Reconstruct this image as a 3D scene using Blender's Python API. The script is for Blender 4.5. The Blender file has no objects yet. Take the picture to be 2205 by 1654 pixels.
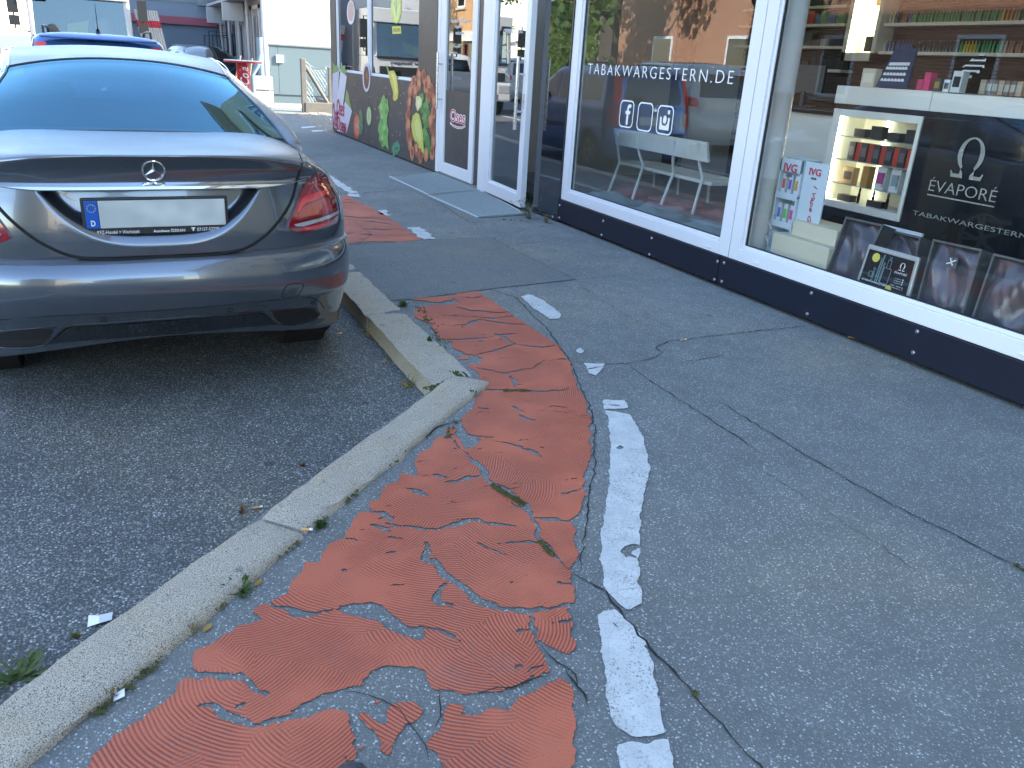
import bpy, bmesh, math, random
import numpy as np
from mathutils import Vector, Matrix
from mathutils.bvhtree import BVHTree
from mathutils.geometry import delaunay_2d_cdt
random.seed(7); np.random.seed(7)
SC = bpy.context.scene
COL = SC.collection
# ------------------------------------------------------------------ camera
PW, PH, FPX, CAM_H = 2205, 1654, 1731.78, 1.38
_c = np.array([PW/2, PH/2])
_d = np.array([837-_c[0], 5177-_c[1], FPX]); _d /= np.linalg.norm(_d)
_y = np.array([225-_c[0], 84-_c[1], FPX]); _y /= np.linalg.norm(_y)
_z = -_d; _y = _y-(_y@_z)*_z; _y /= np.linalg.norm(_y); _x = np.cross(_y, _z)
RW = np.stack([_x, _y, _z])              # world = RW @ (right, down, forward)
cam = bpy.data.objects.new('camera', bpy.data.cameras.new('camera')); COL.objects.link(cam)
cam.data.sensor_width = 36; cam.data.lens = FPX/PW*36; cam.data.clip_end = 2000; cam.data.clip_start = .02
M = Matrix(((RW[0][0], -RW[0][1], -RW[0][2], 0), (RW[1][0], -RW[1][1], -RW[1][2], 0),
            (RW[2][0], -RW[2][1], -RW[2][2], CAM_H), (0, 0, 0, 1)))
cam.matrix_world = M
SC.camera = cam
# ------------------------------------------------------------------ light
SUN = Vector((.80, -.30, .52)).normalized()          # towards the sun
w = bpy.data.worlds.new('World'); SC.world = w; w.use_nodes = True
nt = w.node_tree; nt.nodes.clear()
sky = nt.nodes.new('ShaderNodeTexSky'); sky.sky_type = 'NISHITA'; sky.sun_disc = False
sky.sun_elevation = math.asin(SUN.z); sky.sun_rotation = math.atan2(SUN.x, SUN.y)
sky.air_density = 1.1; sky.dust_density = .3; sky.ozone_density = .45
bg = nt.nodes.new('ShaderNodeBackground'); bg.inputs[1].default_value = .15
out = nt.nodes.new('ShaderNodeOutputWorld')
nt.links.new(sky.outputs[0], bg.inputs[0]); nt.links.new(bg.outputs[0], out.inputs[0])
sl = bpy.data.lights.new('sun', 'SUN'); sl.energy = 2.9; sl.angle = math.radians(.53); sl.color = (1, .93, .82)
so = bpy.data.objects.new('sun', sl); COL.objects.link(so)
so.rotation_euler = (-SUN).to_track_quat('-Z', 'Y').to_euler(); so.location = (20, -10, 30)
SC.view_settings.view_transform = 'Standard'; SC.view_settings.look = 'None'
SC.view_settings.exposure = 2.62; SC.view_settings.gamma = 1; SC.view_settings.use_curve_mapping = False
SC.cycles.max_bounces = 10; SC.cycles.transparent_max_bounces = 16; SC.cycles.glossy_bounces = 5
SC.cycles.diffuse_bounces = 3; SC.cycles.caustics_reflective = False; SC.cycles.caustics_refractive = False
SC.cycles.sample_clamp_indirect = 6; SC.cycles.use_denoising = True
# ------------------------------------------------------------------ rays of the photograph -> points of the place
def ray(px, py):
    return RW @ np.array([px-_c[0], py-_c[1], FPX])
def PZ(px, py, z=0.):
    r = ray(px, py); q = r*((z-CAM_H)/r[2]); return Vector((q[0], q[1], z))
FX = 3.73                                  # the shop front stands in the plane x = FX
def PX(px, py, X=FX):
    r = ray(px, py); q = r*(X/r[0]); return Vector((X, q[1], q[2]+CAM_H))
def PY(px, py, Y):
    r = ray(px, py); q = r*(Y/r[1]); return Vector((q[0], Y, q[2]+CAM_H))
ROAD = -.11
# ------------------------------------------------------------------ object helpers
def obj(name, me, parent=None, world=True, **kw):
    o = bpy.data.objects.new(name, me); COL.objects.link(o)
    if parent is not None:
        o.parent = parent
        if world and parent.type == 'EMPTY': o.location = -Vector(parent.location)
    for k, v in kw.items(): o[k] = v
    return o
def thing(name, label, cat, loc=(0, 0, 0), rz=0, group=None):
    o = bpy.data.objects.new(name, None); COL.objects.link(o)
    o.location = loc; o.rotation_euler = (0, 0, rz); o.empty_display_size = .2
    o['label'] = label; o['category'] = cat
    if group: o['group'] = group
    return o
def tag(o, label, cat, group=None):
    o['label'] = label; o['category'] = cat
    if group: o['group'] = group
    return o
def dup(root, loc, rz=None, label=None, group=None):
    r = root.copy(); COL.objects.link(r); r.location = loc
    if rz is not None: r.rotation_euler = (0, 0, rz)
    if label: r['label'] = label
    if group: r['group'] = group
    for ch in list(root.children):
        c = ch.copy(); COL.objects.link(c); c.parent = r
        for g in list(ch.children):
            d = g.copy(); COL.objects.link(d); d.parent = c
    return r
class MB:
    def __init__(s): s.v = []; s.f = []; s.m = []; s.mi = 0
    def add(s, vs, fs):
        b = len(s.v); s.v += [tuple(p) for p in vs]
        for f in fs: s.f.append(tuple(i+b for i in f)); s.m.append(s.mi)
        return s
    def box(s, a, b):
        x0, x1 = sorted((a[0], b[0])); y0, y1 = sorted((a[1], b[1])); z0, z1 = sorted((a[2], b[2]))
        return s.add([(x0,y0,z0),(x1,y0,z0),(x1,y1,z0),(x0,y1,z0),(x0,y0,z1),(x1,y0,z1),(x1,y1,z1),(x0,y1,z1)],
              [(0,3,2,1),(4,5,6,7),(0,1,5,4),(1,2,6,5),(2,3,7,6),(3,0,4,7)])
    def obox(s, c, ax, ay, az):          # centre and three half axes
        c, ax, ay, az = map(Vector, (c, ax, ay, az))
        vs = [c+i*ax+j*ay+k*az for k in (-1, 1) for j in (-1, 1) for i in (-1, 1)]
        return s.add(vs, [(0,2,3,1),(4,5,7,6),(0,1,5,4),(1,3,7,5),(3,2,6,7),(2,0,4,6)])
    def tube(s, pts, r, n=8, closed=False):
        pts = [Vector(p) for p in pts]; rs = r if isinstance(r, (list, tuple)) else [r]*len(pts)
        rings = []; N = len(pts); prev = None
        for i, p in enumerate(pts):
            a = pts[(i-1) % N] if (closed or i > 0) else p
            b = pts[(i+1) % N] if (closed or i < N-1) else p
            t = (b-a); t = t.normalized() if t.length > 1e-9 else Vector((0, 0, 1))
            u = prev if prev is not None else (Vector((0, 0, 1)) if abs(t.z) < .9 else Vector((1, 0, 0)))
            u = (u-t*u.dot(t)); u = u.normalized() if u.length > 1e-6 else t.orthogonal().normalized()
            prev = u; v = t.cross(u)
            rings.append([p+(u*math.cos(q)+v*math.sin(q))*rs[i] for q in [2*math.pi*k/n for k in range(n)]])
        vs = [q for rg in rings for q in rg]; fs = []
        for i in range(N if closed else N-1):
            j = (i+1) % N
            for k in range(n): fs.append((i*n+k, i*n+(k+1) % n, j*n+(k+1) % n, j*n+k))
        if not closed: fs += [tuple(range(n-1, -1, -1)), tuple((N-1)*n+k for k in range(n))]
        return s.add(vs, fs)
    def cyl(s, a, b, r0, r1=None, n=12): return s.tube([a, b], [r0, r0 if r1 is None else r1], n)
    def lathe(s, prof, c=(0, 0, 0), n=20, axis='z'):
        vs = []; fs = []
        for r, h in prof:
            for k in range(n):
                q = 2*math.pi*k/n; p = (r*math.cos(q), r*math.sin(q), h)
                if axis == 'x': p = (p[2], p[0], p[1])
                if axis == 'y': p = (p[0], p[2], p[1])
                vs.append((p[0]+c[0], p[1]+c[1], p[2]+c[2]))
        for i in range(len(prof)-1):
            for k in range(n): fs.append((i*n+k, i*n+(k+1) % n, (i+1)*n+(k+1) % n, (i+1)*n+k))
        fs += [tuple(range(n-1, -1, -1)), tuple((len(prof)-1)*n+k for k in range(n))]
        return s.add(vs, fs)
    def prism(s, pts, d):                # planar outline of 3-D points thickened by the vector d
        pts = [Vector(p) for p in pts]; d = Vector(d); n = len(pts)
        s.add(pts+[p+d for p in pts], [tuple(range(n)), tuple(range(2*n-1, n-1, -1))]+[(i, (i+1) % n, (i+1) % n+n, i+n) for i in range(n)])
        return s
    def build(s, name, mats, parent=None, smooth=False, bevel=0, world=True, seg=2, **kw):
        me = bpy.data.meshes.new(name); me.from_pydata(s.v, [], s.f)
        for m in (mats if isinstance(mats, (list, tuple)) else [mats]): me.materials.append(m)
        if any(s.m): me.polygons.foreach_set('material_index', s.m)
        bm = bmesh.new(); bm.from_mesh(me); bmesh.ops.recalc_face_normals(bm, faces=bm.faces); bm.to_mesh(me); bm.free()
        o = obj(name, me, parent, world, **kw)
        if smooth:
            me.polygons.foreach_set('use_smooth', [True]*len(me.polygons))
            me.set_sharp_from_angle(angle=math.radians(40))
        if bevel:
            b = o.modifiers.new('b', 'BEVEL'); b.width = bevel; b.segments = seg; b.limit_method = 'ANGLE'
        me.update(); return o
def interp(xs, ys, x): return float(np.interp(x, xs, ys))
def sst(x, a, b):
    t = min(1, max(0, (x-a)/(b-a))); return t*t*(3-2*t)
# ------------------------------------------------------------------ materials
class N:
    def __init__(s, name):
        s.m = bpy.data.materials.new(name); s.m.use_nodes = True; s.t = s.m.node_tree; s.t.nodes.clear()
        s.o = s.n('OutputMaterial'); s.b = s.n('BsdfPrincipled'); s.l(s.b.outputs[0], s.o.inputs[0])
    def n(s, kind, **kw):
        x = s.t.nodes.new('ShaderNode'+kind)
        for k, v in kw.items(): setattr(x, k, v)
        return x
    def l(s, a, b): s.t.links.new(a, b)
    def pos(s): return s.n('NewGeometry').outputs['Position']
    def obj(s): return s.n('TexCoord').outputs['Object']
    def noise(s, scale, vec=None, detail=3, rough=.55):
        x = s.n('TexNoise'); x.inputs['Scale'].default_value = scale; x.inputs['Detail'].default_value = detail
        x.inputs['Roughness'].default_value = rough
        if vec is not None: s.l(vec, x.inputs['Vector'])
        return x.outputs[0]
    def voro(s, scale, vec=None, feature='F1'):
        x = s.n('TexVoronoi', feature=feature); x.inputs['Scale'].default_value = scale
        if vec is not None: s.l(vec, x.inputs['Vector'])
        return x
    def ramp(s, fac, stops):
        x = s.n('ValToRGB'); e = x.color_ramp.elements
        while len(e) < len(stops): e.new(.5)
        for el, (p, c) in zip(e, stops):
            el.position = p; el.color = (c[0], c[1], c[2], 1) if not isinstance(c, (int, float)) else (c, c, c, 1)
        s.l(fac, x.inputs[0]); return x.outputs[0]
    def mix(s, a, b, fac, kind='MIX'):
        x = s.n('Mix', data_type='RGBA', blend_type=kind)
        for v, i in ((a, 6), (b, 7)):
            if isinstance(v, (tuple, list)): x.inputs[i].default_value = (v[0], v[1], v[2], 1)
            else: s.l(v, x.inputs[i])
        if isinstance(fac, (int, float)): x.inputs[0].default_value = fac
        else: s.l(fac, x.inputs[0])
        return x.outputs[2]
    def math(s, op, a, b=0., c=None):
        x = s.n('Math', operation=op)
        for v, i in ((a, 0), (b, 1), (c, 2)):
            if v is None: continue
            if isinstance(v, (int, float)): x.inputs[i].default_value = v
            else: s.l(v, x.inputs[i])
        return x.outputs[0]
    def bump(s, h, strength=.3, dist=.01, normal=None):
        x = s.n('Bump'); x.inputs['Strength'].default_value = strength; x.inputs['Distance'].default_value = dist
        s.l(h, x.inputs['Height'])
        if normal is not None: s.l(normal, x.inputs['Normal'])
        s.l(x.outputs[0], s.b.inputs['Normal']); return x.outputs[0]
    def set(s, **kw):
        nm = dict(col='Base Color', rough='Roughness', metal='Metallic', coat='Coat Weight', crough='Coat Roughness', spec='Specular IOR Level', ior='IOR', ec='Emission Color', es='Emission Strength')
        for k, v in kw.items():
            i = s.b.inputs[nm[k]]
            if isinstance(v, (int, float)): i.default_value = v
            elif isinstance(v, (tuple, list)): i.default_value = (v[0], v[1], v[2], 1)
            else: s.l(v, i)
        return s
MATS = {}
def pm(name, col, rough=.5, metal=0, coat=0, var=.12, scale=12, bump=0, bscale=150, spec=.5, crough=.05):
    if name in MATS: return MATS[name]
    k = N(name); P = k.obj()
    c = k.mix([x*(1-var) for x in col], [min(1, x*(1+var)) for x in col], k.noise(scale, P))
    r = k.math('MULTIPLY_ADD', k.noise(scale*2.3, P), .16, rough-.08)
    k.set(col=c, rough=r, metal=metal, coat=coat, spec=spec, crough=crough)
    if bump: k.bump(k.noise(bscale, P), bump, .004)
    MATS[name] = k.m; return k.m
def emit(name, col, strength):
    k = N(name); k.set(col=(0, 0, 0), ec=col, es=strength); MATS[name] = k.m; return k.m
def glassmat(name, tint=(.93, .96, .95), f0=.06, gain=.94, dirt=0., refl=(.95, .97, 1)):
    k = N(name); t = k.t; t.nodes.remove(k.b)
    tr = k.n('BsdfTransparent'); tr.inputs[0].default_value = (*tint, 1)
    gl = k.n('BsdfAnisotropic') if False else k.n('BsdfGlossy'); gl.inputs['Roughness'].default_value = .0
    gl.inputs[0].default_value = (*refl, 1)
    fa = k.n('LayerWeight').outputs['Facing']
    f = k.math('MULTIPLY_ADD', k.math('POWER', fa, 5.), gain, f0)
    mx = k.n('MixShader'); k.l(f, mx.inputs[0]); k.l(tr.outputs[0], mx.inputs[1]); k.l(gl.outputs[0], mx.inputs[2])
    o = mx.outputs[0]
    if dirt:
        df = k.n('BsdfDiffuse'); df.inputs[0].default_value = (.5, .5, .48, 1)
        m2 = k.n('MixShader'); k.l(k.math('MULTIPLY', k.noise(6, k.pos(), 5), dirt), m2.inputs[0]); k.l(o, m2.inputs[1]); k.l(df.outputs[0], m2.inputs[2]); o = m2.outputs[0]
    k.l(o, k.o.inputs[0]); return k.m
def asphalt(name, dark, light, scale, amount, blot, bump=.5):
    k = N(name); P = k.pos()
    v = k.voro(scale, P); v.inputs['Randomness'].default_value = 1
    sep = k.n('SeparateColor'); k.l(v.outputs['Color'], sep.inputs[0])
    stone = k.ramp(sep.outputs[0], [(0, [x*.55 for x in light]), (.55, [x*.75 for x in light]), (.8, light), (1, [min(1, x*1.9) for x in light])])
    inside = k.ramp(v.outputs['Distance'], [(0, 1.), (.36, 1.), (.62, 0.)])
    big = k.noise(1.1, P, 4); mid = k.noise(7, P, 4)
    am = k.math('MULTIPLY', inside, k.ramp(sep.outputs[1], [(0, 0.), (1-amount, 0.), (1-amount+.05, 1.), (1, 1.)]))
    c = k.mix(dark, stone, am)
    fine = k.noise(scale*4, P, 2)
    c = k.mix(c, k.ramp(fine, [(.3, .55), (.7, 1.5)]), .65, 'MULTIPLY')
    c = k.mix(c, k.ramp(big, [(.3, 1-blot), (.7, 1+blot)]), 1, 'MULTIPLY')
    c = k.mix(c, k.ramp(mid, [(.3, 1-blot*.7), (.7, 1+blot*.7)]), 1, 'MULTIPLY')
    c = k.mix(c, (1.10, 1.0, .86), k.ramp(k.noise(.55, P, 3), [(.48, 0.), (.68, .9)]), 'MULTIPLY')  # warm reflected light painted into the colour as broad noise patches
    gum = k.voro(2.6, P); g = k.ramp(gum.outputs['Distance'], [(0, .55), (.045, .6), (.06, 1.)])
    c = k.mix(c, g, 1, 'MULTIPLY')
    k.set(col=c, rough=.82, spec=.35)
    k.bump(k.math('ADD', k.math('MULTIPLY', v.outputs['Distance'], -1), k.math('MULTIPLY', fine, .5)), bump, .006)
    return k.m
M_ROAD = asphalt('road_asphalt', (.097, .104, .105), (.30, .318, .32), 135, .72, .16, .7)
M_PAVE = asphalt('pavement_asphalt', (.158, .170, .169), (.33, .345, .342), 185, .55, .13, .4)
M_PATCH = asphalt('smooth_asphalt', (.145, .156, .156), (.26, .275, .272), 240, .5, .08, .3)
def m_red():
    k = N('red_lane_coating'); P = k.pos()
    wob = k.n('VectorMath', operation='ADD'); nz = k.n('TexNoise'); nz.inputs['Scale'].default_value = 5; k.l(P, nz.inputs['Vector'])
    sc = k.n('VectorMath', operation='SCALE'); k.l(nz.outputs[1], sc.inputs[0]); sc.inputs['Scale'].default_value = .03
    k.l(P, wob.inputs[0]); k.l(sc.outputs[0], wob.inputs[1])
    def strokes(scale, off, freq, seed):
        mp = k.n('Mapping'); mp.inputs['Location'].default_value = seed; k.l(wob.outputs[0], mp.inputs[0])
        v = k.voro(scale, mp.outputs[0])
        pc = v.outputs['Position']
        o = k.n('VectorMath', operation='ADD'); k.l(pc, o.inputs[0]); o.inputs[1].default_value = off
        fl = k.n('VectorMath', operation='MULTIPLY'); fl.inputs[1].default_value = (1, 1, 0)
        df = k.n('VectorMath', operation='SUBTRACT'); k.l(mp.outputs[0], df.inputs[0]); k.l(o.outputs[0], df.inputs[1]); k.l(df.outputs[0], fl.inputs[0])
        ln = k.n('VectorMath', operation='LENGTH'); k.l(fl.outputs[0], ln.inputs[0])
        return k.math('SINE', k.math('MULTIPLY', ln.outputs['Value'], freq)), v
    a, va = strokes(2.1, (-.22, .42, 0), 660., (3.1, 1.7, .2))
    b, vb = strokes(3.0, (.30, .22, 0), 610., (7.3, .4, .9))
    sel = k.ramp(k.noise(2.4, P, 2), [(.47, 0.), (.5, 1.)])
    h = k.mix(a, b, sel)
    fade = k.ramp(k.noise(3.3, P, 3), [(.36, .10), (.54, 1.)])
    h01 = k.math('MULTIPLY_ADD', h, .5, .5)
    groove = k.math('MULTIPLY', k.math('POWER', k.math('SUBTRACT', 1., h01), 1.5), fade)
    c = k.mix((.50, .118, .060), (.60, .165, .090), k.noise(4, P, 4))
    c = k.mix(c, k.ramp(k.noise(260, P, 2), [(.30, .45), (.42, 1.)]), .7, 'MULTIPLY')
    c = k.mix(c, (.12, .022, .02), k.math('MULTIPLY', groove, .62))
    gr = k.math('MULTIPLY', k.ramp(k.noise(170, P, 3, .7), [(.56, 0.), (.64, 1.)]), k.ramp(k.noise(2.7, P, 4), [(.42, .08), (.66, .9)]))
    c = k.mix(c, (.17, .15, .145), gr)
    st = k.ramp(k.noise(2.2, P, 5), [(.62, 0.), (.78, 1.)])
    c = k.mix(c, (.25, .15, .14), k.math('MULTIPLY', st, .5))
    k.set(col=c, rough=.62, spec=.4)
    k.bump(k.math('MULTIPLY_ADD', groove, -1., k.math('MULTIPLY', k.noise(240, P, 2), .4)), .5, .003)
    return k.m
M_RED = m_red()
def m_white_paint():
    k = N('white_road_paint'); P = k.pos()
    c = k.mix((.50, .52, .52), (.70, .71, .70), k.noise(6, P, 5))
    c = k.mix(c, k.ramp(k.noise(300, P, 2), [(.27, .4), (.36, 1.)]), .6, 'MULTIPLY')
    we = k.math('MULTIPLY', k.ramp(k.noise(150, P, 3, .7), [(.55, 0.), (.62, 1.)]), k.ramp(k.noise(4.5, P, 4), [(.40, .10), (.62, .95)]))
    c = k.mix(c, (.20, .205, .205), we)
    c = k.mix(c, k.ramp(k.noise(14, P, 4), [(.35, .84), (.62, 1.)]), 1, 'MULTIPLY')
    cr = k.voro(17, P, 'DISTANCE_TO_EDGE'); ed = k.ramp(cr.outputs['Distance'], [(0, .25), (.012, 1.)])
    c = k.mix(c, ed, k.math('MULTIPLY', k.ramp(k.noise(3, P, 2), [(.45, 0.), (.6, 1.)]), .7), 'MULTIPLY')
    k.set(col=c, rough=.7, spec=.35); k.bump(k.noise(220, P, 3), .35, .003); return k.m
M_WPAINT = m_white_paint()
def m_granite():
    k = N('granite_kerb'); P = k.pos()
    c = k.mix((.45, .40, .325), (.58, .515, .42), k.noise(9, P, 4))
    c = k.mix(c, (.52, .42, .27), k.math('MULTIPLY', k.ramp(k.noise(3.5, P, 3), [(.5, 0.), (.72, 1.)]), .5))
    c = k.mix(c, k.ramp(k.noise(330, P, 2, .7), [(.38, .20), (.48, .95), (.60, 1.05), (.70, 1.45)]), 1, 'MULTIPLY')
    v = k.voro(5.5, P); c = k.mix(c, k.ramp(v.outputs['Distance'], [(.03, .45), (.10, 1.)]), .8, 'MULTIPLY')
    k.set(col=c, rough=.85, spec=.3); k.bump(k.noise(170, P, 4, .7), .8, .006); return k.m
M_GRAN = m_granite()
M_CRACK = pm('crack_dirt', (.022, .022, .022), .95, var=.4, scale=60, bump=.6)
M_PVC = pm('white_pvc', (.74, .75, .77), .32, var=.03, scale=3)
M_NAVY = pm('navy_panel', (.009, .012, .024), .42, var=.2, scale=4, spec=.35)
M_BLACKGLOSS = pm('black_gloss_panel', (.010, .012, .018), .04, var=.1, coat=1, crough=.01)
M_ANTH = pm('anthracite_panel', (.058, .051, .049), .38, var=.06, scale=3)
M_STEEL = pm('brushed_steel', (.62, .63, .65), .28, metal=1, var=.05)
M_GALV = pm('galvanised_steel', (.27, .31, .31), .55, metal=.6, var=.18, scale=18)
M_CHROME = pm('chrome', (.86, .87, .88), .06, metal=1, var=.02)
M_RUBBER = pm('black_rubber', (.018, .018, .019), .7, var=.2)
M_BLACKPL = pm('black_plastic', (.02, .021, .023), .45, var=.15, scale=40)
M_GLOSSBLK = pm('gloss_black_trim', (.010, .011, .013), .12, var=.1, coat=.8)
M_WHITE = pm('white_card', (.78, .79, .80), .55, var=.03)
M_SHOPGLASS = glassmat('shop_glass', (.965, .98, .975), .05, .95, .003)
M_MIRGLASS = glassmat('foiled_glass', (.35, .37, .37), .22, .78, .015)
M_CARGLASS = glassmat('car_glass', (.24, .29, .32), .20, .8, 0, (.42, .80, 1))  # sky blue put into the reflection colour to deepen the mirrored sky
M_SHOPGLASS2 = glassmat('shop_glass_dim', (.95, .97, .965), .095, .9, .003)
M_TRUCKGLASS = glassmat('truck_glass', (.5, .54, .54), .10, .8, 0, (.8, .95, 1))
M_CLEARGLASS = glassmat('clear_glass', (.95, .97, .96), .04, .7)
M_PRINT = {}
def prn(name, col, rough=.4, var=.2, scale=40): return pm('print_'+name, col, rough, var=var, scale=scale)
def leafmat(name, a, b):
    k = N(name); g = k.n('ObjectInfo'); P = k.pos()
    c = k.mix(a, b, k.ramp(k.noise(9, P, 3), [(.35, 0.), (.65, 1.)])); k.set(col=c, rough=.55, spec=.3)
    k.b.inputs['Subsurface Weight'].default_value = 0
    tr = k.n('BsdfTranslucent'); k.l(c, tr.inputs[0]); mx = k.n('MixShader'); mx.inputs[0].default_value = .35
    k.l(k.b.outputs[0], mx.inputs[1]); k.l(tr.outputs[0], mx.inputs[2]); k.l(mx.outputs[0], k.o.inputs[0]); return k.m
M_LEAF = leafmat('leaf_green', (.05, .11, .02), (.11, .19, .03))
M_LEAFY = leafmat('leaf_yellow_green', (.16, .20, .03), (.28, .27, .04))
M_WEED = leafmat('weed_green', (.05, .10, .025), (.13, .17, .05))
M_DRY = leafmat('dry_stem', (.20, .16, .09), (.30, .24, .13))
M_MOSS = leafmat('moss_green', (.08, .10, .03), (.15, .15, .06))
# ------------------------------------------------------------------ text
def text_mesh(txt, bold=0., shear=0., depth=0., space=1.):
    cu = bpy.data.curves.new('t', 'FONT'); cu.body = txt; cu.size = 1; cu.offset = bold; cu.shear = shear; cu.extrude = depth
    cu.resolution_u = 3; cu.space_character = space
    o = bpy.data.objects.new('t', cu); COL.objects.link(o)
    dg = bpy.context.evaluated_depsgraph_get()
    me = bpy.data.meshes.new_from_object(o.evaluated_get(dg)); bpy.data.objects.remove(o); bpy.data.curves.remove(cu)
    return me
def text(name, txt, origin, right, up, width, height, mat, parent, bold=0., shear=0., depth=.002, center=False, world=True, space=1.):
    me = text_mesh(txt, bold, shear, .5, space)
    v = np.zeros(len(me.vertices)*3); me.vertices.foreach_get('co', v); v = v.reshape(-1, 3)
    lo, hi = v.min(0), v.max(0); u = (v-lo)/np.maximum(hi-lo, 1e-9)
    if width is None: width = height*(hi-lo)[0]/(hi-lo)[1]
    right = np.array(right, float); right /= np.linalg.norm(right); up = np.array(up, float); up /= np.linalg.norm(up)
    nrm = np.cross(right, up); o = np.array(origin, float)
    if center: o = o-right*width/2-up*height/2
    p = o+u[:, :1]*right*width+u[:, 1:2]*up*height+u[:, 2:]*nrm*depth
    me.vertices.foreach_set('co', p.ravel()); me.materials.clear(); me.materials.append(mat); me.update(); me.name = name
    return obj(name, me, parent, world)
# ------------------------------------------------------------------ ground
def sheet(name, pts, z, m, parent=None, skirt=0):
    mb = MB()
    if skirt: mb.prism([(p[0], p[1], z-skirt) for p in pts], (0, 0, skirt))
    else: mb.add([(p[0], p[1], z) for p in pts], [tuple(range(len(pts)))])
    return mb.build(name, m, parent, kind='structure')
sheet('road', [(-600, -600), (600, -600), (600, 900), (-600, 900)], ROAD, M_ROAD)
KA, KB = PZ(910, 838), PZ(978, 806)
ddir = (PZ(552, 1108)-PZ(0, 1506)); ddir.z = 0; ddir.normalize()       # along the slanting kerb
dn = Vector((ddir.y, -ddir.x, 0))                                      # towards the pavement
kc = PZ(960, 826)
low = kc-ddir*4.2
sheet('pavement', [(low.x, low.y), (low.x-2.2, low.y-6), (low.x-2.2, -14), (14, -14), (14, 24.6), (12, 44), (-4, 44), (-4, 25.5), (1.30, 25.5), (1.30, 3.36), (kc.x+.02, kc.y+.05)], 0., M_PAVE, skirt=.3)
# smoother resurfaced square between the two red fields
sq = [PZ(*p) for p in [(742, 562), (746, 527), (905, 518), (1060, 512), (1085, 527), (1150, 560), (1238, 603), (1060, 622), (887, 645), (838, 648)]]
MB().add([(p.x, p.y, .0035) for p in sq], [tuple(range(len(sq)))]).build('resurfaced_patch', M_PATCH, None, kind='structure')
# ---- painted surfaces: contour of a noisy distance field on a grid of the ground
def vnoise(x, y, s, seed):
    rs = np.random.RandomState(seed); T = rs.rand(64, 64)
    x = x*s; y = y*s; i = np.floor(x).astype(int); j = np.floor(y).astype(int); u = x-i; v = y-j
    u = u*u*(3-2*u); v = v*v*(3-2*v); g = lambda a, b: T[a % 64, b % 64]
    return (g(i, j)*(1-u)+g(i+1, j)*u)*(1-v)+(g(i, j+1)*(1-u)+g(i+1, j+1)*u)*v-.5
def segdist(X, Y, pts, closed):
    d = np.full(X.shape, 1e9); tt = np.zeros(X.shape); n = len(pts)
    for i in range(n if closed else n-1):
        ax, ay = pts[i][:2]; bx, by = pts[(i+1) % n][:2]; dx, dy = bx-ax, by-ay; L = dx*dx+dy*dy+1e-12
        t = np.clip(((X-ax)*dx+(Y-ay)*dy)/L, 0, 1); q = np.hypot(X-ax-t*dx, Y-ay-t*dy)
        m = q < d; d = np.where(m, q, d); tt = np.where(m, (i+t)/max(1, n-1), tt)
    return d, tt
def inside(X, Y, pts):
    c = np.zeros(X.shape, bool); n = len(pts)
    for i in range(n):
        ax, ay = pts[i][:2]; bx, by = pts[(i+1) % n][:2]
        if ay == by: continue
        m = ((ay > Y) != (by > Y)) & (X < (bx-ax)*(Y-ay)/(by-ay)+ax); c ^= m
    return c
def field(polys, holes, cracks, x0, x1, y0, y1, h, jag=.012, seed=1):
    xs = np.arange(x0, x1+h, h); ys = np.arange(y0, y1+h, h); X, Y = np.meshgrid(xs, ys)
    wx = X+vnoise(X, Y, 22, seed)*jag*1.6+vnoise(X, Y, 70, seed+1)*jag; wy = Y+vnoise(X, Y, 22, seed+2)*jag*1.6+vnoise(X, Y, 70, seed+3)*jag
    S = np.full(X.shape, -1e3)
    for P in polys:
        d, _ = segdist(wx, wy, P, True); S = np.maximum(S, np.where(inside(wx, wy, P), d, -d))
    for P in holes:
        d, _ = segdist(wx, wy, P, True); S = np.minimum(S, np.where(inside(wx, wy, P), -d, d))
    for P, wd in cracks:
        lo = np.min([p[:2] for p in P], 0)-.08; hi = np.max([p[:2] for p in P], 0)+.08
        m = (X > lo[0]) & (X < hi[0]) & (Y > lo[1]) & (Y < hi[1])
        if not m.any(): continue
        d, t = segdist(wx[m], wy[m], P, False); taper = .35+.65*np.sin(np.pi*np.clip(t, .04, .96))
        ww = wd*taper*(1+1.3*vnoise(X[m], Y[m], 14, seed+5)); S[m] = np.minimum(S[m], d-ww)
    return xs, ys, S
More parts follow.
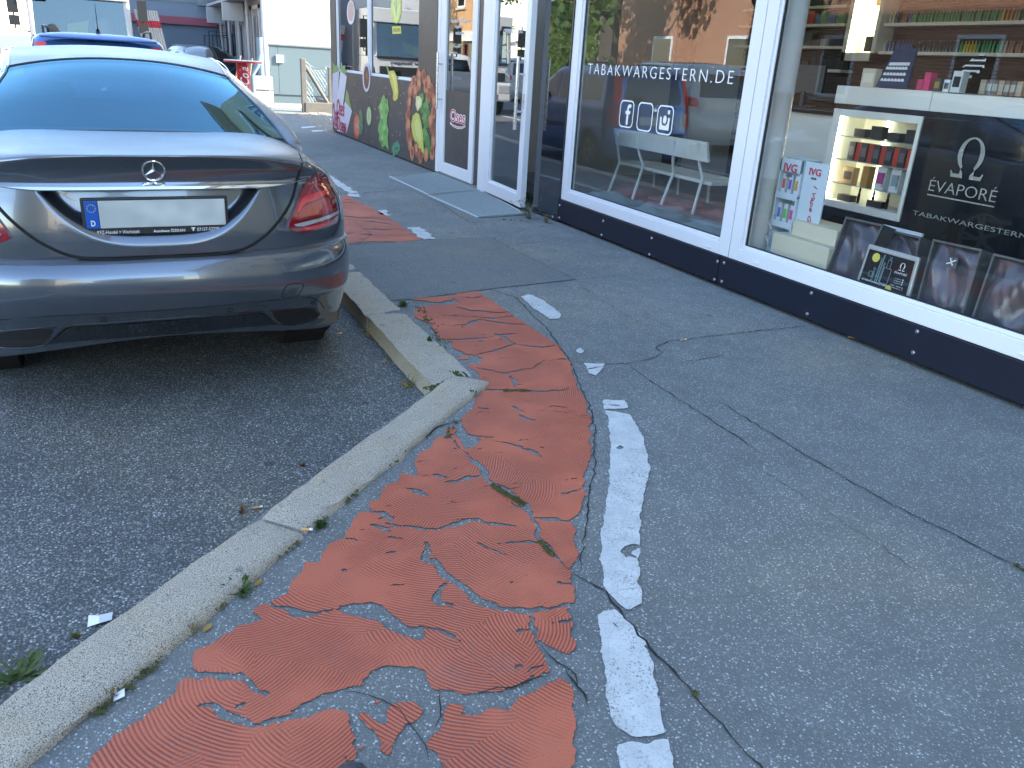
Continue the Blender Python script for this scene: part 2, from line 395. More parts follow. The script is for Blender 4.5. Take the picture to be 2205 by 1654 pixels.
def contour(xs, ys, S, z):
    """marching squares; returns list of (verts, faces), one per connected piece"""
    ny, nx = S.shape; ins = S > 0; comp = -np.ones((ny-1, nx-1), int)
    cnt = ins[:-1, :-1].astype(int)+ins[1:, :-1]+ins[:-1, 1:]+ins[1:, 1:]
    act = cnt > 0; pieces = []
    todo = np.argwhere(act)
    for j0, i0 in todo:
        if comp[j0, i0] >= 0: continue
        k = len(pieces); comp[j0, i0] = k; st = [(j0, i0)]; cells = []
        while st:
            j, i = st.pop(); cells.append((j, i))
            for dj, di, a, b in ((0, 1, (j, i+1), (j+1, i+1)), (0, -1, (j, i), (j+1, i)), (1, 0, (j+1, i), (j+1, i+1)), (-1, 0, (j, i), (j, i+1))):
                jj, ii = j+dj, i+di
                if 0 <= jj < ny-1 and 0 <= ii < nx-1 and act[jj, ii] and comp[jj, ii] < 0 and (ins[a] or ins[b]):
                    comp[jj, ii] = k; st.append((jj, ii))
        pieces.append(cells)
    res = []
    for cells in pieces:
        vid = {}; vs = []; fs = []
        def V(key, x, y):
            if key not in vid: vid[key] = len(vs); vs.append((x, y, z))
            return vid[key]
        for j, i in cells:
            cor = ((j, i), (j, i+1), (j+1, i+1), (j+1, i)); f = []
            for a in range(4):
                p, q = cor[a], cor[(a+1) % 4]
                if ins[p]: f.append(V(p, xs[p[1]], ys[p[0]]))
                if ins[p] != ins[q]:
                    t = S[p]/(S[p]-S[q]); key = (p, q) if p < q else (q, p)
                    f.append(V(key, xs[p[1]]+(xs[q[1]]-xs[p[1]])*t, ys[p[0]]+(ys[q[0]]-ys[p[0]])*t))
            if len(f) > 2: fs.append(tuple(f))
        res.append((vs, fs))
    return res
def G2(l): return [tuple(PZ(x, y))[:2] for x, y in l]
red_main = [(887,647),(905,641),(940,640),(978,638),(985,632),(1030,628),(1072,626),(1090,640),(1108,652),(1122,668),(1140,676),(1150,697),(1163,705),(1172,713),(1185,722),(1198,738),(1207,752),(1215,768),(1227,780),(1235,807),(1247,837),(1255,853),(1265,880),(1270,913),(1270,967),(1268,997),(1253,1021),(1262,1043),(1260,1060),(1258,1083),(1248,1110),(1227,1122),(1238,1143),(1243,1177),(1240,1220),(1228,1232),(1228,1247),(1232,1277),(1233,1297),(1228,1313),(1227,1347),(1232,1377),(1238,1397),(1223,1417),(1185,1400),(1160,1380),(1147,1383),(1168,1413),(1177,1430),(1188,1447),(1165,1460),(1102,1473),(1068,1490),(1022,1497),(948,1483),(915,1463),(912,1447),(888,1433),(845,1438),(812,1443),(790,1460),(785,1477),(735,1488),(690,1496),(672,1508),(640,1524),(615,1538),(670,1546),(700,1530),(737,1530),(746,1540),(760,1593),(742,1623),(730,1700),(150,1700),(187,1653),(200,1626),(240,1593),(310,1553),(360,1506),(403,1465),(433,1463),(420,1445),(415,1433),(423,1413),(460,1386),(507,1350),(563,1336),(548,1321),(563,1303),(580,1300),(600,1291),(620,1276),(633,1246),(653,1233),(653,1213),(687,1211),(688,1193),(710,1176),(735,1166),(752,1147),(758,1127),(778,1107),(798,1105),(797,1082),(823,1078),(822,1062),(832,1050),(858,1037),(862,1022),(902,1025),(895,993),(902,980),(925,963),(935,947),(955,940),(975,937),(992,947),(1005,970),(1027,958),(1035,950),(1018,940),(1002,933),(993,913),(995,900),(1015,883),(1022,870),(1035,853),(1045,843),(1047,837),(1032,817),(1032,807),(1005,787),(1022,786),(1035,780),(1035,773),(1022,768),(988,757),(968,750),(972,738),(948,730),(928,708),(935,700),(895,687),(892,670),(902,662),(932,658),(968,657),(980,652),(970,648),(940,652)]
isl = [[(838,1533),(848,1518),(892,1516),(915,1533),(898,1548),(875,1560),(863,1583),(853,1613),(842,1630),(820,1618),(825,1603),(807,1583),(770,1540),(785,1536),(815,1560),(837,1560),(840,1546)],
 [(972,1518),(995,1516),(990,1540),(1018,1545),(1052,1530),(1095,1526),(1118,1503),(1155,1483),(1195,1460),(1218,1470),(1235,1493),(1233,1526),(1243,1553),(1230,1583),(1233,1623),(1228,1700),(957,1700),(957,1654),(938,1623),(920,1613),(923,1593),(955,1546)],
 [(990,768),(1003,763),(1013,770),(1008,776),(992,775)], [(955,928),(970,921),(979,928),(972,936),(958,934)], [(803,1508),(815,1504),(821,1510),(812,1515)], [(745,1613),(762,1608),(764,1640),(745,1648)], [(770,1606),(780,1604),(778,1616),(771,1616)]]
wedge = [[(735,1308),(770,1303),(810,1297),(838,1318),(880,1345),(912,1350),(915,1370),(895,1382),(860,1368),(825,1355),(808,1338),(780,1330),(740,1323)]]
cr = lambda pts, w: (G2(pts), w)
rc = [cr([(433,1522),(460,1522),(480,1540),(525,1553),(555,1563),(600,1553),(667,1548)], .013), cr([(396,1450),(450,1450),(500,1460),(525,1468),(550,1490),(575,1502)], .013),
 cr([(570,1297),(610,1312),(640,1326),(670,1325),(735,1315)], .012), cr([(800,1103),(820,1107),(847,1123)], .009), cr([(898,1023),(945,1025),(968,1030)], .006),
 cr([(940,920),(975,950),(1008,985),(1040,1010),(1050,1035),(1070,1050),(1110,1075),(1125,1085),(1145,1115),(1155,1130),(1160,1160),(1190,1190),(1232,1232)], .011),
 cr([(1027,960),(1000,962),(1075,975),(1085,978)], .004), cr([(955,1040),(985,1038),(1010,1030),(1045,1030)], .009),
 cr([(1000,842),(1045,842),(1100,840),(1180,845),(1250,838)], .010), cr([(1000,785),(1030,795),(1060,800),(1090,805),(1150,793),(1170,778),(1225,773)], .008), cr([(1095,805),(1105,820),(1112,838)], .008),
 cr([(985,768),(1040,762),(1080,752),(1110,742),(1160,750),(1200,744)], .009), cr([(960,733),(990,733),(1040,730),(1068,722)], .010), cr([(1065,718),(1085,728),(1110,745)], .012), cr([(1065,720),(1090,722),(1115,720)], .010),
 cr([(935,700),(985,702),(1020,698),(1030,690),(1110,700),(1145,700)], .008), cr([(990,706),(1030,690),(1040,690)], .014), cr([(895,683),(975,681),(1000,675)], .006), cr([(970,658),(1010,670),(1080,675),(1125,664)], .010), cr([(975,680),(1060,688),(1140,676)], .008), cr([(985,640),(1020,642),(1050,638)], .008), cr([(975,645),(990,655)], .014),
 cr([(1020,880),(1058,882)], .005), cr([(1085,870),(1120,885),(1135,890)], .005), cr([(1110,893),(1135,905),(1150,908)], .007), cr([(1165,886),(1220,890),(1265,893)], .004), cr([(1050,952),(1100,958),(1160,980),(1170,990)], .007), cr([(1005,945),(1030,942),(1070,942)], .005), cr([(1140,963),(1200,967)], .004),
 cr([(1200,1035),(1230,1034),(1252,1030)], .006), cr([(1190,1063),(1225,1062),(1258,1056)], .006), cr([(873,1050),(905,1063),(920,1068)], .009), cr([(1083,1075),(1110,1092),(1140,1103)], .007), cr([(830,1127),(860,1135),(900,1137),(945,1142),(1000,1125),(1030,1122),(1080,1134),(1110,1136)], .011), cr([(797,1130),(840,1145)], .009), cr([(825,1160),(870,1160)], .005),
 cr([(1155,1117),(1180,1120),(1215,1126),(1240,1122)], .010), cr([(1075,1172),(1120,1170),(1160,1169)], .006), cr([(1022,1170),(1040,1176),(1095,1200)], .005), cr([(735,1162),(755,1162),(785,1166)], .006),
 cr([(918,1168),(925,1190),(915,1212),(935,1210),(950,1235),(985,1258),(1015,1280),(1040,1300),(1090,1313),(1140,1317),(1190,1313),(1230,1303)], .014), cr([(955,1258),(940,1270),(935,1285),(940,1300),(970,1303)], .010), cr([(825,1262),(850,1260),(870,1258)], .008), cr([(1188,1260),(1205,1255),(1232,1265)], .006), cr([(1150,1304),(1185,1300)], .004),
 cr([(1140,1317),(1150,1333),(1140,1345),(1150,1370),(1155,1385)], .006), cr([(905,1348),(950,1358),(990,1382)], .006), cr([(1140,1450),(1160,1440),(1185,1436)], .006), cr([(780,1197),(800,1195)], .008), cr([(820,1193),(850,1190)], .007), cr([(1130,1236),(1145,1240)], .004), cr([(522,1530),(526,1515)], .012), cr([(735,1226),(750,1230)], .006)]
rng = np.random.RandomState(5)
for _ in range(210):                      # short combed tears
    y = rng.uniform(1.2, 5.0); x = rng.uniform(.5, 1.75); L = rng.uniform(.02, .10); a = rng.uniform(-.35, .35)
    rc.append(([(x, y), (x+L*.5, y+L*.5*a+.01), (x+L, y+L*a)], rng.uniform(.0012, .0042)))
polys = [G2(red_main)]+[G2(p) for p in isl]; holes = [G2(p) for p in wedge]
lane = thing('cycle_lane_surface', 'red combed cycle lane coating flaking off the pavement', 'cycle lane'); lane['kind'] = 'structure'; del lane['category']
small = MB()
def add_pieces(res, zmin, nm, mat, parent, smallmb):
    for vs, fs in res:
        if len(fs) < zmin: smallmb.add(vs, fs)
        else: MB().add(vs, fs).build(nm, mat, parent)
add_pieces(contour(*field(polys, holes, rc, -.35, 1.9, .95, 2.9, .0075, .011, 3), .004), 120, 'coating_patch', M_RED, lane, small)
add_pieces(contour(*field(polys, holes, rc, .6, 2.0, 2.9, 5.0, .011, .014, 9), .004), 90, 'coating_patch', M_RED, lane, small)
far_red = [(700,408),(722,420),(752,424),(800,448),(850,477),(908,517),(872,522),(800,521),(745,525),(690,530)]
fcr = [cr([(690,436),(760,438),(790,444)], .012), cr([(690,450),(760,452),(815,460)], .012), cr([(700,463),(780,470),(840,474)], .016), cr([(720,480),(800,478),(850,485)], .013), cr([(735,492),(800,495),(870,495)], .016), cr([(740,503),(810,507),(890,507)], .012), cr([(740,512),(790,516)], .012), cr([(700,428),(740,429),(765,433)], .01)]
add_pieces(contour(*field([G2(far_red)], [], fcr, .9, 2.6, 6.1, 10.5, .02, .03, 12), .004), 40, 'coating_patch', M_RED, lane, small)
small.build('coating_flakes', M_RED, lane, kind='stuff')
# white dashes
dashes = [[(1122,640),(1140,635),(1168,647),(1190,662),(1208,678),(1204,687),(1185,688),(1165,675),(1145,663)],
 [(1258,783),(1302,783),(1298,792),(1282,810),(1268,805)], [(1240,757),(1250,750),(1258,757),(1250,763)],
 [(1298,863),(1345,863),(1355,880),(1302,884)],
 [(1305,886),(1355,893),(1368,913),(1385,943),(1393,973),(1396,1005),(1390,1047),(1378,1123),(1377,1167),(1373,1233),(1378,1277),(1385,1303),(1345,1315),(1325,1297),(1298,1263),(1293,1200),(1293,1150),(1300,1103),(1312,1043),(1312,983),(1313,933)],
 [(1298,1320),(1325,1318),(1358,1343),(1382,1373),(1397,1397),(1405,1430),(1415,1483),(1423,1533),(1432,1583),(1398,1587),(1362,1590),(1325,1570),(1308,1503),(1298,1437),(1292,1377),(1288,1333)],
 [(1325,1606),(1355,1602),(1395,1606),(1402,1595),(1438,1596),(1446,1625),(1456,1700),(1340,1700)],
 [(875,490),(905,490),(938,515),(915,518)], [(810,455),(830,452),(840,465),(825,466)], [(745,418),(772,418),(778,425),(755,424)],
 [(700,372),(708,376),(770,416),(752,417),(700,384)]]
wholes = [[(1337,1193),(1345,1178),(1358,1174),(1377,1174),(1377,1180),(1360,1186),(1360,1196),(1377,1203),(1350,1202)], [(1322,966),(1335,960),(1342,966),(1330,970)]]
wcr = [cr([(1355,1000),(1385,970)], .001), cr([(1293,1140),(1340,1138),(1378,1139)], .002), cr([(1293,1201),(1376,1206)], .0016), cr([(1302,1327),(1340,1360),(1395,1400)], .0022), cr([(1345,1545),(1362,1570)], .0018), cr([(1262,797),(1300,790)], .006), cr([(1300,872),(1350,875)], .004)]
lines = thing('lane_marking', 'worn white dashes beside the red cycle lane', 'marking'); lines['kind'] = 'structure'; del lines['category']
sm = MB()
add_pieces(contour(*field([G2(p) for p in dashes[:7]], [G2(p) for p in wholes], wcr, .7, 2.45, .9, 4.95, .0085, .007, 21), .004), 30, 'painted_dash', M_WPAINT, lines, sm)
add_pieces(contour(*field([G2(p) for p in dashes[7:]], [], [], 1.2, 3.2, 6.2, 12, .02, .03, 25), .004), 6, 'painted_dash', M_WPAINT, lines, sm)
sm.build('paint_flakes', M_WPAINT, lines, kind='stuff')
# ---- cracks and seams in the asphalt
def ribbon(pts, wd, z=.0045, jit=.012, mb=None, n=None):
    P = [Vector((p[0], p[1], 0)) for p in pts]; out = []
    for a, b in zip(P[:-1], P[1:]):
        k = max(2, int((b-a).length/.03))
        for i in range(k): out.append(a.lerp(b, i/k))
    out.append(P[-1]); L = []; R = []
    for i, p in enumerate(out):
        t = (out[min(i+1, len(out)-1)]-out[max(i-1, 0)]).normalized(); nr = Vector((-t.y, t.x, 0))
        p = p+nr*random.uniform(-jit, jit); ww = wd*random.uniform(.35, 1.2)*(min(1, i/3+.2))*(min(1, (len(out)-1-i)/3+.2))
        L.append(p+nr*ww); R.append(p-nr*ww)
    mb = mb or MB(); m = len(out)
    return mb.add([(q.x, q.y, z) for q in L+R], [(i, i+1, m+i+1, m+i) for i in range(m-1)])
pave = bpy.data.objects['pavement']
for pts, wd in [([(1225,780),(1300,784),(1353,784),(1413,770),(1425,761),(1411,749),(1440,736),(1500,729),(1587,718),(1743,702)], .006), ([(1353,786),(1400,820),(1452,855),(1500,885),(1563,927),(1620,964),(1641,979)], .005), ([(1464,782),(1561,767)], .005),
  ([(1546,864),(1637,921),(1735,981),(1846,1046),(1977,1118),(2050,1150),(2121,1190),(2205,1230),(2400,1330)], .005), ([(1382,679),(1448,708)], .004), ([(1235,1233),(1302,1276),(1335,1316),(1378,1370),(1402,1396),(1484,1483),(1572,1586),(1634,1651),(1720,1750)], .006),
  ([(1045,622),(1110,640),(1180,712),(1225,775),(1255,845),(1278,900),(1282,960),(1277,1030),(1264,1100),(1254,1180),(1246,1235)], .005), ([(1215,1440),(1235,1465),(1255,1500),(1272,1527)], .006), ([(1165,1390),(1200,1430),(1240,1455),(1250,1500)], .005), ([(700,414),(760,418),(881,408)], .008), ([(690,336),(830,331)], .010), ([(620,345),(700,338)], .010), ([(880,408),(950,440),(1012,481),(1135,470)], .007),
  ([(742,530),(905,518),(1060,512),(1085,527),(1150,560),(1240,603),(1060,623),(887,646),(838,650)], .005), ([(1240,603),(1300,598),(1370,592)], .004), ([(1085,527),(1180,521)], .004), ([(760,475),(800,505),(770,530)], .004), ([(1620,1000),(1760,1090),(1900,1180),(2010,1260)], .002), ([(1240,610),(1300,650),(1400,710)], .0025), ([(985,792),(1020,825),(1045,840)], .010), ([(915,950),(940,922),(1000,905)], .008), ([(735,1490),(790,1500),(860,1530),(900,1580),(930,1640)], .003), ([(1020,1500),(1100,1480),(1160,1465),(1190,1455)], .005), ([(950,1480),(955,1545),(925,1600)], .003)]:
    ribbon(G2(pts), wd*.55, jit=.007).build('crack', M_CRACK, pave)
# ---- kerb stones
kerb = thing('kerb', 'yellowish granite kerb between parking bay and pavement', 'kerb'); kerb['kind'] = 'structure'; del kerb['category']
def stone(a, b, wd, zt, zb, seed, taper=(0, 0)):
    """stone from a to b (road side edge), wd towards the pavement"""
    rs = random.Random(seed); a = Vector((a[0], a[1], 0)); b = Vector((b[0], b[1], 0)); d = (b-a); L = d.length; d.normalize(); n = Vector((d.y, -d.x, 0)); k = max(6, int(L/.06))
    prof = [(0, zb), (0, zt-.022), (.006, zt-.008), (.02, zt), (.3, zt+.001), (.7, zt+.001), (wd-.02, zt-.001), (wd-.006, zt-.009), (wd, zt-.024), (wd, zb)]
    prof[4] = (wd*.3, zt+.001); prof[5] = (wd*.7, zt)
    vs = []; m = len(prof)
    wa = rs.uniform(0, 6); 
    for i in range(k+1):
        t = i/k; e = min(t, 1-t)*L
        for j, (u, z) in enumerate(prof):
            q = .004*math.sin(t*L*7+wa)+rs.uniform(-.004, .004)
            if rs.random() < .06: q += rs.uniform(-.012, .004)*(1 if j < 5 else -1)*-1
            uu = u+(q if 0 < j < m-1 else q*.5)*(1 if j < 5 else -1)*(1 if j not in (4, 5) else .3)
            zz = z+(rs.uniform(-.0025, .0025) if 0 < j < m-1 else 0)-(.010 if e < .001 and 0 < j < m-1 else 0)
            sh = taper[0]*(1-t)*u/wd+taper[1]*t*u/wd
            p = a+d*(t*L+sh)+n*uu; vs.append((p.x, p.y, zz))
    fs = [(i*m+j, i*m+j+1, (i+1)*m+j+1, (i+1)*m+j) for i in range(k) for j in range(m-1)]
    fs += [tuple(range(m)), tuple(k*m+j for j in range(m-1, -1, -1))]
    o = MB().add(vs, fs).build('kerb_stone', M_GRAN, kerb); 
    o.data.polygons.foreach_set('use_smooth', [True]*len(o.data.polygons)); o.data.set_sharp_from_angle(angle=math.radians(50)); return o
s1a, s1b = PZ(552, 1110, .02), PZ(910, 838, .02)
wdiag = abs((PZ(665, 1139, .02)-s1a).dot(dn))
end1 = s1a+ddir*((PZ(978, 806, .02)-s1a).dot(ddir))
stone(s1a+ddir*.004, end1, wdiag, .022, -.25, 4, (0, .02))
pj = s1a-ddir*.008
for q in range(3): stone(pj-ddir*(1.02*(q+1)), pj-ddir*(1.02*q+.006), wdiag+.004, .026-.003*q, -.25, 8+q)
ky = [PZ(915, 842, .005).y+.07, PZ(820, 673, .005).y]+[PZ(820, 673, .005).y+1.0*i for i in range(1, 20)]
for i in range(len(ky)-1): stone((1.195, ky[i+1]-.005), (1.195, ky[i]+.005), -.185, .006, -.25, 30+i)
# ---- far yard: sun-lit gravel, slabs, thin white lines
gp = [(636, 246), (705, 240), (722, 292), (686, 280), (664, 262)]
gpoly = G2(gp); mb = MB(); rr = random.Random(3)
gx = [p[0] for p in gpoly]; gy = [p[1] for p in gpoly]; n = 0
while n < 1500:
    x, y = rr.uniform(min(gx), max(gx)), rr.uniform(min(gy), max(gy))
    if not inside(np.array([x]), np.array([y]), gpoly)[0]: n += .2; continue
    s = rr.uniform(.012, .035); n += 1; q = [rr.uniform(.6, 1.3) for _ in range(4)]
    mb.add([(x-s*q[0], y, .0), (x, y-s*q[1], .0), (x+s*q[2], y, 0), (x, y+s*q[3], 0), (x+s*.1, y, s*.9)], [(0, 1, 4), (1, 2, 4), (2, 3, 4), (3, 0, 4)])
M_GRAVEL = pm('pale_gravel', (.36, .32, .27), .9, var=.5, scale=60)
o = mb.build('gravel', M_GRAVEL, None, kind='stuff')
for a, b, c, d in [((648, 274), (692, 271), (692, 273.5), (650, 277)), ((670, 281.5), (703, 280), (706, 282.5), (673, 285)), ((700, 257), (714, 256), (714, 259), (700, 260))]:
    ps = [PZ(*p) for p in (a, b, c, d)]
    MB().add([(p.x, p.y, .005) for p in ps], [(0, 1, 2, 3)]).build('painted_dash', M_WPAINT, lines)
M_SLAB = pm('concrete_slab', (.40, .38, .35), .85, var=.18, scale=5, bump=.3)
for i in range(7):
    for j in range(2):
        MB().box((3.5+.42*i, 22.2+j*.8, -.05), (3.9+.42*i, 22.97+j*.8, .012)).build('paving_slab', M_SLAB, pave, bevel=.006)
# ---- plants in the joints
def weed(pos, n, size, label, seed, mat=M_WEED, flat=.4, group='weeds along the kerb', broad=.16):
    rs = random.Random(seed); mb = MB()
    for i in range(n):
        a = rs.uniform(0, 6.28); L = size*rs.uniform(.5, 1.1); el = rs.uniform(flat*.4, flat*2.2); d = Vector((math.cos(a)*math.cos(el), math.sin(a)*math.cos(el), math.sin(el))); sd = Vector((-math.sin(a), math.cos(a), 0))
        b = Vector((rs.uniform(-1, 1), rs.uniform(-1, 1), 0))*size*.25; wv = size*broad*rs.uniform(.6, 1.2); pts = []
        for t, ww in ((0, .25), (.3, .8), (.55, .6), (.75, 1.), (1, .08)):
            c = b+d*L*t-Vector((0, 0, 1))*L*t*t*.25*math.sin(el); c.z = max(c.z, .003); pts += [c-sd*wv*ww, c+sd*wv*ww]
        mb.add(pts, [(2*j, 2*j+1, 2*j+3, 2*j+2) for j in range(4)])
    o = mb.build('weed', mat, None); o.location = pos; return tag(o, label, 'weed', group)
weed(PZ(515, 1275), 30, .06, 'leafy dandelion weed on the pavement side of the lower kerb stone', 1, broad=.10)
weed(PZ(690, 1135), 60, .032, 'round tuft of fine green weed by the kerb stone joint', 2, flat=.7)
weed(PZ(300, 1440), 40, .035, 'half dry green tuft low along the near kerb', 3, flat=.7)
weed(PZ(850, 990), 50, .03, 'fine weed tuft beside the middle of the slanting kerb stone', 4, flat=.8)
weed(PZ(868, 660), 40, .045, 'green tuft behind the kerb next to the resurfaced square', 5, flat=.8)
weed(PZ(925, 735), 30, .035, 'small dusty tuft behind the straight kerb', 6, flat=.8)
weed(PZ(1015, 852), 40, .04, 'weed tuft at the pointed end of the slanting kerb stone', 7, flat=.8)
weed(PZ(40, 1460, ROAD), 24, .07, 'broad leafed weed growing in the gutter at the left edge', 8, broad=.12)
weed(PZ(65, 1425, ROAD), 9, .05, 'smaller broad leafed weed in the gutter behind the left edge weed', 18, broad=.12)
weed(PZ(243, 1495), 40, .04, 'dry brown tuft against the near kerb with paper scrap', 9, M_DRY, .7, broad=.08)
weed(PZ(412, 1358), 50, .04, 'withered straw coloured tuft next to near kerb', 10, M_DRY, .7, broad=.06)
weed(PZ(160, 1375, ROAD), 18, .03, 'tiny olive tuft on the road side of the near kerb', 11, M_MOSS, .9)
def stems(pos, n, h, label, seed, mat, group=None):
    rs = random.Random(seed); mb = MB()
    for i in range(n):
        a = rs.uniform(0, 6.28); L = h*rs.uniform(.4, 1); lean = rs.uniform(.1, .9); p = Vector((rs.uniform(-.2, .2), rs.uniform(-.2, .2), 0))*min(.15, h*.5); pts = [Vector((0, 0, .001)), p.copy()]
        for k in range(4): p = p+Vector((math.cos(a)*lean*L*.25, math.sin(a)*lean*L*.25, L*.25*(1.1-lean*.6)))+Vector((rs.uniform(-1, 1), rs.uniform(-1, 1), 0))*L*.04; pts.append(p.copy())
        mb.tube(pts, [.003, .003, .0025, .002, .0018, .001], 4)
        for k in range(5):
            c = pts[rs.randint(2, 5)]; b = rs.uniform(0, 6.28); e = Vector((math.cos(b), math.sin(b), rs.uniform(-.2, .6)))*min(.045, h*.2); s = Vector((-e.y, e.x, 0))*.22
            mb.add([c, c+e*.5+s, c+e, c+e*.5-s], [(0, 1, 2, 3)])
    o = mb.build('wild_plant', mat, None); o.location = pos; return tag(o, label, 'plant', group)
stems(PZ(1143, 470)+Vector((-.03, 0, 0)), 14, .27, 'dry spindly weed growing at the foot of the open glass door', 5, leafmat('grey_green', (.12, .14, .08), (.26, .25, .16)))
stems(PZ(1175, 480), 10, .12, 'low straggly weed creeping along the navy plinth', 6, M_DRY)
stems(PZ(880, 832, ROAD), 6, .06, 'dry sprig lying where the two kerbs meet', 8, M_DRY)
stems(PZ(520, 1105, ROAD), 6, .05, 'reddish dry grass by the road side of the kerb joint', 9, leafmat('rust_stem', (.14, .06, .03), (.24, .13, .07)))
stems(PZ(650, 1005, ROAD), 5, .045, 'reddish dry grass halfway along the slanting kerb', 10, MATS.get('x') or bpy.data.materials['rust_stem'])
mb = MB(); rs = random.Random(8)
def mossline(a, b, n, wd):
    for i in range(int(n*.6)):
        p = a.lerp(b, rs.random()); p = p+Vector((rs.gauss(0, wd*.7), rs.gauss(0, wd*.7), 0)); s = rs.uniform(.003, .008)
        mb.add([(p.x-s, p.y-s*.6, p.z), (p.x+s, p.y-s*.6, p.z), (p.x, p.y+s, p.z), (p.x+rs.uniform(-s, s), p.y, p.z+s*1.3)], [(0, 1, 3), (1, 2, 3), (2, 0, 3)])
for a, b, n, wd in [((1000,815),(920,838),260,.02), ((980,800),(1010,830),120,.012), ((790,1025),(850,985),160,.012), ((840,995),(870,970),60,.01), ((745,1080),(790,1030),90,.01), ((600,1195),(640,1165),60,.012), ((480,1290),(470,1310),20,.01), ((1060,1045),(1125,1085),260,.007), ((1160,1165),(1190,1195),120,.005), ((1085,842),(1140,842),90,.006), ((900,660),(960,750),120,.02), ((610,1125),(645,1135),80,.008), ((700,1108),(660,1140),80,.02), ((250,1480),(330,1420),140,.02), ((200,1535),(235,1515),40,.012), ((960,945),(985,905),30,.01), ((655,240),(712,232),160,.05), ((1075,473),(1145,478),40,.02), ((1500,1485),(1490,1500),10,.006), ((2180,1215),(2205,1228),14,.006)]:
    mossline(PZ(*a, .006), PZ(*b, .006), n, wd)
mb.build('moss', M_MOSS, None, kind='stuff')
# ---- litter
M_BUTT = pm('filter_paper', (.62, .33, .10), .8, var=.2); M_CIG = pm('cigarette_paper', (.75, .73, .68), .8, var=.1)
def butt(pos, a, label, s=1.):
    d = Vector((math.cos(a), math.sin(a), 0)); mb = MB(); mb.cyl(-d*.012*s, d*.012*s, .0042, n=8); mb.mi = 1; mb.cyl(d*.012*s, d*.022*s, .0040, n=8)
    o = mb.build('cigarette_butt', [M_BUTT, M_CIG], None); o.location = pos+Vector((0, 0, .006)); tag(o, label, 'cigarette butt', 'cigarette butts on the ground')
butt(PZ(552, 1096, ROAD), 0., 'orange cigarette butt on the road by the kerb joint')
butt(PZ(728, 720, ROAD), .1, 'orange cigarette butt on the road under the car bumper')
butt(PZ(1470, 734), .1, 'cigarette butt lying in the crack near the plinth', 1.2)
butt(PZ(1832, 728), -.5, 'orange cigarette butt against the navy plinth', 1.3)
butt(PZ(658, 1143, .02), -.4, 'cigarette butt stub in the weed tuft at the kerb joint')
def dead_leaf(pos, a, s, m, label):
    c, q = math.cos(a), math.sin(a); P = [(-1, 0, 0), (-.3, .45, .12), (.4, .4, .2), (1, 0, .3), (.4, -.4, .05), (-.3, -.45, .15), (0, 0, .05)]
    o = MB().add([((x*c-y*q)*s, (x*q+y*c)*s, z*s+.003) for x, y, z in P], [(6, i, (i+1) % 6) for i in range(6)]).build('fallen_leaf', m, None); o.location = pos
    tag(o, label, 'leaf', 'fallen leaves by the kerb')
M_DL = leafmat('dead_leaf', (.40, .22, .06), (.55, .36, .12)); M_DG = leafmat('yellowing_leaf', (.22, .24, .03), (.36, .30, .05))
dead_leaf(PZ(880, 833, ROAD), .4, .035, M_DG, 'green yellow leaf in the gutter where the kerbs meet')
dead_leaf(PZ(868, 828, ROAD), 2., .025, M_DL, 'small brown leaf beside the green yellow leaf')
for i, (x, y, t) in enumerate([(780, 713, 'upper'), (793, 722, 'middle'), (800, 728, 'lower')]): dead_leaf(PZ(x, y, ROAD), i*1.3, .028, M_DL, 'tan leaf, %s of three lying in the gutter below the kerb' % t)
dead_leaf(PZ(828, 780, ROAD), 1., .025, M_DL, 'pale leaf alone in the gutter halfway along the kerb')
dead_leaf(PZ(556, 1258), .8, .018, M_DL, 'tan leaf on the tip of the dandelion weed')
dead_leaf(PZ(447, 1355), .8, .018, M_DL, 'tan leaf scrap by the withered tuft')
o = MB().add([(-.03, -.02, .004), (0, -.025, .012), (.03, -.012, .006), (.034, .012, .014), (.004, .022, .006), (-.026, .016, .016), (0, 0, .018)], [(6, i, (i+1) % 6) for i in range(6)]).build('paper_scrap', M_WHITE, None)
o.location = PZ(215, 1338, ROAD); tag(o, 'crumpled white paper scrap on the road beside near kerb', 'paper scrap')
o = MB().add([(-.012, -.012, .004), (.012, -.010, .01), (.012, .014, .012), (-.01, .012, .005)], [(0, 1, 2, 3)]).build('paper_scrap', M_WHITE, None)
o.location = PZ(257, 1503); tag(o, 'small white paper scrap under the dry tuft', 'paper scrap')
# the photographer's shoe tip at the bottom edge
sp = PZ(742, 1668); mb = MB()
sh = [(0, .0), (.03, .0), (.044, .05), (.048, .12), (.046, .2), (.042, .28)]
def shoe_ring(hw, z0, z1, y, n=12): return [(hw*math.cos(q), y, z0+(z1-z0)*(.5+.5*math.sin(q))) for q in [2*math.pi*i/n for i in range(n)]]
rings = [shoe_ring(.02, .006, .03, .0), shoe_ring(.038, .003, .05, -.02), shoe_ring(.046, .003, .06, -.06), shoe_ring(.048, .003, .07, -.11), shoe_ring(.043, .003, .085, -.17), shoe_ring(.04, .003, .10, -.22), shoe_ring(.035, .003, .10, -.27)]
vs = [p for r in rings for p in r]; k = 12
mb.add(vs, [(i*k+j, i*k+(j+1) % k, (i+1)*k+(j+1) % k, (i+1)*k+j) for i in range(len(rings)-1) for j in range(k)]+[tuple(range(k)), tuple((len(rings)-1)*k+j for j in range(k))])
sr = thing('shoe', 'grey knit shoe tip at the bottom edge of the red lane', 'shoe', sp)
so_ = mb.build('shoe_upper', pm('grey_knit', (.07, .07, .08), .9, var=.4, scale=90, bump=.6), sr, smooth=True, world=False)
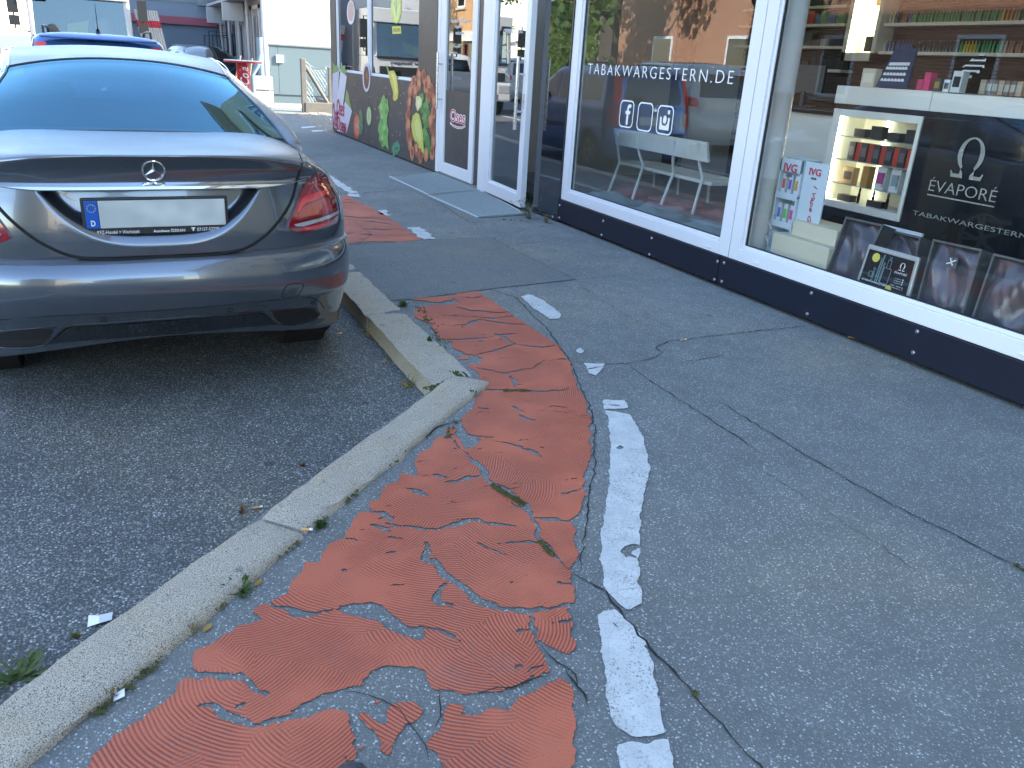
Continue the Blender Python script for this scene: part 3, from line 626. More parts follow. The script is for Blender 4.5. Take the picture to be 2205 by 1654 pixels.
MB().prism([(x*1.06, y, 0) for x, y in [(.0, .012), (.03, .004), (.044, -.03), (.05, -.09), (.046, -.17), (.04, -.26), (-.04, -.26), (-.046, -.17), (-.05, -.09), (-.044, -.03), (-.03, .004)]], (0, 0, .014)).build('sole', M_RUBBER, sr, world=False)
# metal door grates
def grate(px4, label):
    P = [PZ(*p) for p in px4]; c = sum(P, Vector())/4
    t = thing('door_grate', label, 'grate', (c.x, c.y, 0), group='metal door grates in the pavement')
    fr = MB(); Q = [p-c for p in P]
    for i in range(4): 
        a, b = Q[i], Q[(i+1) % 4]; fr.tube([a+Vector((0, 0, .004)), b+Vector((0, 0, .004))], .012, 4)
    fr.build('rim', M_GALV, t, world=False)
    br = MB(); nu, nv = 16, 26
    for i in range(1, nu):
        a = Q[0].lerp(Q[1], i/nu); b = Q[3].lerp(Q[2], i/nu); br.tube([a+Vector((0, 0, .003)), b+Vector((0, 0, .003))], .009, 4)
    for i in range(1, nv):
        a = Q[0].lerp(Q[3], i/nv); b = Q[1].lerp(Q[2], i/nv); br.tube([a+Vector((0, 0, .006)), b+Vector((0, 0, .006))], .0045, 4)
    br.build('mesh_bars', M_GALV, t, world=False, kind='stuff')
    MB().add([(p.x, p.y, .0022) for p in Q], [(0, 1, 2, 3)]).build('tray', pm('dirty_tray', (.05, .052, .05), .9, var=.3, scale=30), t, world=False)
grate([(839, 381), (942, 373), (1036, 410), (924, 421)], 'galvanised door grate in the pavement before the snack bar door')
grate([(926, 423), (1036, 412), (1132, 463), (1030, 470)], 'galvanised door grate in the pavement before the open glass door')
# ------------------------------------------------------------------ the tobacco shop
M_WALLIN = pm('shop_wall_paint', (.6, .58, .54), .8, var=.04, scale=2)
M_CEIL = pm('ceiling_white', (.7, .7, .68), .9, var=.02)
M_FLOORIN = pm('shop_floor', (.16, .14, .13), .35, var=.25, scale=3)
def m_slats():
    k = N('dark_slat_wall'); P = k.obj(); w_ = k.n('TexWave', bands_direction='Z'); w_.inputs['Scale'].default_value = 9; k.l(P, w_.inputs[0])
    k.set(col=k.mix((.045, .03, .025), (.10, .065, .05), k.noise(4, P)), rough=.6); k.bump(w_.outputs[0], .6, .02); return k.m
M_SLAT = m_slats()
shop = thing('tobacco_shop', 'tobacco shop front with white framed display windows over navy plinth', 'shop', (FX, 4.3, 0))
FLZ = .25
MB().box((FX+.10, .2, FLZ-.1), (5.3, 8.4, FLZ)).build('display_floor', pm('display_floor_paint', (.20, .20, .21), .5, var=.15), shop)
MB().box((5.3, .2, .0), (7.7, 9.2, .12)).build('floor', M_FLOORIN, shop)
MB().box((FX+.12, .2, 2.95), (7.7, 9.2, 3.05)).build('ceiling', M_CEIL, shop)
MB().box((7.6, .2, .1), (7.75, 9.2, 2.95)).build('wall', M_SLAT, shop)
MB().box((FX+.12, .05, .0), (7.7, .2, 2.95)).build('wall', M_WALLIN, shop)
MB().box((4.9, 9.1, .0), (7.7, 9.25, 2.95)).build('wall', M_WALLIN, shop)
MB().box((FX+.13, 8.60, .0), (4.9, 8.72, 2.95)).build('wall', M_WALLIN, shop)
def win(name, y0, y1, z0, z1, parent, wd=(.12, .10, .10, .10), glass=None, x=FX, mull=()):
    """frame (left at y0 > y1 right), wd = left, right, bottom, top"""
    l, r, b, t = wd; mb = MB()
    def prof(a0, a1): pass
    xs = ((x, x+.075, 0.), (x+.018, x+.07, .022))
    mb.box((x, y0, z0), (x+.075, y0-l, z1)); mb.box((x, y1+r, z0), (x+.075, y1, z1))
    mb.box((x, y0-l, z0), (x+.075, y1+r, z0+b)); mb.box((x, y0-l, z1-t), (x+.075, y1+r, z1))
    g = .022                                             # glazing bead, set back
    mb.box((x+.016, y0-l, z0+b), (x+.06, y0-l-g, z1-t)); mb.box((x+.016, y1+r+g, z0+b), (x+.06, y1+r, z1-t))
    mb.box((x+.016, y0-l-g, z0+b), (x+.06, y1+r+g, z0+b+g)); mb.box((x+.016, y0-l-g, z1-t-g), (x+.06, y1+r+g, z1-t))
    fr = mb.build(name, M_PVC, parent, bevel=.004)
    seal = MB(); i = .005
    for a, c in (((y0-l-g, z0+b+g), (y0-l-g-i, z1-t-g)), ((y1+r+g+i, z0+b+g), (y1+r+g, z1-t-g)), ((y0-l-g-i, z0+b+g), (y1+r+g+i, z0+b+g+i))):
        seal.box((x+.026, a[0], a[1]), (x+.044, c[0], c[1]))
    seal.build('seal', M_RUBBER, fr)
    MB().box((x+.03, y0-l-g+.004, z0+b+g-.004), (x+.038, y1+r+g-.004, z1-t-g+.004)).build('pane', glass or M_SHOPGLASS, fr)
    return fr
wA = win('shop_window', 6.752, 4.315, .224, 2.80, shop, (.11, .105, .088, .1), M_SHOPGLASS2)
wB = win('shop_window', 4.307, .50, .224, 2.80, shop, (.10, .11, .088, .1))
for y in (6.3, 4.55): MB().box((FX-.004, y, .245), (FX+.004, y-.05, .258)).build('drain_cap', M_PVC, wA, bevel=.002)
for y in (4.05, 2.2): MB().box((FX-.004, y, .245), (FX+.004, y-.05, .258)).build('drain_cap', M_PVC, wB, bevel=.002)
jy = PX(1550, 575).y
for y0, y1 in ((6.752, jy+.003), (jy-.003, 1.9), (1.894, .4)):
    MB().box((FX-.012, y0, .028), (FX+.09, y1, .221)).build('base_panel', M_NAVY, shop, bevel=.002)
MB().box((FX-.014, 7.30, .02), (FX+.08, 6.757, 2.80)).build('column_panel', M_BLACKGLOSS, shop, bevel=.002)
MB().box((FX+.0, 9.0, 2.80), (FX+.12, .4, 3.1)).build('lintel', M_NAVY, shop)
bolt = MB().lathe([(.0, -.007), (.006, -.0065), (.0075, -.004), (.0115, -.003), (.0125, 0)], n=12, axis='x')
b0 = None
for px in [(1205, 442), (1190, 467), (1204, 469), (1299, 476), (1295, 506), (1403, 513), (1398, 548), (1545, 563), (1559, 566), (1538, 602), (1554, 606), (1747, 631), (1738, 676), (1975, 714), (1966, 759)]:
    p = PX(*px, FX-.013)
    if b0 is None: b0 = bolt.build('bolt', M_STEEL, shop, smooth=True); b = b0
    else: b = obj('bolt', b0.data, shop)
    b.location = Vector(b.location)+p
# lettering on the glass
M_VINYL = pm('white_vinyl', (.82, .83, .84), .5, var=.02)
RT, UP = (0, -1, 0), (0, 0, 1)
a, b = PX(1265, 159, FX+.026), PX(1577, 181, FX+.026)
text('lettering', 'TABAKWARGESTERN.DE', (FX+.028, a.y, a.z), RT, UP, a.y-b.y, PX(1272, 137, FX+.026).z-a.z, M_VINYL, wA, depth=.0015, bold=-.014, space=1.28)
def rrect(cy, cz, w_, h_, r, n=6):
    P = []
    for sx, sz, a0 in ((1, 1, 0), (-1, 1, 90), (-1, -1, 180), (1, -1, 270)):
        for i in range(n+1):
            q = math.radians(a0+90*i/n); P.append((cy-(sx*(w_/2-r)+r*math.cos(q)), cz+sz*(h_/2-r)+r*math.sin(q)))
    return P
def glass_icon(name, pxs, inner):
    (l, t), (r, b) = pxs; A, B = PX(l, (t+b)/2, FX+.027), PX(r, (t+b)/2, FX+.027); cy = (A.y+B.y)/2; wdt = A.y-B.y
    cz = A.z/2+B.z/2; h_ = wdt*1.02; mb = MB(); o_, i_ = rrect(cy, cz, wdt, h_, wdt*.22), rrect(cy, cz, wdt*.9, h_*.9, wdt*.18); n = len(o_)
    X = FX+.0275
    mb.add([(X, *p) for p in o_]+[(X, *p) for p in i_], [(k, (k+1) % n, n+(k+1) % n, n+k) for k in range(n)])
    inner(mb, cy, cz, wdt, X); mb.build(name, M_VINYL, wA)
def in_f(mb, cy, cz, s, X):
    Y = lambda u: cy-u*s; Z = lambda v: cz+v*s
    P = [(.02, -.40), (.02, .0), (-.08, .0), (-.08, .12), (.02, .12), (.02, .22), (.06, .32), (.14, .37), (.28, .37), (.28, .25), (.19, .25), (.15, .21), (.15, .12), (.27, .12), (.25, .0), (.15, .0), (.15, -.40)]
    mb.add([(X, Y(u), Z(v)) for u, v in P], [tuple(range(len(P)))])
def in_i(mb, cy, cz, s, X):
    Y = lambda u: cy-u*s; Z = lambda v: cz+v*s
    C = [(.17*math.cos(q), .02+.2*math.sin(q)) for q in [2*math.pi*k/20 for k in range(20)]]; D = [(.11*math.cos(q), .02+.14*math.sin(q)) for q in [2*math.pi*k/20 for k in range(20)]]
    mb.add([(X, Y(u), Z(v)) for u, v in D], [tuple(range(20))])
    mb.add([(X, Y(u), Z(v)) for u, v in [(-.3, .1), (-.2, .1), (-.19, -.08), (-.1, -.19), (.1, -.19), (.19, -.08), (.2, .1), (.3, .1), (.3, -.34), (-.3, -.34)]], [(0, 1, 2, 9), (2, 3, 9), (3, 4, 8, 9), (4, 5, 8), (5, 6, 7, 8)])
    mb.add([(X, Y(u), Z(v)) for u, v in [(.14, .22), (.27, .22), (.27, .36), (.14, .36)]], [(0, 1, 2, 3)])
glass_icon('round_cornered_icon', ((1334, 221), (1364, 270)), in_f)
glass_icon('round_cornered_icon', ((1372, 226), (1405, 278)), lambda *a: None)
glass_icon('round_cornered_icon', ((1414, 233), (1449, 285)), in_i)
# open glass door
hinge, free = Vector((FX+.01, 8.46, 0)), Vector((FX-.055, PX(1159, 0, FX-.055).y, 0))
dv = (free-hinge); DW = dv.length; dv.normalize(); dnv = Vector((dv.y, -dv.x, 0)) ; dnv = dnv if dnv.x < 0 else -dnv
door = MB()
def dbox(mb, u0, u1, z0, z1, d0, d1):
    c = hinge+dv*(u0+u1)/2+dnv*(d0+d1)/2+Vector((0, 0, (z0+z1)/2)); return mb.obox(c, dv*(u1-u0)/2, dnv*(d1-d0)/2, Vector((0, 0, (z1-z0)/2)))
dbox(door, 0, .12, .035, 2.2, 0, .06); dbox(door, DW-.115, DW, .035, 2.2, 0, .06); dbox(door, .12, DW-.115, .035, .155, 0, .06); dbox(door, .12, DW-.115, 2.08, 2.2, 0, .06)
for u0, u1, z0, z1 in ((.12, .14, .155, 2.08), (DW-.135, DW-.115, .155, 2.08), (.14, DW-.135, .155, .175)): dbox(door, u0, u1, z0, z1, .01, .045)
door = door.build('door', M_PVC, shop, bevel=.004)
dbox(MB(), .14, DW-.135, .175, 2.08, .02, .03).build('pane', M_MIRGLASS, door)
hb = MB(); u = DW-.30
P = lambda uu, d, z: hinge+dv*uu+dnv*d+Vector((0, 0, z))
u = DW-.09
hb.tube([P(u, .13, .78), P(u, .13, 1.45)], .017, 14)
for z in (.95, 1.29): hb.tube([P(u, .06, z), P(u, .12, z)], .011, 10)
hb.build('handle', M_STEEL, door, smooth=True)
lk = dbox(MB(), DW-.07, DW-.045, .98, 1.12, .06, .072); lk.build('lock', M_STEEL, door, bevel=.003)
for s, z, h_ in (('OPENING HOURS', 1.66, .045), ('Montag - Freitag', 1.48, .03), ('Samstag', 1.39, .03), ('Sonntag', 1.30, .03)):
    o_ = P(.32, .033, z); text('lettering', s, o_, dv, UP, None, h_, M_VINYL, door, depth=.001)
# threshold and frame posts between the two doors
MB().box((FX-.02, 8.74, .0), (FX+.10, 8.53, 2.55)).build('door_post', M_PVC, shop, bevel=.006)
MB().box((FX-.02, 8.53, .0), (FX+.12, 7.31, .034)).build('threshold', M_GALV, shop, bevel=.004)
# bench in the window
bench = thing('bench', 'old white painted wooden bench seen from behind in the shop window', 'bench', (4.6, 6.3, FLZ))
M_BENCHW = pm('worn_white_planks', (.72, .71, .65), .65, var=.18, scale=14, bump=.4, bscale=60)
M_TUBEW = pm('white_tube', (.76, .76, .72), .45, var=.08)
q = [PX(1320.5, 275, 4.40), PX(1520, 306.4, 4.40), PX(1523.6, 350.4, 4.40), PX(1325.6, 311.4, 4.40)]
MB().prism(q, (.03, 0, 0)).build('backrest', M_BENCHW, bench, bevel=.004)
sz = PX(1334, 347, 4.48).z
for k in range(3): MB().box((4.50+.14*k, 6.99, sz-.03), (4.63+.14*k, 5.545, sz)).build('seat_plank', M_BENCHW, bench, bevel=.004)
for i, (top, bend, foot) in enumerate([((1329, 284), (1332, 352), (1307, 421)), ((1369, 288), (1382, 362), (1358, 440)), ((1452, 302), (1447, 376), (1419, 452)), ((1502, 308), (1510, 389), (1488, 471))]):
    B = PX(*bend, 4.47); T = PX(*top, 4.385); Fp = PZ(*foot, FLZ)
    g = MB().tube([T, T.lerp(B, .6), B+Vector((.012, 0, .02)), B+Vector((.0, 0, -.03)), Fp], .0135, 8)
    g.tube([B, B+Vector((.36, 0, -.03))], .0115, 8)
    g.build('leg', M_TUBEW, bench, smooth=True)
for y in (6.93, 6.52, 6.05, 5.63): MB().tube([(4.84, y, sz-.035), (4.88, y, sz-.07), (4.90, y, FLZ)], .0125, 8).build('leg', M_TUBEW, bench, smooth=True)
# cushions
M_CUSH = pm('blue_grey_linen', (.20, .24, .26), .9, var=.12, scale=30, bump=.3)
M_CUSHP = pm('dusty_pink_linen', (.32, .20, .19), .9, var=.12, scale=30, bump=.3)
def cushion(c, a, w_, d_, h_, mt, seed, label):
    rs = random.Random(seed); n = 18; vs = []; fs = []
    for i in range(n+1):
        for j in range(n+1):
            u, v = 2*i/n-1, 2*j/n-1; e = max(0, (1-u**4)*(1-v**4))**.5; s = 1-.06*(1-abs(u))*abs(v)-.06*(1-abs(v))*abs(u)
            z = h_*e*(.75+.25*math.sin(u*5+seed)*math.cos(v*4+seed*2))+.01*math.sin(9*(u*v)+seed); x, y = u*w_/2*s, v*d_/2*s
            vs.append((x, y, .012+max(0, z)))
    m = n+1; fs = [(i*m+j, (i+1)*m+j, (i+1)*m+j+1, i*m+j+1) for i in range(n) for j in range(n)]
    k = len(vs); vs += [(v[0], v[1], .0) for v in vs]; fs += [tuple(x+k for x in reversed(f)) for f in fs]
    ring = [i*m for i in range(m)]+[n*m+j for j in range(1, m)]+[i*m+n for i in range(n-1, -1, -1)]+[j for j in range(n-1, 0, -1)]
    fs += [(ring[t], ring[(t+1) % len(ring)], ring[(t+1) % len(ring)]+k, ring[t]+k) for t in range(len(ring))]
    o = MB().add(vs, fs).build('cushion', mt, None, smooth=True); o.location = c; o.rotation_euler = (0, 0, a); tag(o, label, 'cushion', 'flat cushions on the display floor')
cushion((4.06, 6.42, FLZ), .1, .44, .62, .075, M_CUSH, 1, 'flat blue grey cushion by the left end of the bench')
cushion((4.10, 5.62, FLZ), -.08, .46, .66, .085, M_CUSH, 2, 'wrinkled blue grey cushion behind the middle legs of the bench')
cushion((4.06, 4.85, FLZ), .06, .46, .66, .10, M_CUSH, 3, 'plump blue grey cushion at the right corner of the window')
cushion((4.86, 6.25, FLZ), .05, .55, .60, .06, M_CUSHP, 4, 'pinkish cushion under the bench seat')
cushion((4.86, 5.45, FLZ), -.05, .55, .60, .06, M_CUSHP, 5, 'pinkish cushion under the right end of the bench')
cushion((4.62, 6.95, FLZ), .2, .5, .5, .06, M_CUSHP, 6, 'pinkish cushion beyond the left end of the bench')
# pipe column
pb = PZ(1627, 540, FLZ); mb = MB(); mb.lathe([(.088, 0), (.088, .5), (.0905, .503), (.0905, .515), (.088, .518), (.088, 1.05), (.0905, 1.053), (.0905, 1.065), (.088, 1.068), (.088, 2.7)], n=24)
o = mb.build('pipe_column', pm('cream_pipe', (.84, .83, .79), .4, var=.05, scale=4), None, smooth=True); o.location = (pb.x, pb.y+.02, FLZ); tag(o, 'thick cream pipe rising through the display window beside the white frame', 'pipe')
# lattice hanger by the frame
mb = MB()
for i in range(4): 
    z = .34+.05*i; s = .02*(1 if i % 2 else -1)
    mb.tube([(3.95, 4.20+s, z), (3.95, 4.20-s, z+.05)], .003, 5)
o = mb.build('folding_lattice', M_STEEL, None); tag(o, 'small zigzag metal lattice at the corner of the window', 'lattice')
# tall cardboard dispenser with small packs
ivx, ivy = 4.15, 4.05
iv = thing('display_stand', 'tall pale blue card dispenser with rows of colourful packs', 'display stand', (ivx, ivy, FLZ))
M_IVG = pm('pale_blue_card', (.60, .68, .76), .45, var=.03)
M_DARKPRINT = pm('dark_print', (.03, .02, .06), .5); M_REDPRINT = pm('red_print', (.55, .04, .10), .5)
ft = [PX(1675, 335, 4.05), PX(1718, 337, 4.0)]; TZ = ft[0].z
c0 = PX(1718, 440, 4.0); yb = c0.y+.02; ya = yb+.20
mb = MB(); mb.box((4.0, ya, FLZ), (4.012, yb, FLZ+.03)); zs = [FLZ+.03]
for r_ in range(3): mb.box((4.0, ya, FLZ+.03+.19*r_), (4.16, yb, FLZ+.045+.19*r_))
mb.box((4.0, ya, FLZ), (4.16, ya-.012, TZ)); mb.box((4.0, yb+.012, FLZ), (4.16, yb, TZ)); mb.box((4.15, ya, FLZ), (4.162, yb, TZ)); mb.box((4.0, ya, FLZ+.57), (4.012, yb, TZ))
for r_ in range(3): mb.box((3.998, ya, FLZ+.015+.19*r_), (4.004, yb, FLZ+.058+.19*r_))
mb.build('card_body', M_IVG, iv, bevel=.002)
MB().box((4.02, yb-.005, FLZ), (4.03, yb-.21, TZ+.0)).build('side_flap', M_IVG, iv)
text('lettering', 'IVG', (3.997, ya-.04, TZ-.085), RT, UP, .12, .055, M_REDPRINT, iv, bold=.02)
text('lettering', '-BAR-', (3.997, ya-.065, TZ-.115), RT, UP, .07, .016, M_DARKPRINT, iv)
text('lettering', 'IVG', (4.018, yb-.05, TZ-.08), RT, UP, .10, .045, M_REDPRINT, iv, bold=.02)
text('lettering', '-BAR-', (4.018, yb-.07, TZ-.105), RT, UP, .055, .014, M_DARKPRINT, iv)
text('lettering', 'I Vape Greek', (4.018, yb-.10, TZ-.14), (0, 0, -1), RT, .36, .04, M_REDPRINT, iv, shear=.3)
pc = [(.7, .12, .10), (.22, .12, .5), (.75, .35, .08), (.10, .2, .6), (.2, .55, .12), (.65, .10, .3), (.7, .15, .1), (.1, .4, .5), (.6, .5, .1)]
def pack(p, sx, sy, sz_, col, name, label, cat, group, stripe=None):
    mb = MB(); mb.box((-sx/2, -sy/2, 0), (sx/2, sy/2, sz_)); m_ = [pm('pack_%d_%d_%d' % tuple(int(c*50) for c in col), col, .35, var=.05)]
    if stripe is not None:
        mb.mi = 1; mb.box((-sx/2-.001, -sy*.36, sz_*.25), (-sx/2+.002, sy*.36, sz_*.75)); m_.append(pm('pack_%d_%d_%d' % tuple(int(c*50) for c in stripe), stripe, .35, var=.05))
    o = mb.build(name, m_, None); o.location = p; tag(o, label, cat, group); return o
rows = ('upper', 'middle', 'bottom'); cols_ = ('left', 'centre', 'right')
for r_ in range(3):
    for c_ in range(3):
        pack((4.03, ya-.04-.058*c_, FLZ+.047+.19*(2-r_)), .02, .034, .125, (.72, .74, .78), 'vape_pack', '%s pack in the %s row of the pale blue dispenser' % (cols_[c_], rows[r_]), 'pack', 'packs in the pale blue dispenser', pc[r_*3+c_])
mb = MB()
for i, cl in enumerate([(.20, .42, .05), (.45, .04, .08), (.16, .12, .36)]):
    MB().box((4.013, yb-.06, FLZ+.20-.045*i), (4.019, yb-.20, FLZ+.225-.045*i)).build('colour_stripe', pm('stripe_%d' % i, cl, .5), iv, bevel=.002)
# cardboard boxes
M_CARD = pm('beige_carton', (.66, .60, .46), .75, var=.05, scale=5, bump=.15)
def carton(x0, y0, y1, z0, z1, d, label):
    o = MB().box((0, 0, 0), (d, y0-y1, z1-z0)).build('carton', M_CARD, None, bevel=.006, seg=3); o.location = (x0, y1, z0); return tag(o, label, 'box', 'beige cartons in the display window')
f = (4.0/3.86)
carton(3.90, 4.10, 3.60, FLZ, .436, .26, 'large beige carton standing at the glass, lower of two')
c2 = carton(3.96, 4.00, 3.62, .436, .535, .24, 'smaller beige carton lying on the large carton')
o = MB().box((0, 0, 0), (.02, .30, .3)).build('white_card_sheet', M_WHITE, None); o.location = (4.42, 3.42, FLZ); o.rotation_euler = (0, .15, 0); tag(o, 'white folded card standing behind the cartons', 'card')
# lined boxes with satin
def m_satin():
    k = N('mauve_satin'); P = k.obj(); k.set(col=k.mix((.06, .05, .068), (.10, .085, .108), k.noise(3, P)), rough=.30, metal=.35, spec=.8); k.b.inputs['Sheen Weight'].default_value = .4; k.bump(k.noise(8, P, 2), .06, .02); return k.m
M_SATIN = m_satin(); M_BOXG = pm('grey_box_card', (.09, .09, .095), .5, var=.08)
def qpt(q, u, v): return q[0].lerp(q[1], u).lerp(q[3].lerp(q[2], u), v)
def satin_box(pxq, xb, xt, label, seed, badge=False):
    q = [PX(*pxq[0], xt), PX(*pxq[1], xt), PX(*pxq[2], xb), PX(*pxq[3], xb)]
    dz = FLZ+.004-min(q[2].z, q[3].z); n = (q[1]-q[0]).cross(q[3]-q[0]).normalized(); n = n if n.x > 0 else -n
    c = (q[2]+q[3])/2; t = thing('gift_box', label, 'box', (c.x, c.y, FLZ), group='open boxes lined with satin')
    fr = MB(); w_ = .012
    for a, b in ((0, 1), (1, 2), (2, 3), (3, 0)):
        inn = [q[a], q[b], q[b]+n*.11, q[a]+n*.11]; cc = sum(q, Vector())/4; ins = (cc-(q[a]+q[b])/2).normalized()*w_
        fr.prism(inn, ins)
    fr.prism([p+n*.11 for p in q], n*.008); fr.build('box_shell', M_BOXG, t)
    rs = np.random.RandomState(seed); nu, nv = 26, 34; vs = []
    ph = rs.uniform(0, 6, 8)
    for j in range(nv+1):
        for i in range(nu+1):
            u, v = i/nu, j/nv; e = (min(u, 1-u)*min(v, 1-v)*16)**.5; e = min(1, e)
            fold = .020*math.sin(6*u+3.0*math.sin(2.2*v+ph[0])+ph[1])+.006*math.sin(13*(u*.8+v*.35)+ph[2]+2*math.sin(3*v+ph[3]))+.010*math.sin(6*v+5*u+ph[4])+.0012*math.sin(31*(u-.4*v)+ph[5])
            p = qpt(q, .04+.92*u, .03+.94*v)+n*(.022-fold*e+.015*(1-e)); vs.append(p)
    m = nu+1
    MB().add(vs, [(j*m+i, j*m+i+1, (j+1)*m+i+1, (j+1)*m+i) for j in range(nv) for i in range(nu)]).build('satin_lining', M_SATIN, t, smooth=True).data.set_sharp_from_angle(angle=3.1)
    if badge:
        p = qpt(q, .5, .28)-n*.012; rt = (q[1]-q[0]).normalized(); dn_ = (q[3]-q[0]).normalized()
        MB().obox(p+n*.012, rt*.035, dn_*.03, n*.003).build('badge', pm('badge_grey', (.07, .065, .08), .4), t)
        mb = MB()
        for a, b, c_, d in ((-.025, .012, .004, .0), (-.01, -.02, .012, .016), (.0, .0, .026, -.016)): mb.obox(p+rt*(a+c_)/2+dn_*(b+d)/2+n*.0075, (rt*(c_-a)+dn_*(d-b))/2, (dn_*(c_-a)-rt*(d-b)).normalized()*.003, n*.0015)
        mb.build('emblem', M_VINYL, t)
satin_box([(1821, 466), (1903, 484), (1841, 613), (1775, 595)], 3.90, 4.0, 'open box lined with mauve satin beside the beige cartons', 1)
satin_box([(1893, 489), (1983, 510), (1957, 630), (1868, 600)], 4.02, 4.10, 'open satin lined box half hidden behind the tablet sign', 2)
satin_box([(2009, 514.5), (2115, 537), (2071, 688), (1973, 646)], 3.90, 3.99, 'open satin lined box with small winged emblem', 3, True)
satin_box([(2139, 545), (2245, 570), (2205, 738), (2087.5, 694)], 3.90, 3.99, 'open satin lined box at the right edge of the photo', 4)
o = MB().prism([(0, 0, 0), (.10, .02, .02), (.09, -.05, .05), (.01, -.06, .02)], (0, 0, .012)).build('blue_pouch', pm('light_blue_film', (.20, .36, .55), .3), None); o.location = PX(2112, 592, 4.05); tag(o, 'small light blue pouch between the emblem box and the last box', 'pouch')
# tablet sign
tq = [PX(1871, 525, 3.90), PX(1980, 555, 3.90), PX(1953, 653.5, 3.86), PX(1840, 617, 3.86)]
tn = (tq[1]-tq[0]).cross(tq[3]-tq[0]).normalized(); tn = tn if tn.x > 0 else -tn
tb = thing('tablet_sign', 'silver framed advertising tablet leaning between the satin boxes', 'sign', tuple((tq[2]+tq[3])/2))
MB().prism(tq, tn*.02).build('frame', pm('silver_frame', (.46, .46, .45), .4, metal=.3), tb, bevel=.006)
iq = [qpt(tq, .055, .10), qpt(tq, .945, .10), qpt(tq, .945, .90), qpt(tq, .055, .90)]
MB().prism([p-tn*.0025 for p in iq], tn*.004).build('poster', pm('black_poster', (.008, .009, .012), .25, var=.1), tb)
trt, tup = (iq[1]-iq[0]), (iq[0]-iq[3]); TWd, THt = trt.length, tup.length; trt.normalize(); tup.normalize()
tp = lambda u, v, d=.0035: iq[3]+trt*TWd*u+tup*THt*v-tn*d
M_YEL = pm('yellow_print', (.72, .60, .10), .4); M_CYAN = pm('pale_teal_print', (.25, .42, .45), .4)
def tdisc(u, v, r, m_):
    MB().add([tp(u, v)+trt*r*math.cos(q)+tup*r*math.sin(q) for q in [2*math.pi*k/20 for k in range(20)]], [tuple(range(20))]).build('printed_dot', m_, tb)
tdisc(.20, .82, .026, M_YEL); tdisc(.66, .10, .021, M_YEL)
for i in range(4): tdisc(.80+.05*i, .055, .0045, M_VINYL)
for i in range(3): tdisc(.90, .44-.06*i, .004, M_VINYL)
mb = MB()
for u, w_, v0, v1 in ((.25, .03, .2, .55), (.33, .012, .2, .85), (.37, .012, .2, .95), (.42, .02, .22, .75), (.52, .16, .2, .62), (.52, .07, .62, .85), (.52, .03, .85, .93), (.20, .09, .28, .42)):
    a_ = [(u-w_/2, v0), (u+w_/2, v0), (u+w_/2, v1), (u-w_/2, v1)]
    for p_, q_ in zip(a_, a_[1:]+a_[:1]): mb.tube([tp(*p_), tp(*q_)], .0012, 4)
mb.build('printed_device_outlines', M_CYAN, tb)
def ttext(s, u, v, wd, ht, m_=M_VINYL, **k): text('lettering', s, tp(u, v), trt, tup, wd*TWd if wd else None, ht*THt, m_, tb, depth=.0006, **k)
def omega(mb, c, rt, up, s, n=None, dep=.0006):
    c, rt, up = Vector(c), Vector(rt).normalized(), Vector(up).normalized(); out, inn = [], []
    for i in range(33):
        a_ = math.radians(-58+296*i/32); th = .055+.075*abs(math.cos(a_))**1.5
        out.append(c+rt*s*.36*math.cos(a_)+up*s*(.08+.42*math.sin(a_))); inn.append(c+rt*s*(.36-th)*math.cos(a_)+up*s*(.08+(.42-th*.75)*math.sin(a_)))
    mb.add(out+inn, [(i, i+1, 34+i, 33+i) for i in range(32)])
    for sg in (-1, 1):
        P_ = [(.19, -.28), (.10, -.40), (.10, -.50), (.42, -.50), (.46, -.34), (.42, -.34), (.38, -.41), (.20, -.41)]
        mb.add([c+rt*s*sg*x+up*s*y for x, y in P_], [tuple(range(8))])
    return mb
omega(MB(), tp(.80, .77), trt, tup, .045).build('omega_logo', M_VINYL, tb)
ttext('ÉVAPORÉ', .68, .56, .26, .07); ttext('Ihr präsentieren Sie sich im Supermarkt', .10, 1.035, .8, .04); ttext('#TABAKWARGESTERN', .04, .13, .58, .055, bold=.01)
for v in (.42, .36, .30): ttext('original', .72, v, .14, .025)
ttext('07031 - 702 47 22', .68, .22, .27, .028); ttext('Friedrich-List-Str. 15', .72, .17, .23, .022)
# counter with display niche
CX = 4.85
ct = thing('shop_counter', 'black and white shop counter with glowing display niche and omega logo', 'counter', (CX+.3, 3.5, .12))
M_CWHITE = pm('counter_white', (.76, .74, .68), .4, var=.03)
M_CBLACK = pm('counter_black', (.012, .013, .017), .12, var=.15, coat=.6)
yl = PX(1800, 200, CX).y; y_l2 = PX(1797, 233, CX).y; yr2 = PX(1988, 252, CX).y; ztop = PX(1800, 183.5, CX).z; zb1 = PX(1800, 222, CX).z; zc0 = PX(1797, 233, CX).z; zc1 = PX(1755, 437, CX).z; yj = PX(2009, 198, CX).y
MB().box((CX, yl, zb1), (CX+.7, yj+.002, ztop)).build('top_band', M_CWHITE, ct, bevel=.004)
MB().box((CX, yj-.002, zb1), (CX+.7, 1.2, ztop-.006)).build('top_band', M_CWHITE, ct, bevel=.004)
MB().box((CX+.02, yl, zc0), (CX+.68, 1.2, zb1)).build('recess_strip', M_CBLACK, ct)
MB().box((CX+.004, yr2-.004, .12), (CX+.6, 2.36, zc0)).build('front_panel', M_CBLACK, ct, bevel=.003)
MB().box((CX+.004, y_l2, .12), (CX+.6, yr2, zc1-.005)).build('base', M_CBLACK, ct)
MB().box((CX, 2.35, zc1+.05), (CX+.6, 1.2, zc0)).build('front_panel', M_CWHITE, ct)
ny0, ny1 = PX(1810, 250, CX).y, PX(1976, 269, CX).y; nz1, nz0 = PX(1810, 250, CX).z, PX(1773, 426, CX).z
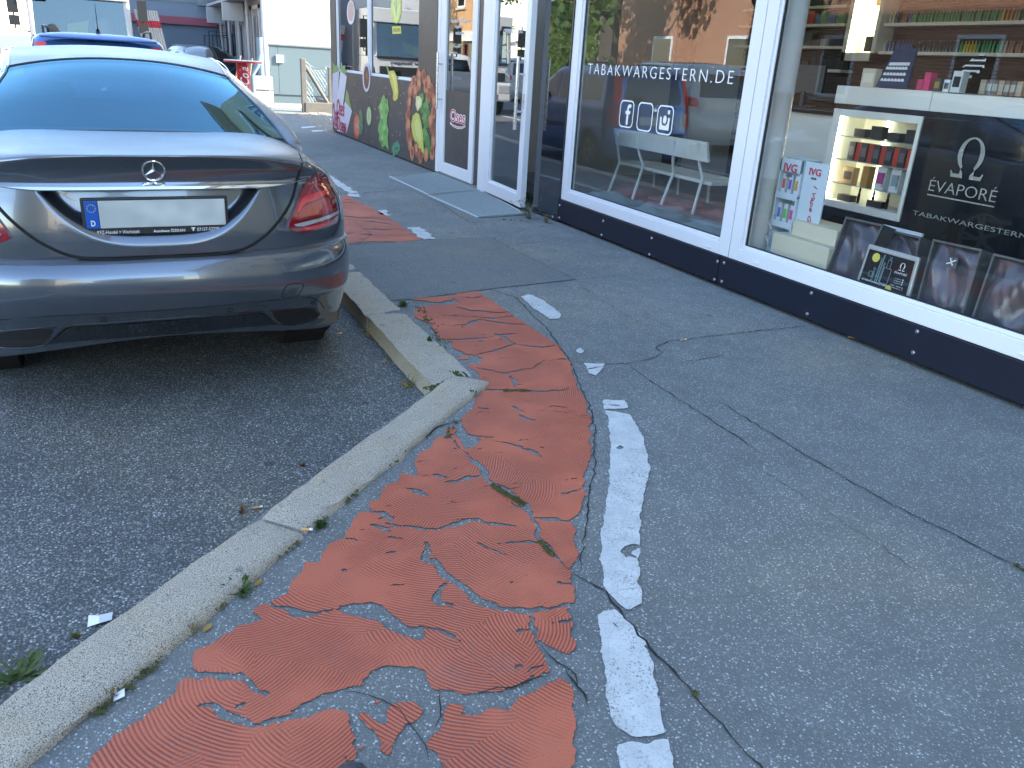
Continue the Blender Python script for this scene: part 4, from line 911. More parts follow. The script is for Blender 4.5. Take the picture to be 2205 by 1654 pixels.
cb = MB(); cb.box((CX-.002, y_l2, zc1), (CX+.4, ny0, zc0)); cb.box((CX-.002, ny1, zc1), (CX+.4, yr2, zc0)); cb.box((CX-.002, ny0, nz1), (CX+.4, ny1, zc0)); cb.box((CX-.002, ny0, zc1), (CX+.4, ny1, nz0)); cb.box((CX+.26, ny0, nz0), (CX+.4, ny1, nz1))
cb.build('display_niche', M_CWHITE, ct, bevel=.003)
MB().box((CX+.006, ny0-.002, nz0+.02), (CX+.018, ny0-.012, nz1-.01)).build('led_strip', emit('warm_led', (1, .93, .62), 11.), ct)
MB().box((CX+.236, ny0-.22, nz0), (CX+.25, ny0-.235, nz1)).build('led_strip', emit('soft_led', (.9, 1, .62), 2.), ct)
shz = [PX(1802, 290, CX).z, PX(1793, 339, CX).z, PX(1781.5, 389, CX).z]
for z in shz: MB().box((CX+.01, ny0-.02, z-.006), (CX+.255, ny1+.004, z)).build('glass_shelf', pm('shelf_glass', (.25, .30, .29), .05, coat=.5), ct)
lv = [shz[0], shz[1], shz[2], nz0]
def niche(i, y, sy, h_, col, name, label, stripe=None, sx=.06, d=.05): pack((CX+d+sx/2, y, lv[i]+.001), sx, sy, h_, col, name, label, 'pack', 'products in the glowing niche', stripe)
DK, RD, OR = (.03, .03, .035), (.42, .05, .03), (.42, .24, .09)
for k in range(4): niche(0, ny0-.16-.15*k, .10, .055+.03*(k % 2), DK, 'device_box', 'dark box, number %s from the left on the top niche shelf' % ('one', 'two', 'three', 'four')[k])
nm = ('first', 'second', 'third', 'fourth', 'fifth', 'sixth')
for k in range(6):
    niche(1, ny0-.12-.112*k, .058, .125, DK, 'device_box', '%s dark grey box on the second niche shelf' % nm[k], (.10, .09, .10)); niche(1, ny0-.174-.112*k, .045, .125, RD, 'device_box', '%s red sided box on the second niche shelf' % nm[k], sx=.05, d=.06)
niche(2, ny0-.13, .10, .115, OR, 'device_box', 'brown box at the left of the third niche shelf', DK); niche(2, ny0-.29, .06, .14, (.36, .18, .04), 'device_box', 'orange brown box second on the third niche shelf')
for k in range(3): 
    niche(2, ny0-.43-.125*k, .08, .155, (.60, .61, .62), 'device_box', '%s white boxed device on the third niche shelf' % nm[k], ((.4, .05, .2), (.25, .3, .33), (.03, .07, .09))[k])
    text('lettering', 'GEN 200', (CX+.046, ny0-.40-.125*k-.068, lv[2]+.02), (0, 0, 1), (0, 1, 0), .1, .016, M_DARKPRINT, ct, depth=.001)
for k in range(3): niche(3, ny0-.14-.28*k, .13, .045, DK, 'device_box', '%s flat dark box at the bottom of the niche' % nm[k])
for k in range(3):
    mb = MB(); mb.lathe([(.011, 0), (.011, .07), (.006, .075), (.009, .08), (.009, .105), (.005, .11), (.004, .125)], n=10); o = mb.build('vape_pen', M_GLOSSBLK, None, smooth=True); o.location = (CX+.09, ny0-.24-.13*k, lv[3]); tag(o, '%s upright black pen at the bottom of the niche' % nm[k], 'vape pen', 'products in the glowing niche')
om = PX(2090, 341, CX); omega(MB(), (CX-.003, om.y, om.z), RT, UP, PX(2090, 300, CX).z-PX(2085, 388, CX).z+.01).build('omega_logo', pm('silver_print', (.62, .63, .62), .25, metal=.6), ct)
a_, b_ = PX(1999, 410, CX), PX(2144, 433, CX)
M_SILV = pm('silver_letter', (.60, .60, .57), .3, metal=.5)
text('lettering', 'ÉVAPORÉ', (CX-.001, a_.y, a_.z), RT, UP, a_.y-b_.y, .09, M_SILV, ct, bold=-.012)
MB().box((CX-.002, a_.y, a_.z-.03), (CX+.001, b_.y, a_.z-.022)).build('underline', M_SILV, ct)
text('lettering', 'TABAKWARGESTERN', (CX-.001, PX(1965, 460, CX).y, PX(1965, 462, CX).z), RT, UP, .82, .03, pm('dim_letter', (.28, .28, .27), .4), ct)
# things on the counter
q = [PX(1927, 105, CX+.30), PX(1974, 104, CX+.30), PX(1952, 190, CX+.12), PX(1885, 187, CX+.12)]
ch = thing('flavour_display', 'dark blue card display with rows of white dots on the counter', 'display', (CX+.12, q[2].y, ztop))
MB().prism(q, (.02, 0, 0)).build('card', pm('navy_card', (.02, .05, .11), .4), ch)
mb = MB(); mr = MB(); hd = MB()
for r_ in range(3):
    for c_ in range(7):
        p = qpt(q, .12+.115*c_, .52+.15*r_)-Vector((.004, 0, 0)); mb.add([p+Vector((0, .014*math.cos(t), .014*math.sin(t))) for t in [k*math.pi/5 for k in range(10)]], [tuple(range(10))]); mr.add([p+Vector((.001, -.016, -.024)), p+Vector((.001, .016, -.024)), p+Vector((.001, .016, -.018)), p+Vector((.001, -.016, -.018))], [(0, 1, 2, 3)])
mb.build('white_dots', M_VINYL, ch); mr.build('red_bars', M_REDPRINT, ch)
MB().prism([qpt(q, .1, .36)-Vector((.004, 0, 0)), qpt(q, .9, .36)-Vector((.004, 0, 0)), qpt(q, .9, .44)-Vector((.004, 0, 0)), qpt(q, .1, .44)-Vector((.004, 0, 0))], (.002, 0, 0)).build('white_band', M_VINYL, ch)
def onctr(px, sy, h_, col, name, label, cat, stripe=None, dx=.15):
    p = PX(*px, CX+dx); pack((CX+dx, p.y, ztop+.001), .06, sy, h_, col, name, label, cat, 'goods on the shop counter', stripe)
onctr((1872, 187), .12, .125, (.62, .56, .44), 'leaflet_holder', 'cream leaflet holder at the left end of the counter', 'holder', (.75, .70, .60))
onctr((1985, 190), .045, .07, (.50, .04, .13), 'drink_can', 'short pink can on the counter', 'can'); onctr((1999, 190), .05, .115, (.60, .05, .16), 'drink_can', 'taller pink can on the counter', 'can')
onctr((2042, 195), .045, .075, (.66, .67, .66), 'small_carton', 'low white carton on the counter', 'carton', DK); onctr((2062, 195), .07, .13, (.66, .67, .66), 'small_carton', 'tall white carton on the counter', 'carton', DK); onctr((2022, 192), .05, .08, (.05, .06, .07), 'small_carton', 'dark little carton on the counter', 'carton', (.3, .25, .05))
for k in range(7): onctr((2120+k*13, 200), .045, .085, (.16, .13, .12) if k % 3 else (.42, .30, .20), 'small_carton', '%s of the cartons lined up right on the counter' % (nm+('seventh',))[k], 'carton', (.4, .38, .34))
a_, b_ = PX(2080, 168, CX+.25), PX(2115, 117, CX+.25); mb = MB()
for k in range(9):
    t0 = k/9; p0 = a_.lerp(b_, t0); p1 = a_.lerp(b_, min(1, t0+.16)); wd_ = .02+.06*math.sin(math.pi*min(1, t0+.1)); mb.mi = k % 2
    mb.add([p0+Vector((0, wd_, 0)), p0-Vector((0, wd_, 0)), p1-Vector((0, wd_*.8, 0)), p1+Vector((0, wd_*.8, 0))], [(0, 1, 2, 3)])
o = mb.build('striped_feather', [M_VINYL, M_CBLACK], None); tag(o, 'zebra striped feather ornament standing on the counter', 'ornament')
# desk left of the counter
o = thing('sales_desk', 'low grey white sales desk left of the counter', 'desk', (5.6, 6.3, .12))
dz = PX(1700, 240, 5.4).z
MB().box((5.4, 5.75, .12), (6.1, 4.95, dz)).build('desk_body', M_CWHITE, o, bevel=.004); MB().box((5.36, 5.77, dz+.002), (6.12, 4.95, dz+.035)).build('desk_top', M_CBLACK, o, bevel=.004)
mo = MB(); mo.box((-.02, -.17, .12), (.02, .17, .36)); mo.box((-.03, -.02, 0), (.03, .02, .14)); mo.box((-.08, -.1, 0), (.08, .1, .012)); o = mo.build('cash_screen', M_BLACKPL, None, bevel=.004); o.location = (5.7, PX(1733, 190, 5.7).y, dz+.035); o.rotation_euler = (0, 0, .4); tag(o, 'black cash register screen on the sales desk', 'screen')
# shelves on the back wall
BXW = 7.4
sh = thing('wall_shelf', 'pale wall shelves with bottles at the back of the shop', 'shelves', (BXW, 6.4, 1.5))
def shelf(px0, px1, name='shelf_board'):
    a_, b_ = PX(*px0, BXW), PX(*px1, BXW); MB().box((BXW, a_.y, a_.z-.03), (BXW+.2, b_.y, a_.z)).build(name, M_CWHITE, sh); return a_.y, b_.y, a_.z
def nth(d, k):
    d[k] = n = d.get(k, 0)+1; return 'first' if n == 1 else '%d%s' % (n, {1: 'st', 2: 'nd', 3: 'rd'}.get(n % 10 if n // 10 != 1 else 0, 'th'))
runs = [(shelf((1902, 50), (2330, 42)), 'upper right shelf'), (shelf((1887, 110), (2330, 120)), 'lower right shelf')]
left = [(shelf((1600, 20), (1822, 23)), 'top left shelf'), (shelf((1590, 55), (1818, 60)), 'second left shelf'), (shelf((1580, 97), (1815, 101)), 'third left shelf'), (shelf((1570, 140), (1810, 143)), 'fourth left shelf')]
bmb = MB(); bmb.lathe([(.014, 0), (.014, .07), (.006, .082), (.006, .105), (.0, .106)], n=8)
pal = [(.5, .45, .38), (.45, .06, .05), (.55, .42, .08), (.1, .16, .35), (.12, .3, .14), (.5, .2, .06), (.06, .06, .07), (.5, .12, .3), (.3, .14, .08)]
base = {}
def bottle(p, ci, label, grp):
    if ci not in base: o = bmb.build('bottle', pm('bottle_%d' % ci, pal[ci], .25, var=.1), None, smooth=True); base[ci] = o.data
    else: o = obj('bottle', base[ci])
    o.location = p; tag(o, label, 'bottle', grp)
rs = random.Random(4); cname = ('cream', 'red', 'yellow', 'blue', 'green', 'orange', 'black', 'pink', 'brown')
for (y0, y1, z), nmz in runs:
    y = y0-.05; ci = 0; bc = {}
    while y > max(y1, 4.7):
        if rs.random() < .22: ci = rs.randrange(9)
        bottle((BXW+.05+rs.uniform(-.01, .01), y, z), ci, '%s %s bottle from the left on the %s' % (nth(bc, ci), cname[ci], nmz), 'bottles on the '+nmz); y -= .038
for (y0, y1, z), nmz in left:
    y = y0-.25; sc_ = {}
    while y > y1+.04:
        w_ = rs.uniform(.06, .13); h_ = rs.uniform(.06, .15); col = rs.choice(pal if 'second' in nmz else pal[6:7]+[(.10, .10, .11), (.30, .29, .27), (.05, .05, .05)])
        o = MB().box((-.04, -w_/2, 0), (.04, w_/2, h_)).build('stock_box', pm('stock_%d_%d_%d' % tuple(int(c*50) for c in col), col, .5), None); o.location = (BXW+.06, y, z); tag(o, '%s stock box from the left on the %s of the back wall' % (nth(sc_, 0), nmz), 'box', 'stock boxes on the '+nmz); y -= w_+.012
lc = thing('lit_cabinet', 'narrow cabinet with bright vertical light strip on the back wall', 'cabinet', (BXW-.05, PX(1850, 60, BXW-.05).y, 1.5))
c0, c1 = PX(1810, 130, BXW-.05), PX(1880, 132, BXW-.05)
cbm = MB(); cbm.box((BXW-.06, c0.y, c0.z), (BXW+.2, c0.y-.06, 2.7)); cbm.box((BXW-.06, c1.y+.05, c0.z), (BXW+.2, c1.y, 2.7)); cbm.box((BXW-.06, c0.y, c0.z), (BXW+.2, c1.y, c0.z+.08)); cbm.box((BXW+.16, c0.y, c0.z), (BXW+.2, c1.y, 2.7)); cbm.build('cabinet_body', M_CWHITE, lc)
MB().box((BXW-.03, c0.y-.065, c0.z+.09), (BXW-.01, c0.y-.085, 2.65)).build('led_strip', emit('cabinet_led', (1, .98, .6), 10.), lc)
MB().box((BXW+.05, c0.y-.24, c0.z+.55), (BXW+.14, c0.y-.36, c0.z+.95)).build('framed_item', pm('gold_brown', (.28, .17, .05), .4), lc); MB().box((BXW+.05, c0.y-.2, c0.z+.1), (BXW+.14, c0.y-.36, c0.z+.25)).build('dark_box', M_CBLACK, lc)
# ------------------------------------------------------------------ the snack bar next door
snack = thing('snack_bar', 'dark clad snack bar front with food pictures and white framed door', 'snack bar', (FX, 12, 0))
Y1, Y2, Y3, Y4, Y5 = 15.83, 13.33, 10.90, 10.20, 8.95
def clad(y0, y1, z0, z1): MB().box((FX-.01, y0-.002, z0), (FX+.1, y1+.002, z1)).build('wall_panel', M_ANTH, snack, bevel=.002)
clad(Y1, Y2, .02, 1.075); clad(Y2, Y4, .02, 1.075); clad(Y1, Y1-.42, 1.08, 2.9); clad(Y3, Y4, 1.08, 2.9); clad(Y1-.42, Y3, 2.5, 2.9)
s1 = win('window', Y1-.42, Y2+.02, 1.08, 2.49, snack, (.07, .05, .02, .06), M_MIRGLASS); s2 = win('window', Y2-.0, Y3, 1.08, 2.49, snack, (.07, .03, .02, .06), M_MIRGLASS)
MB().box((FX-.004, Y4, .02), (FX+.09, 10.10, 2.6)).build('door_frame', M_PVC, snack, bevel=.004)
MB().box((FX-.004, 10.10, .0), (FX+.10, 8.75, .03)).build('threshold', M_GALV, snack)
MB().box((FX+.02, 8.945, .02), (FX+.06, 8.745, 2.5)).build('side_panel', M_ANTH, snack)
sd = MB(); sd.box((FX, 10.095, .035), (FX+.06, 9.92, 2.3)); sd.box((FX, 9.09, .035), (FX+.06, 8.955, 2.3)); sd.box((FX, 9.92, .035), (FX+.06, 9.09, .17)); sd.box((FX, 9.92, 2.16), (FX+.06, 9.09, 2.3)); sd = sd.build('door', M_PVC, snack, bevel=.005)
MB().box((FX+.02, 9.918, .172), (FX+.04, 9.092, 1.04)).build('lower_panel', M_ANTH, sd); MB().box((FX+.024, 9.918, 1.043), (FX+.034, 9.092, 2.158)).build('pane', M_MIRGLASS, sd)
hb = MB(); hb.tube([(FX-.07, 10.0, .80), (FX-.07, 10.0, 1.46)], .016, 12); 
for z in (.92, 1.33): hb.tube([(FX-.07, 10.0, z), (FX, 10.0, z)], .010, 8)
hb.build('handle', M_STEEL, sd, smooth=True)
XP = FX-.0125                              # printed pictures lie on the cladding
def P3(x, y): return PX(540+x/4.864, y/4.864, XP)
PR = {}
LAYER = [0]
def prpoly(pts, col, nm='food_print', raw=False, par=None, grow=0.):
    LAYER[0] += 1; P = [p if raw else P3(*p) for p in pts]
    key = 'ink_%d_%d_%d' % tuple(int(c*99) for c in col); m_ = pm(key, col, .42, var=.25, scale=45)
    x = XP-.00012*(LAYER[0] % 40)
    return MB().add([(x, p[1], p[2]) for p in P], [tuple(range(len(P)))]).build(nm, m_, par or snack)
def ell(cx, cy, rx, ry, n=24, wob=0, seed=0, rot=0):
    rs = random.Random(seed); out = []
    for k in range(n):
        q = 2*math.pi*k/n; r = 1+rs.uniform(-wob, wob); x, y = rx*math.cos(q)*r, ry*math.sin(q)*r; out.append((cx+x*math.cos(rot)-y*math.sin(rot), cy+x*math.sin(rot)+y*math.cos(rot)))
    return out
WP, WG = (.70, .70, .74), (.60, .60, .66)
prpoly([(858, 770), (900, 752), (926, 738), (910, 1000), (898, 1345), (868, 1325), (852, 1060)], WG); prpoly([(860, 770), (857, 650), (885, 690), (905, 680), (918, 735)], (.22, .34, .08))
prpoly([(940, 745), (1006, 800), (968, 1090), (1000, 1392), (905, 1372), (908, 1000)], WP); prpoly([(942, 745), (945, 640), (965, 700), (985, 690), (1000, 790)], (.24, .38, .08))
prpoly([(985, 1070), (1003, 1050), (1060, 1165), (1003, 1395), (955, 1385), (968, 1120)], (.66, .66, .72)); prpoly([(985, 1060), (1005, 935), (1025, 990), (1035, 1060), (1058, 1155)], (.30, .42, .10))
M_PINKR = pm('crimson_ink', (.50, .02, .10), .4)
for (x, y, w_, h_, sh_) in ((862, 1320, 60, 250, .2), (905, 1200, 80, 170, .2), (905, 1360, 95, 150, .3), (955, 1370, 50, 90, .2)):
    a_ = P3(x, y); b_ = P3(x+w_, y); text('lettering', 'Oses', (XP-.009, a_.y, a_.z), RT, UP, a_.y-b_.y, P3(x, y-h_).z-a_.z, M_PINKR, snack, bold=.01, shear=.3, depth=.0005)
prpoly(ell(1212, 812, 40, 152), (.66, .64, .66)); prpoly(ell(1212, 812, 29, 120), (.13, .05, .03)); prpoly(ell(1214, 800, 10, 40, 10, .3, 2), (.28, .10, .05))
prpoly([(1415, 670), (1450, 745), (1500, 738), (1530, 800), (1548, 960), (1540, 1030), (1512, 1062), (1490, 1040), (1492, 965), (1462, 860)], (.62, .53, .08)); prpoly([(1470, 770), (1500, 762), (1520, 850), (1530, 960), (1510, 1000), (1505, 900)], (.72, .66, .22)); prpoly([(1410, 670), (1428, 690), (1455, 750), (1440, 760)], (.25, .33, .06))
prpoly(ell(1112, 1318, 36, 134), (.50, .05, .03)); prpoly(ell(1112, 1318, 28, 108), (.62, .16, .09)); prpoly(ell(1112, 1318, 9, 30, 12, .3, 3), (.70, .40, .25))
for k in range(6): q_ = k*math.pi/3+.3; prpoly(ell(1112+17*math.cos(q_), 1318+64*math.sin(q_), 6, 22, 10, .2, k), (.58, .26, .12))
for k, (x, y) in enumerate([(1150, 1190), (1162, 1240), (1150, 1290), (1166, 1330), (1155, 1380)]): prpoly(ell(x, y, 15, 40, 14, .35, k), (.07, .24, .10))
prpoly(ell(1240, 1216, 27, 104), (.16, .30, .08)); prpoly(ell(1240, 1216, 23, 92), (.52, .60, .30)); prpoly(ell(1240, 1216, 10, 50, 14, .2, 1), (.42, .52, .22))
prpoly([(1398, 985), (1412, 1030), (1436, 1040), (1440, 1090), (1452, 1150), (1430, 1230), (1428, 1300), (1446, 1360), (1436, 1450), (1448, 1575), (1425, 1545), (1405, 1520), (1380, 1558), (1372, 1500), (1345, 1470), (1352, 1410), (1333, 1370), (1342, 1300), (1362, 1240), (1352, 1180), (1336, 1120), (1362, 1080), (1372, 1030)], (.20, .42, .10))
for k in range(9): prpoly(ell(1385+random.Random(k).uniform(-25, 40), 1060+k*55, 14, 34, 9, .35, k), (.34, .55, .18) if k % 2 else (.12, .30, .06))
for k, (x, y) in enumerate([(1490, 1560), (1510, 1520), (1535, 1510), (1550, 1550), (1530, 1590), (1500, 1600)]): prpoly(ell(x, y, 14, 34, 12, .4, k), (.08, .26, .14))
meat = [(1670, 950, .2), (1705, 860, .1), (1760, 790, -.05), (1812, 800, -.1), (1865, 860, -.1), (1900, 950, -.1), (1920, 1060, -.1), (1915, 1180, 0), (1660, 1070, .2), (1650, 1200, .3), (1650, 1310, 0), (1655, 1420, 0), (1670, 1520, 0), (1690, 1600, 0), (1735, 1560, 0), (1780, 1640, 0), (1840, 1620, 0), (1905, 1340, 0), (1910, 1480, 0), (1900, 1600, 0), (1720, 960, .1), (1860, 1010, 0), (1880, 1260, 0), (1700, 1400, 0), (1760, 880, 0), (1835, 900, 0)]
for k, (x, y, r_) in enumerate(meat): 
    prpoly(ell(x, y, 25, 78, 12, .18, k, r_*.5), ((.40, .13, .06), (.48, .18, .09), (.34, .10, .05))[k % 3]); prpoly(ell(x+3, y-8, 13, 44, 9, .25, k+50, r_*.5), ((.55, .24, .13), (.24, .06, .03))[k % 2])
for k, (x, y) in enumerate([(1800, 1130), (1840, 1090), (1850, 1180), (1820, 1240), (1850, 1300), (1830, 1400), (1850, 1480), (1820, 1590), (1865, 1560), (1790, 1030)]): prpoly(ell(x, y, 26, 62, 14, .4, k), ((.07, .20, .04), (.12, .28, .06))[k % 2])
prpoly([(1735, 1010), (1765, 1005), (1795, 1040), (1790, 1110), (1748, 1168), (1728, 1100)], (.66, .62, .30)); prpoly([(1748, 1050), (1775, 1040), (1778, 1090), (1752, 1130)], (.74, .72, .48))
prpoly([(1682, 1310), (1700, 1215), (1735, 1178), (1768, 1200), (1790, 1290), (1808, 1420), (1815, 1610), (1775, 1575), (1730, 1500), (1700, 1420)], (.50, .52, .10)); prpoly([(1715, 1290), (1745, 1230), (1772, 1300), (1790, 1440), (1775, 1490), (1735, 1420)], (.60, .60, .20))
rs = random.Random(2)
for k in range(34): prpoly(ell(rs.uniform(1070, 1620), rs.uniform(870, 1560), rs.uniform(1.5, 4), rs.uniform(5, 10), 7), (.50, .42, .40), 'print_dot')
LAYER[0] = 0
# stickers on the windows
def P4(x, y): return PX(540+x/4.864, y/4.864, FX+.027)
def sticker(pts, col, lay, par): 
    P = [P4(*p) for p in pts]; MB().add([(FX+.027-.0004*lay, p.y, p.z) for p in P], [tuple(range(len(P)))]).build('sticker', pm('stk_%d_%d_%d' % tuple(int(c*99) for c in col), col, .5), par)
sticker([(1480, -30), (1466, 60), (1470, 140), (1490, 215), (1522, 250), (1555, 215), (1574, 130), (1577, 40), (1565, -30)], (.62, .68, .10), 1, s2)
sticker([(1490, -30), (1480, 60), (1486, 140), (1502, 200), (1523, 232), (1546, 200), (1560, 130), (1563, 40), (1553, -30)], (.72, .76, .30), 2, s2)
sticker([(1519, -30), (1520, 120), (1524, 185), (1527, 120), (1526, -30)], (.20, .24, .04), 3, s2); sticker([(1500, 20), (1518, 110), (1520, 118), (1506, 20)], (.20, .24, .04), 3, s2); sticker([(1550, 20), (1530, 110), (1528, 118), (1544, 20)], (.20, .24, .04), 3, s2)
sticker([(1480, 278), (1572, 274), (1576, 352), (1484, 356)], (.70, .66, .10), 1, s2)
a_, b_ = P4(1492, 335), P4(1563, 335); text('lettering', 'VEGAN', (FX+.0255, a_.y, a_.z), RT, UP, a_.y-b_.y, P4(1492, 296).z-a_.z, M_DARKPRINT, s2, depth=.0005)
sticker(ell(1048, 130, 42, 128), (.74, .70, .68), 1, s1); sticker(ell(1048, 120, 33, 105), (.60, .40, .34), 2, s1)
# door logo
a_, b_ = PX(969, 262, FX+.018), PX(1002, 270, FX+.018); lw = a_.y-b_.y; lh = PX(985, 232, FX).z-PX(985, 262, FX).z
text('logo_outline', 'Oses', (FX+.017, a_.y, a_.z), RT, UP, lw, lh, M_VINYL, sd, bold=.07, shear=.1, depth=.0006)
text('logo', 'Oses', (FX+.0155, a_.y-.012, a_.z+.006), RT, UP, lw*.95, lh*.93, pm('logo_red', (.60, .02, .06), .4), sd, bold=.005, shear=.1, depth=.0006)
pts = [(0, .0), (.2, -.16), (.5, -.22), (.8, -.16), (1.0, .02), (1.0, -.14), (.8, -.32), (.5, -.40), (.2, -.32), (.02, -.16)]
MB().add([(FX+.017, a_.y-u*lw, a_.z+v*lh) for u, v in pts], [tuple(range(10))]).build('logo_swoosh', M_VINYL, sd)
pts = [(.05, -.08), (.2, -.22), (.5, -.28), (.8, -.22), (.97, -.06), (.97, -.11), (.8, -.28), (.5, -.35), (.2, -.28)]
MB().add([(FX+.0155, a_.y-u*lw, a_.z+v*lh) for u, v in pts], [tuple(range(9))]).build('logo_swoosh', MATS['logo_red'], sd)
for s, px, h_ in (('Herzlich Willkommen', (972, 50), .045), ('Hoşgeldiniz', (979, 63), .045), ('welcome', (981, 75), .045), ('Öffnungszeiten', (975, 104), .045), ('Montag bis Sonntag', (968, 116), .03)):
    p = PX(*px, FX+.02); text('lettering', s, (FX+.019, min(p.y, 9.88), p.z), RT, UP, None, h_, M_VINYL, sd, depth=.0005)
# dark room behind
MB().box((6.5, 15.7, 0), (6.6, 8.8, 2.9)).build('wall', pm('snack_wall', (.10, .09, .08), .8), snack); MB().box((FX+.12, 15.7, 0), (6.5, 8.8, .03)).build('floor', M_FLOORIN, snack); MB().box((FX+.1, 15.83, 2.9), (6.6, 8.8, 3.0)).build('ceiling', M_CEIL, snack)
MB().box((FX+.1, 15.83, 0), (6.6, 15.72, 2.9)).build('wall', M_ANTH, snack)
# ------------------------------------------------------------------ upper floors of the corner house
M_PLASTER = pm('beige_plaster', (.50, .43, .33), .9, var=.06, scale=3, bump=.3, bscale=90)
house = thing('plaster_house', 'beige plastered storeys above the shops with white framed windows', 'house', (8, 5, 3))
HT = 13.
MB().box((FX+.04, 15.9, 3.06), (FX+.30, -16, HT)).build('wall', M_PLASTER, house)
MB().box((FX+.04, 15.9, 0), (15, 15.95, HT)).build('wall', M_PLASTER, house); MB().box((14.8, 15.9, 0), (15, -16, HT)).build('wall', M_PLASTER, house); MB().box((FX+.04, -16, 0), (15, -16.2, HT)).build('wall', M_PLASTER, house)
MB().box((FX+.04, .05, 0), (FX+.30, -16, 3.06)).build('wall', M_PLASTER, house)
MB().box((FX-.55, 16.2, HT), (15.3, -16.5, HT+.12)).build('eave', pm('white_eave', (.72, .70, .66), .7), house)
MB().prism([(FX-.6, 16.2, HT+.12), (15.4, 16.2, HT+.12), (9.4, 16.2, HT+1.2)], (0, -32.6, 0)).build('roof', pm('brown_tile', (.16, .07, .045), .8, var=.2, scale=20), house)
MB().box((FX-.02, 16.0, 3.02), (FX+.3, -16, 3.2)).build('cornice', pm('stone_band', (.42, .38, .32), .85), house)
for y in (13.6, 10.6, 7.6, 4.6, 1.6, -1.4, -4.4, -8):
    for z in (3.9, 6.9, 9.9):
        f_ = MB()
        f_.box((FX-.02, y+.6, z), (FX+.05, y+.5, z+1.45)); f_.box((FX-.02, y-.5, z), (FX+.05, y-.6, z+1.45)); f_.box((FX-.02, y+.5, z), (FX+.05, y-.5, z+.1)); f_.box((FX-.02, y+.5, z+1.35), (FX+.05, y-.5, z+1.45)); f_.box((FX-.01, y+.04, z+.1), (FX+.05, y-.04, z+1.35))
        f_ = f_.build('window', M_PVC, house); MB().box((FX+.02, y+.5, z+.1), (FX+.028, y-.5, z+1.35)).build('pane', M_GLOSSBLK, f_); MB().box((FX-.10, y+.68, z-.06), (FX+.04, y-.68, z-.005)).build('sill', MATS['stone_band'], f_)
# ------------------------------------------------------------------ vehicles
def carpaint(name, col, metal=.55, rough=.32, dew=0.):
    k = N(name); P = k.obj()
    k.set(col=k.mix([c*.93 for c in col], [min(1, c*1.07) for c in col], k.noise(700, P, 1)), metal=metal, rough=rough, coat=1., crough=.02, spec=.5)
    if dew:
        g = k.n('NewGeometry'); sx = k.n('SeparateXYZ'); k.l(g.outputs['Normal'], sx.inputs[0])
        up = k.ramp(sx.outputs[2], [(.80, 0.), (.93, 1.)])
        v = k.voro(150, P); dr = k.ramp(v.outputs['Distance'], [(0, 1.), (.33, .55), (.42, 0.)])
        v2 = k.voro(420, P); d2 = k.ramp(v2.outputs['Distance'], [(0, .5), (.45, 0.)])
        pat = k.ramp(k.noise(3, P, 2), [(.30, .7), (.65, 1.)])
        h = k.math('MULTIPLY', k.math('MULTIPLY', k.math('ADD', dr, d2), up), pat)
        bp = k.n('Bump'); bp.inputs['Strength'].default_value = dew; bp.inputs['Distance'].default_value = .0022; k.l(h, bp.inputs['Height'])
        wet = k.math('MULTIPLY', up, pat); k.set(rough=k.math('MULTIPLY_ADD', wet, .25, rough), crough=k.math('MULTIPLY_ADD', wet, .42, .02))
        k.l(bp.outputs[0], k.b.inputs['Coat Normal']); k.l(bp.outputs[0], k.b.inputs['Normal'])
    return k.m
M_SEDAN = carpaint('graphite_silver_paint', (.15, .17, .20), .85, .20, .6)
M_DARKCAR = carpaint('dark_blue_black_paint', (.012, .016, .028), .3, .3)
M_BLUECAR = carpaint('blue_paint', (.055, .15, .40), .35, .25, .5)
M_WHITECAR = carpaint('white_paint', (.62, .62, .60), 0., .35)
M_TAIL = pm('red_lamp', (.22, .004, .012), .08, coat=1, var=.2, scale=60); M_TAILB = pm('bright_red_lamp', (.75, .01, .02), .12, coat=1, var=.05); M_TAILM = pm('mid_red_lamp', (.42, .01, .02), .15, coat=1, var=.3, scale=120); M_LAMPW = pm('clear_lamp', (.55, .56, .57), .12, metal=.3, coat=1, var=.25, scale=60)
M_TYRE = pm('tyre_rubber', (.016, .016, .017), .8, var=.2, scale=30, bump=.4); M_RIM = pm('alloy_rim', (.45, .46, .48), .3, metal=.85, var=.06); M_UNDER = pm('underbody', (.008, .008, .009), .9)
def catmull(rows, sub):
    A = np.array(rows, float); n = len(A); out = []
    for i in range(n-1):
        p0, p1, p2, p3 = A[max(i-1, 0)], A[i], A[i+1], A[min(i+2, n-1)]
        m1 = (p2-p0)/2; m2 = (p3-p1)/2; d = p2-p1
        m1 = np.where(np.sign(m1) != np.sign(d), 0, np.sign(m1)*np.minimum(abs(m1), 2.5*abs(d))); m2 = np.where(np.sign(m2) != np.sign(d), 0, np.sign(m2)*np.minimum(abs(m2), 2.5*abs(d)))
        for k in range(sub):
            t = k/sub; out.append((2*t**3-3*t**2+1)*p1+(t**3-2*t**2+t)*m1+(-2*t**3+3*t**2)*p2+(t**3-t**2)*m2)
    out.append(A[-1]); return np.array(out)
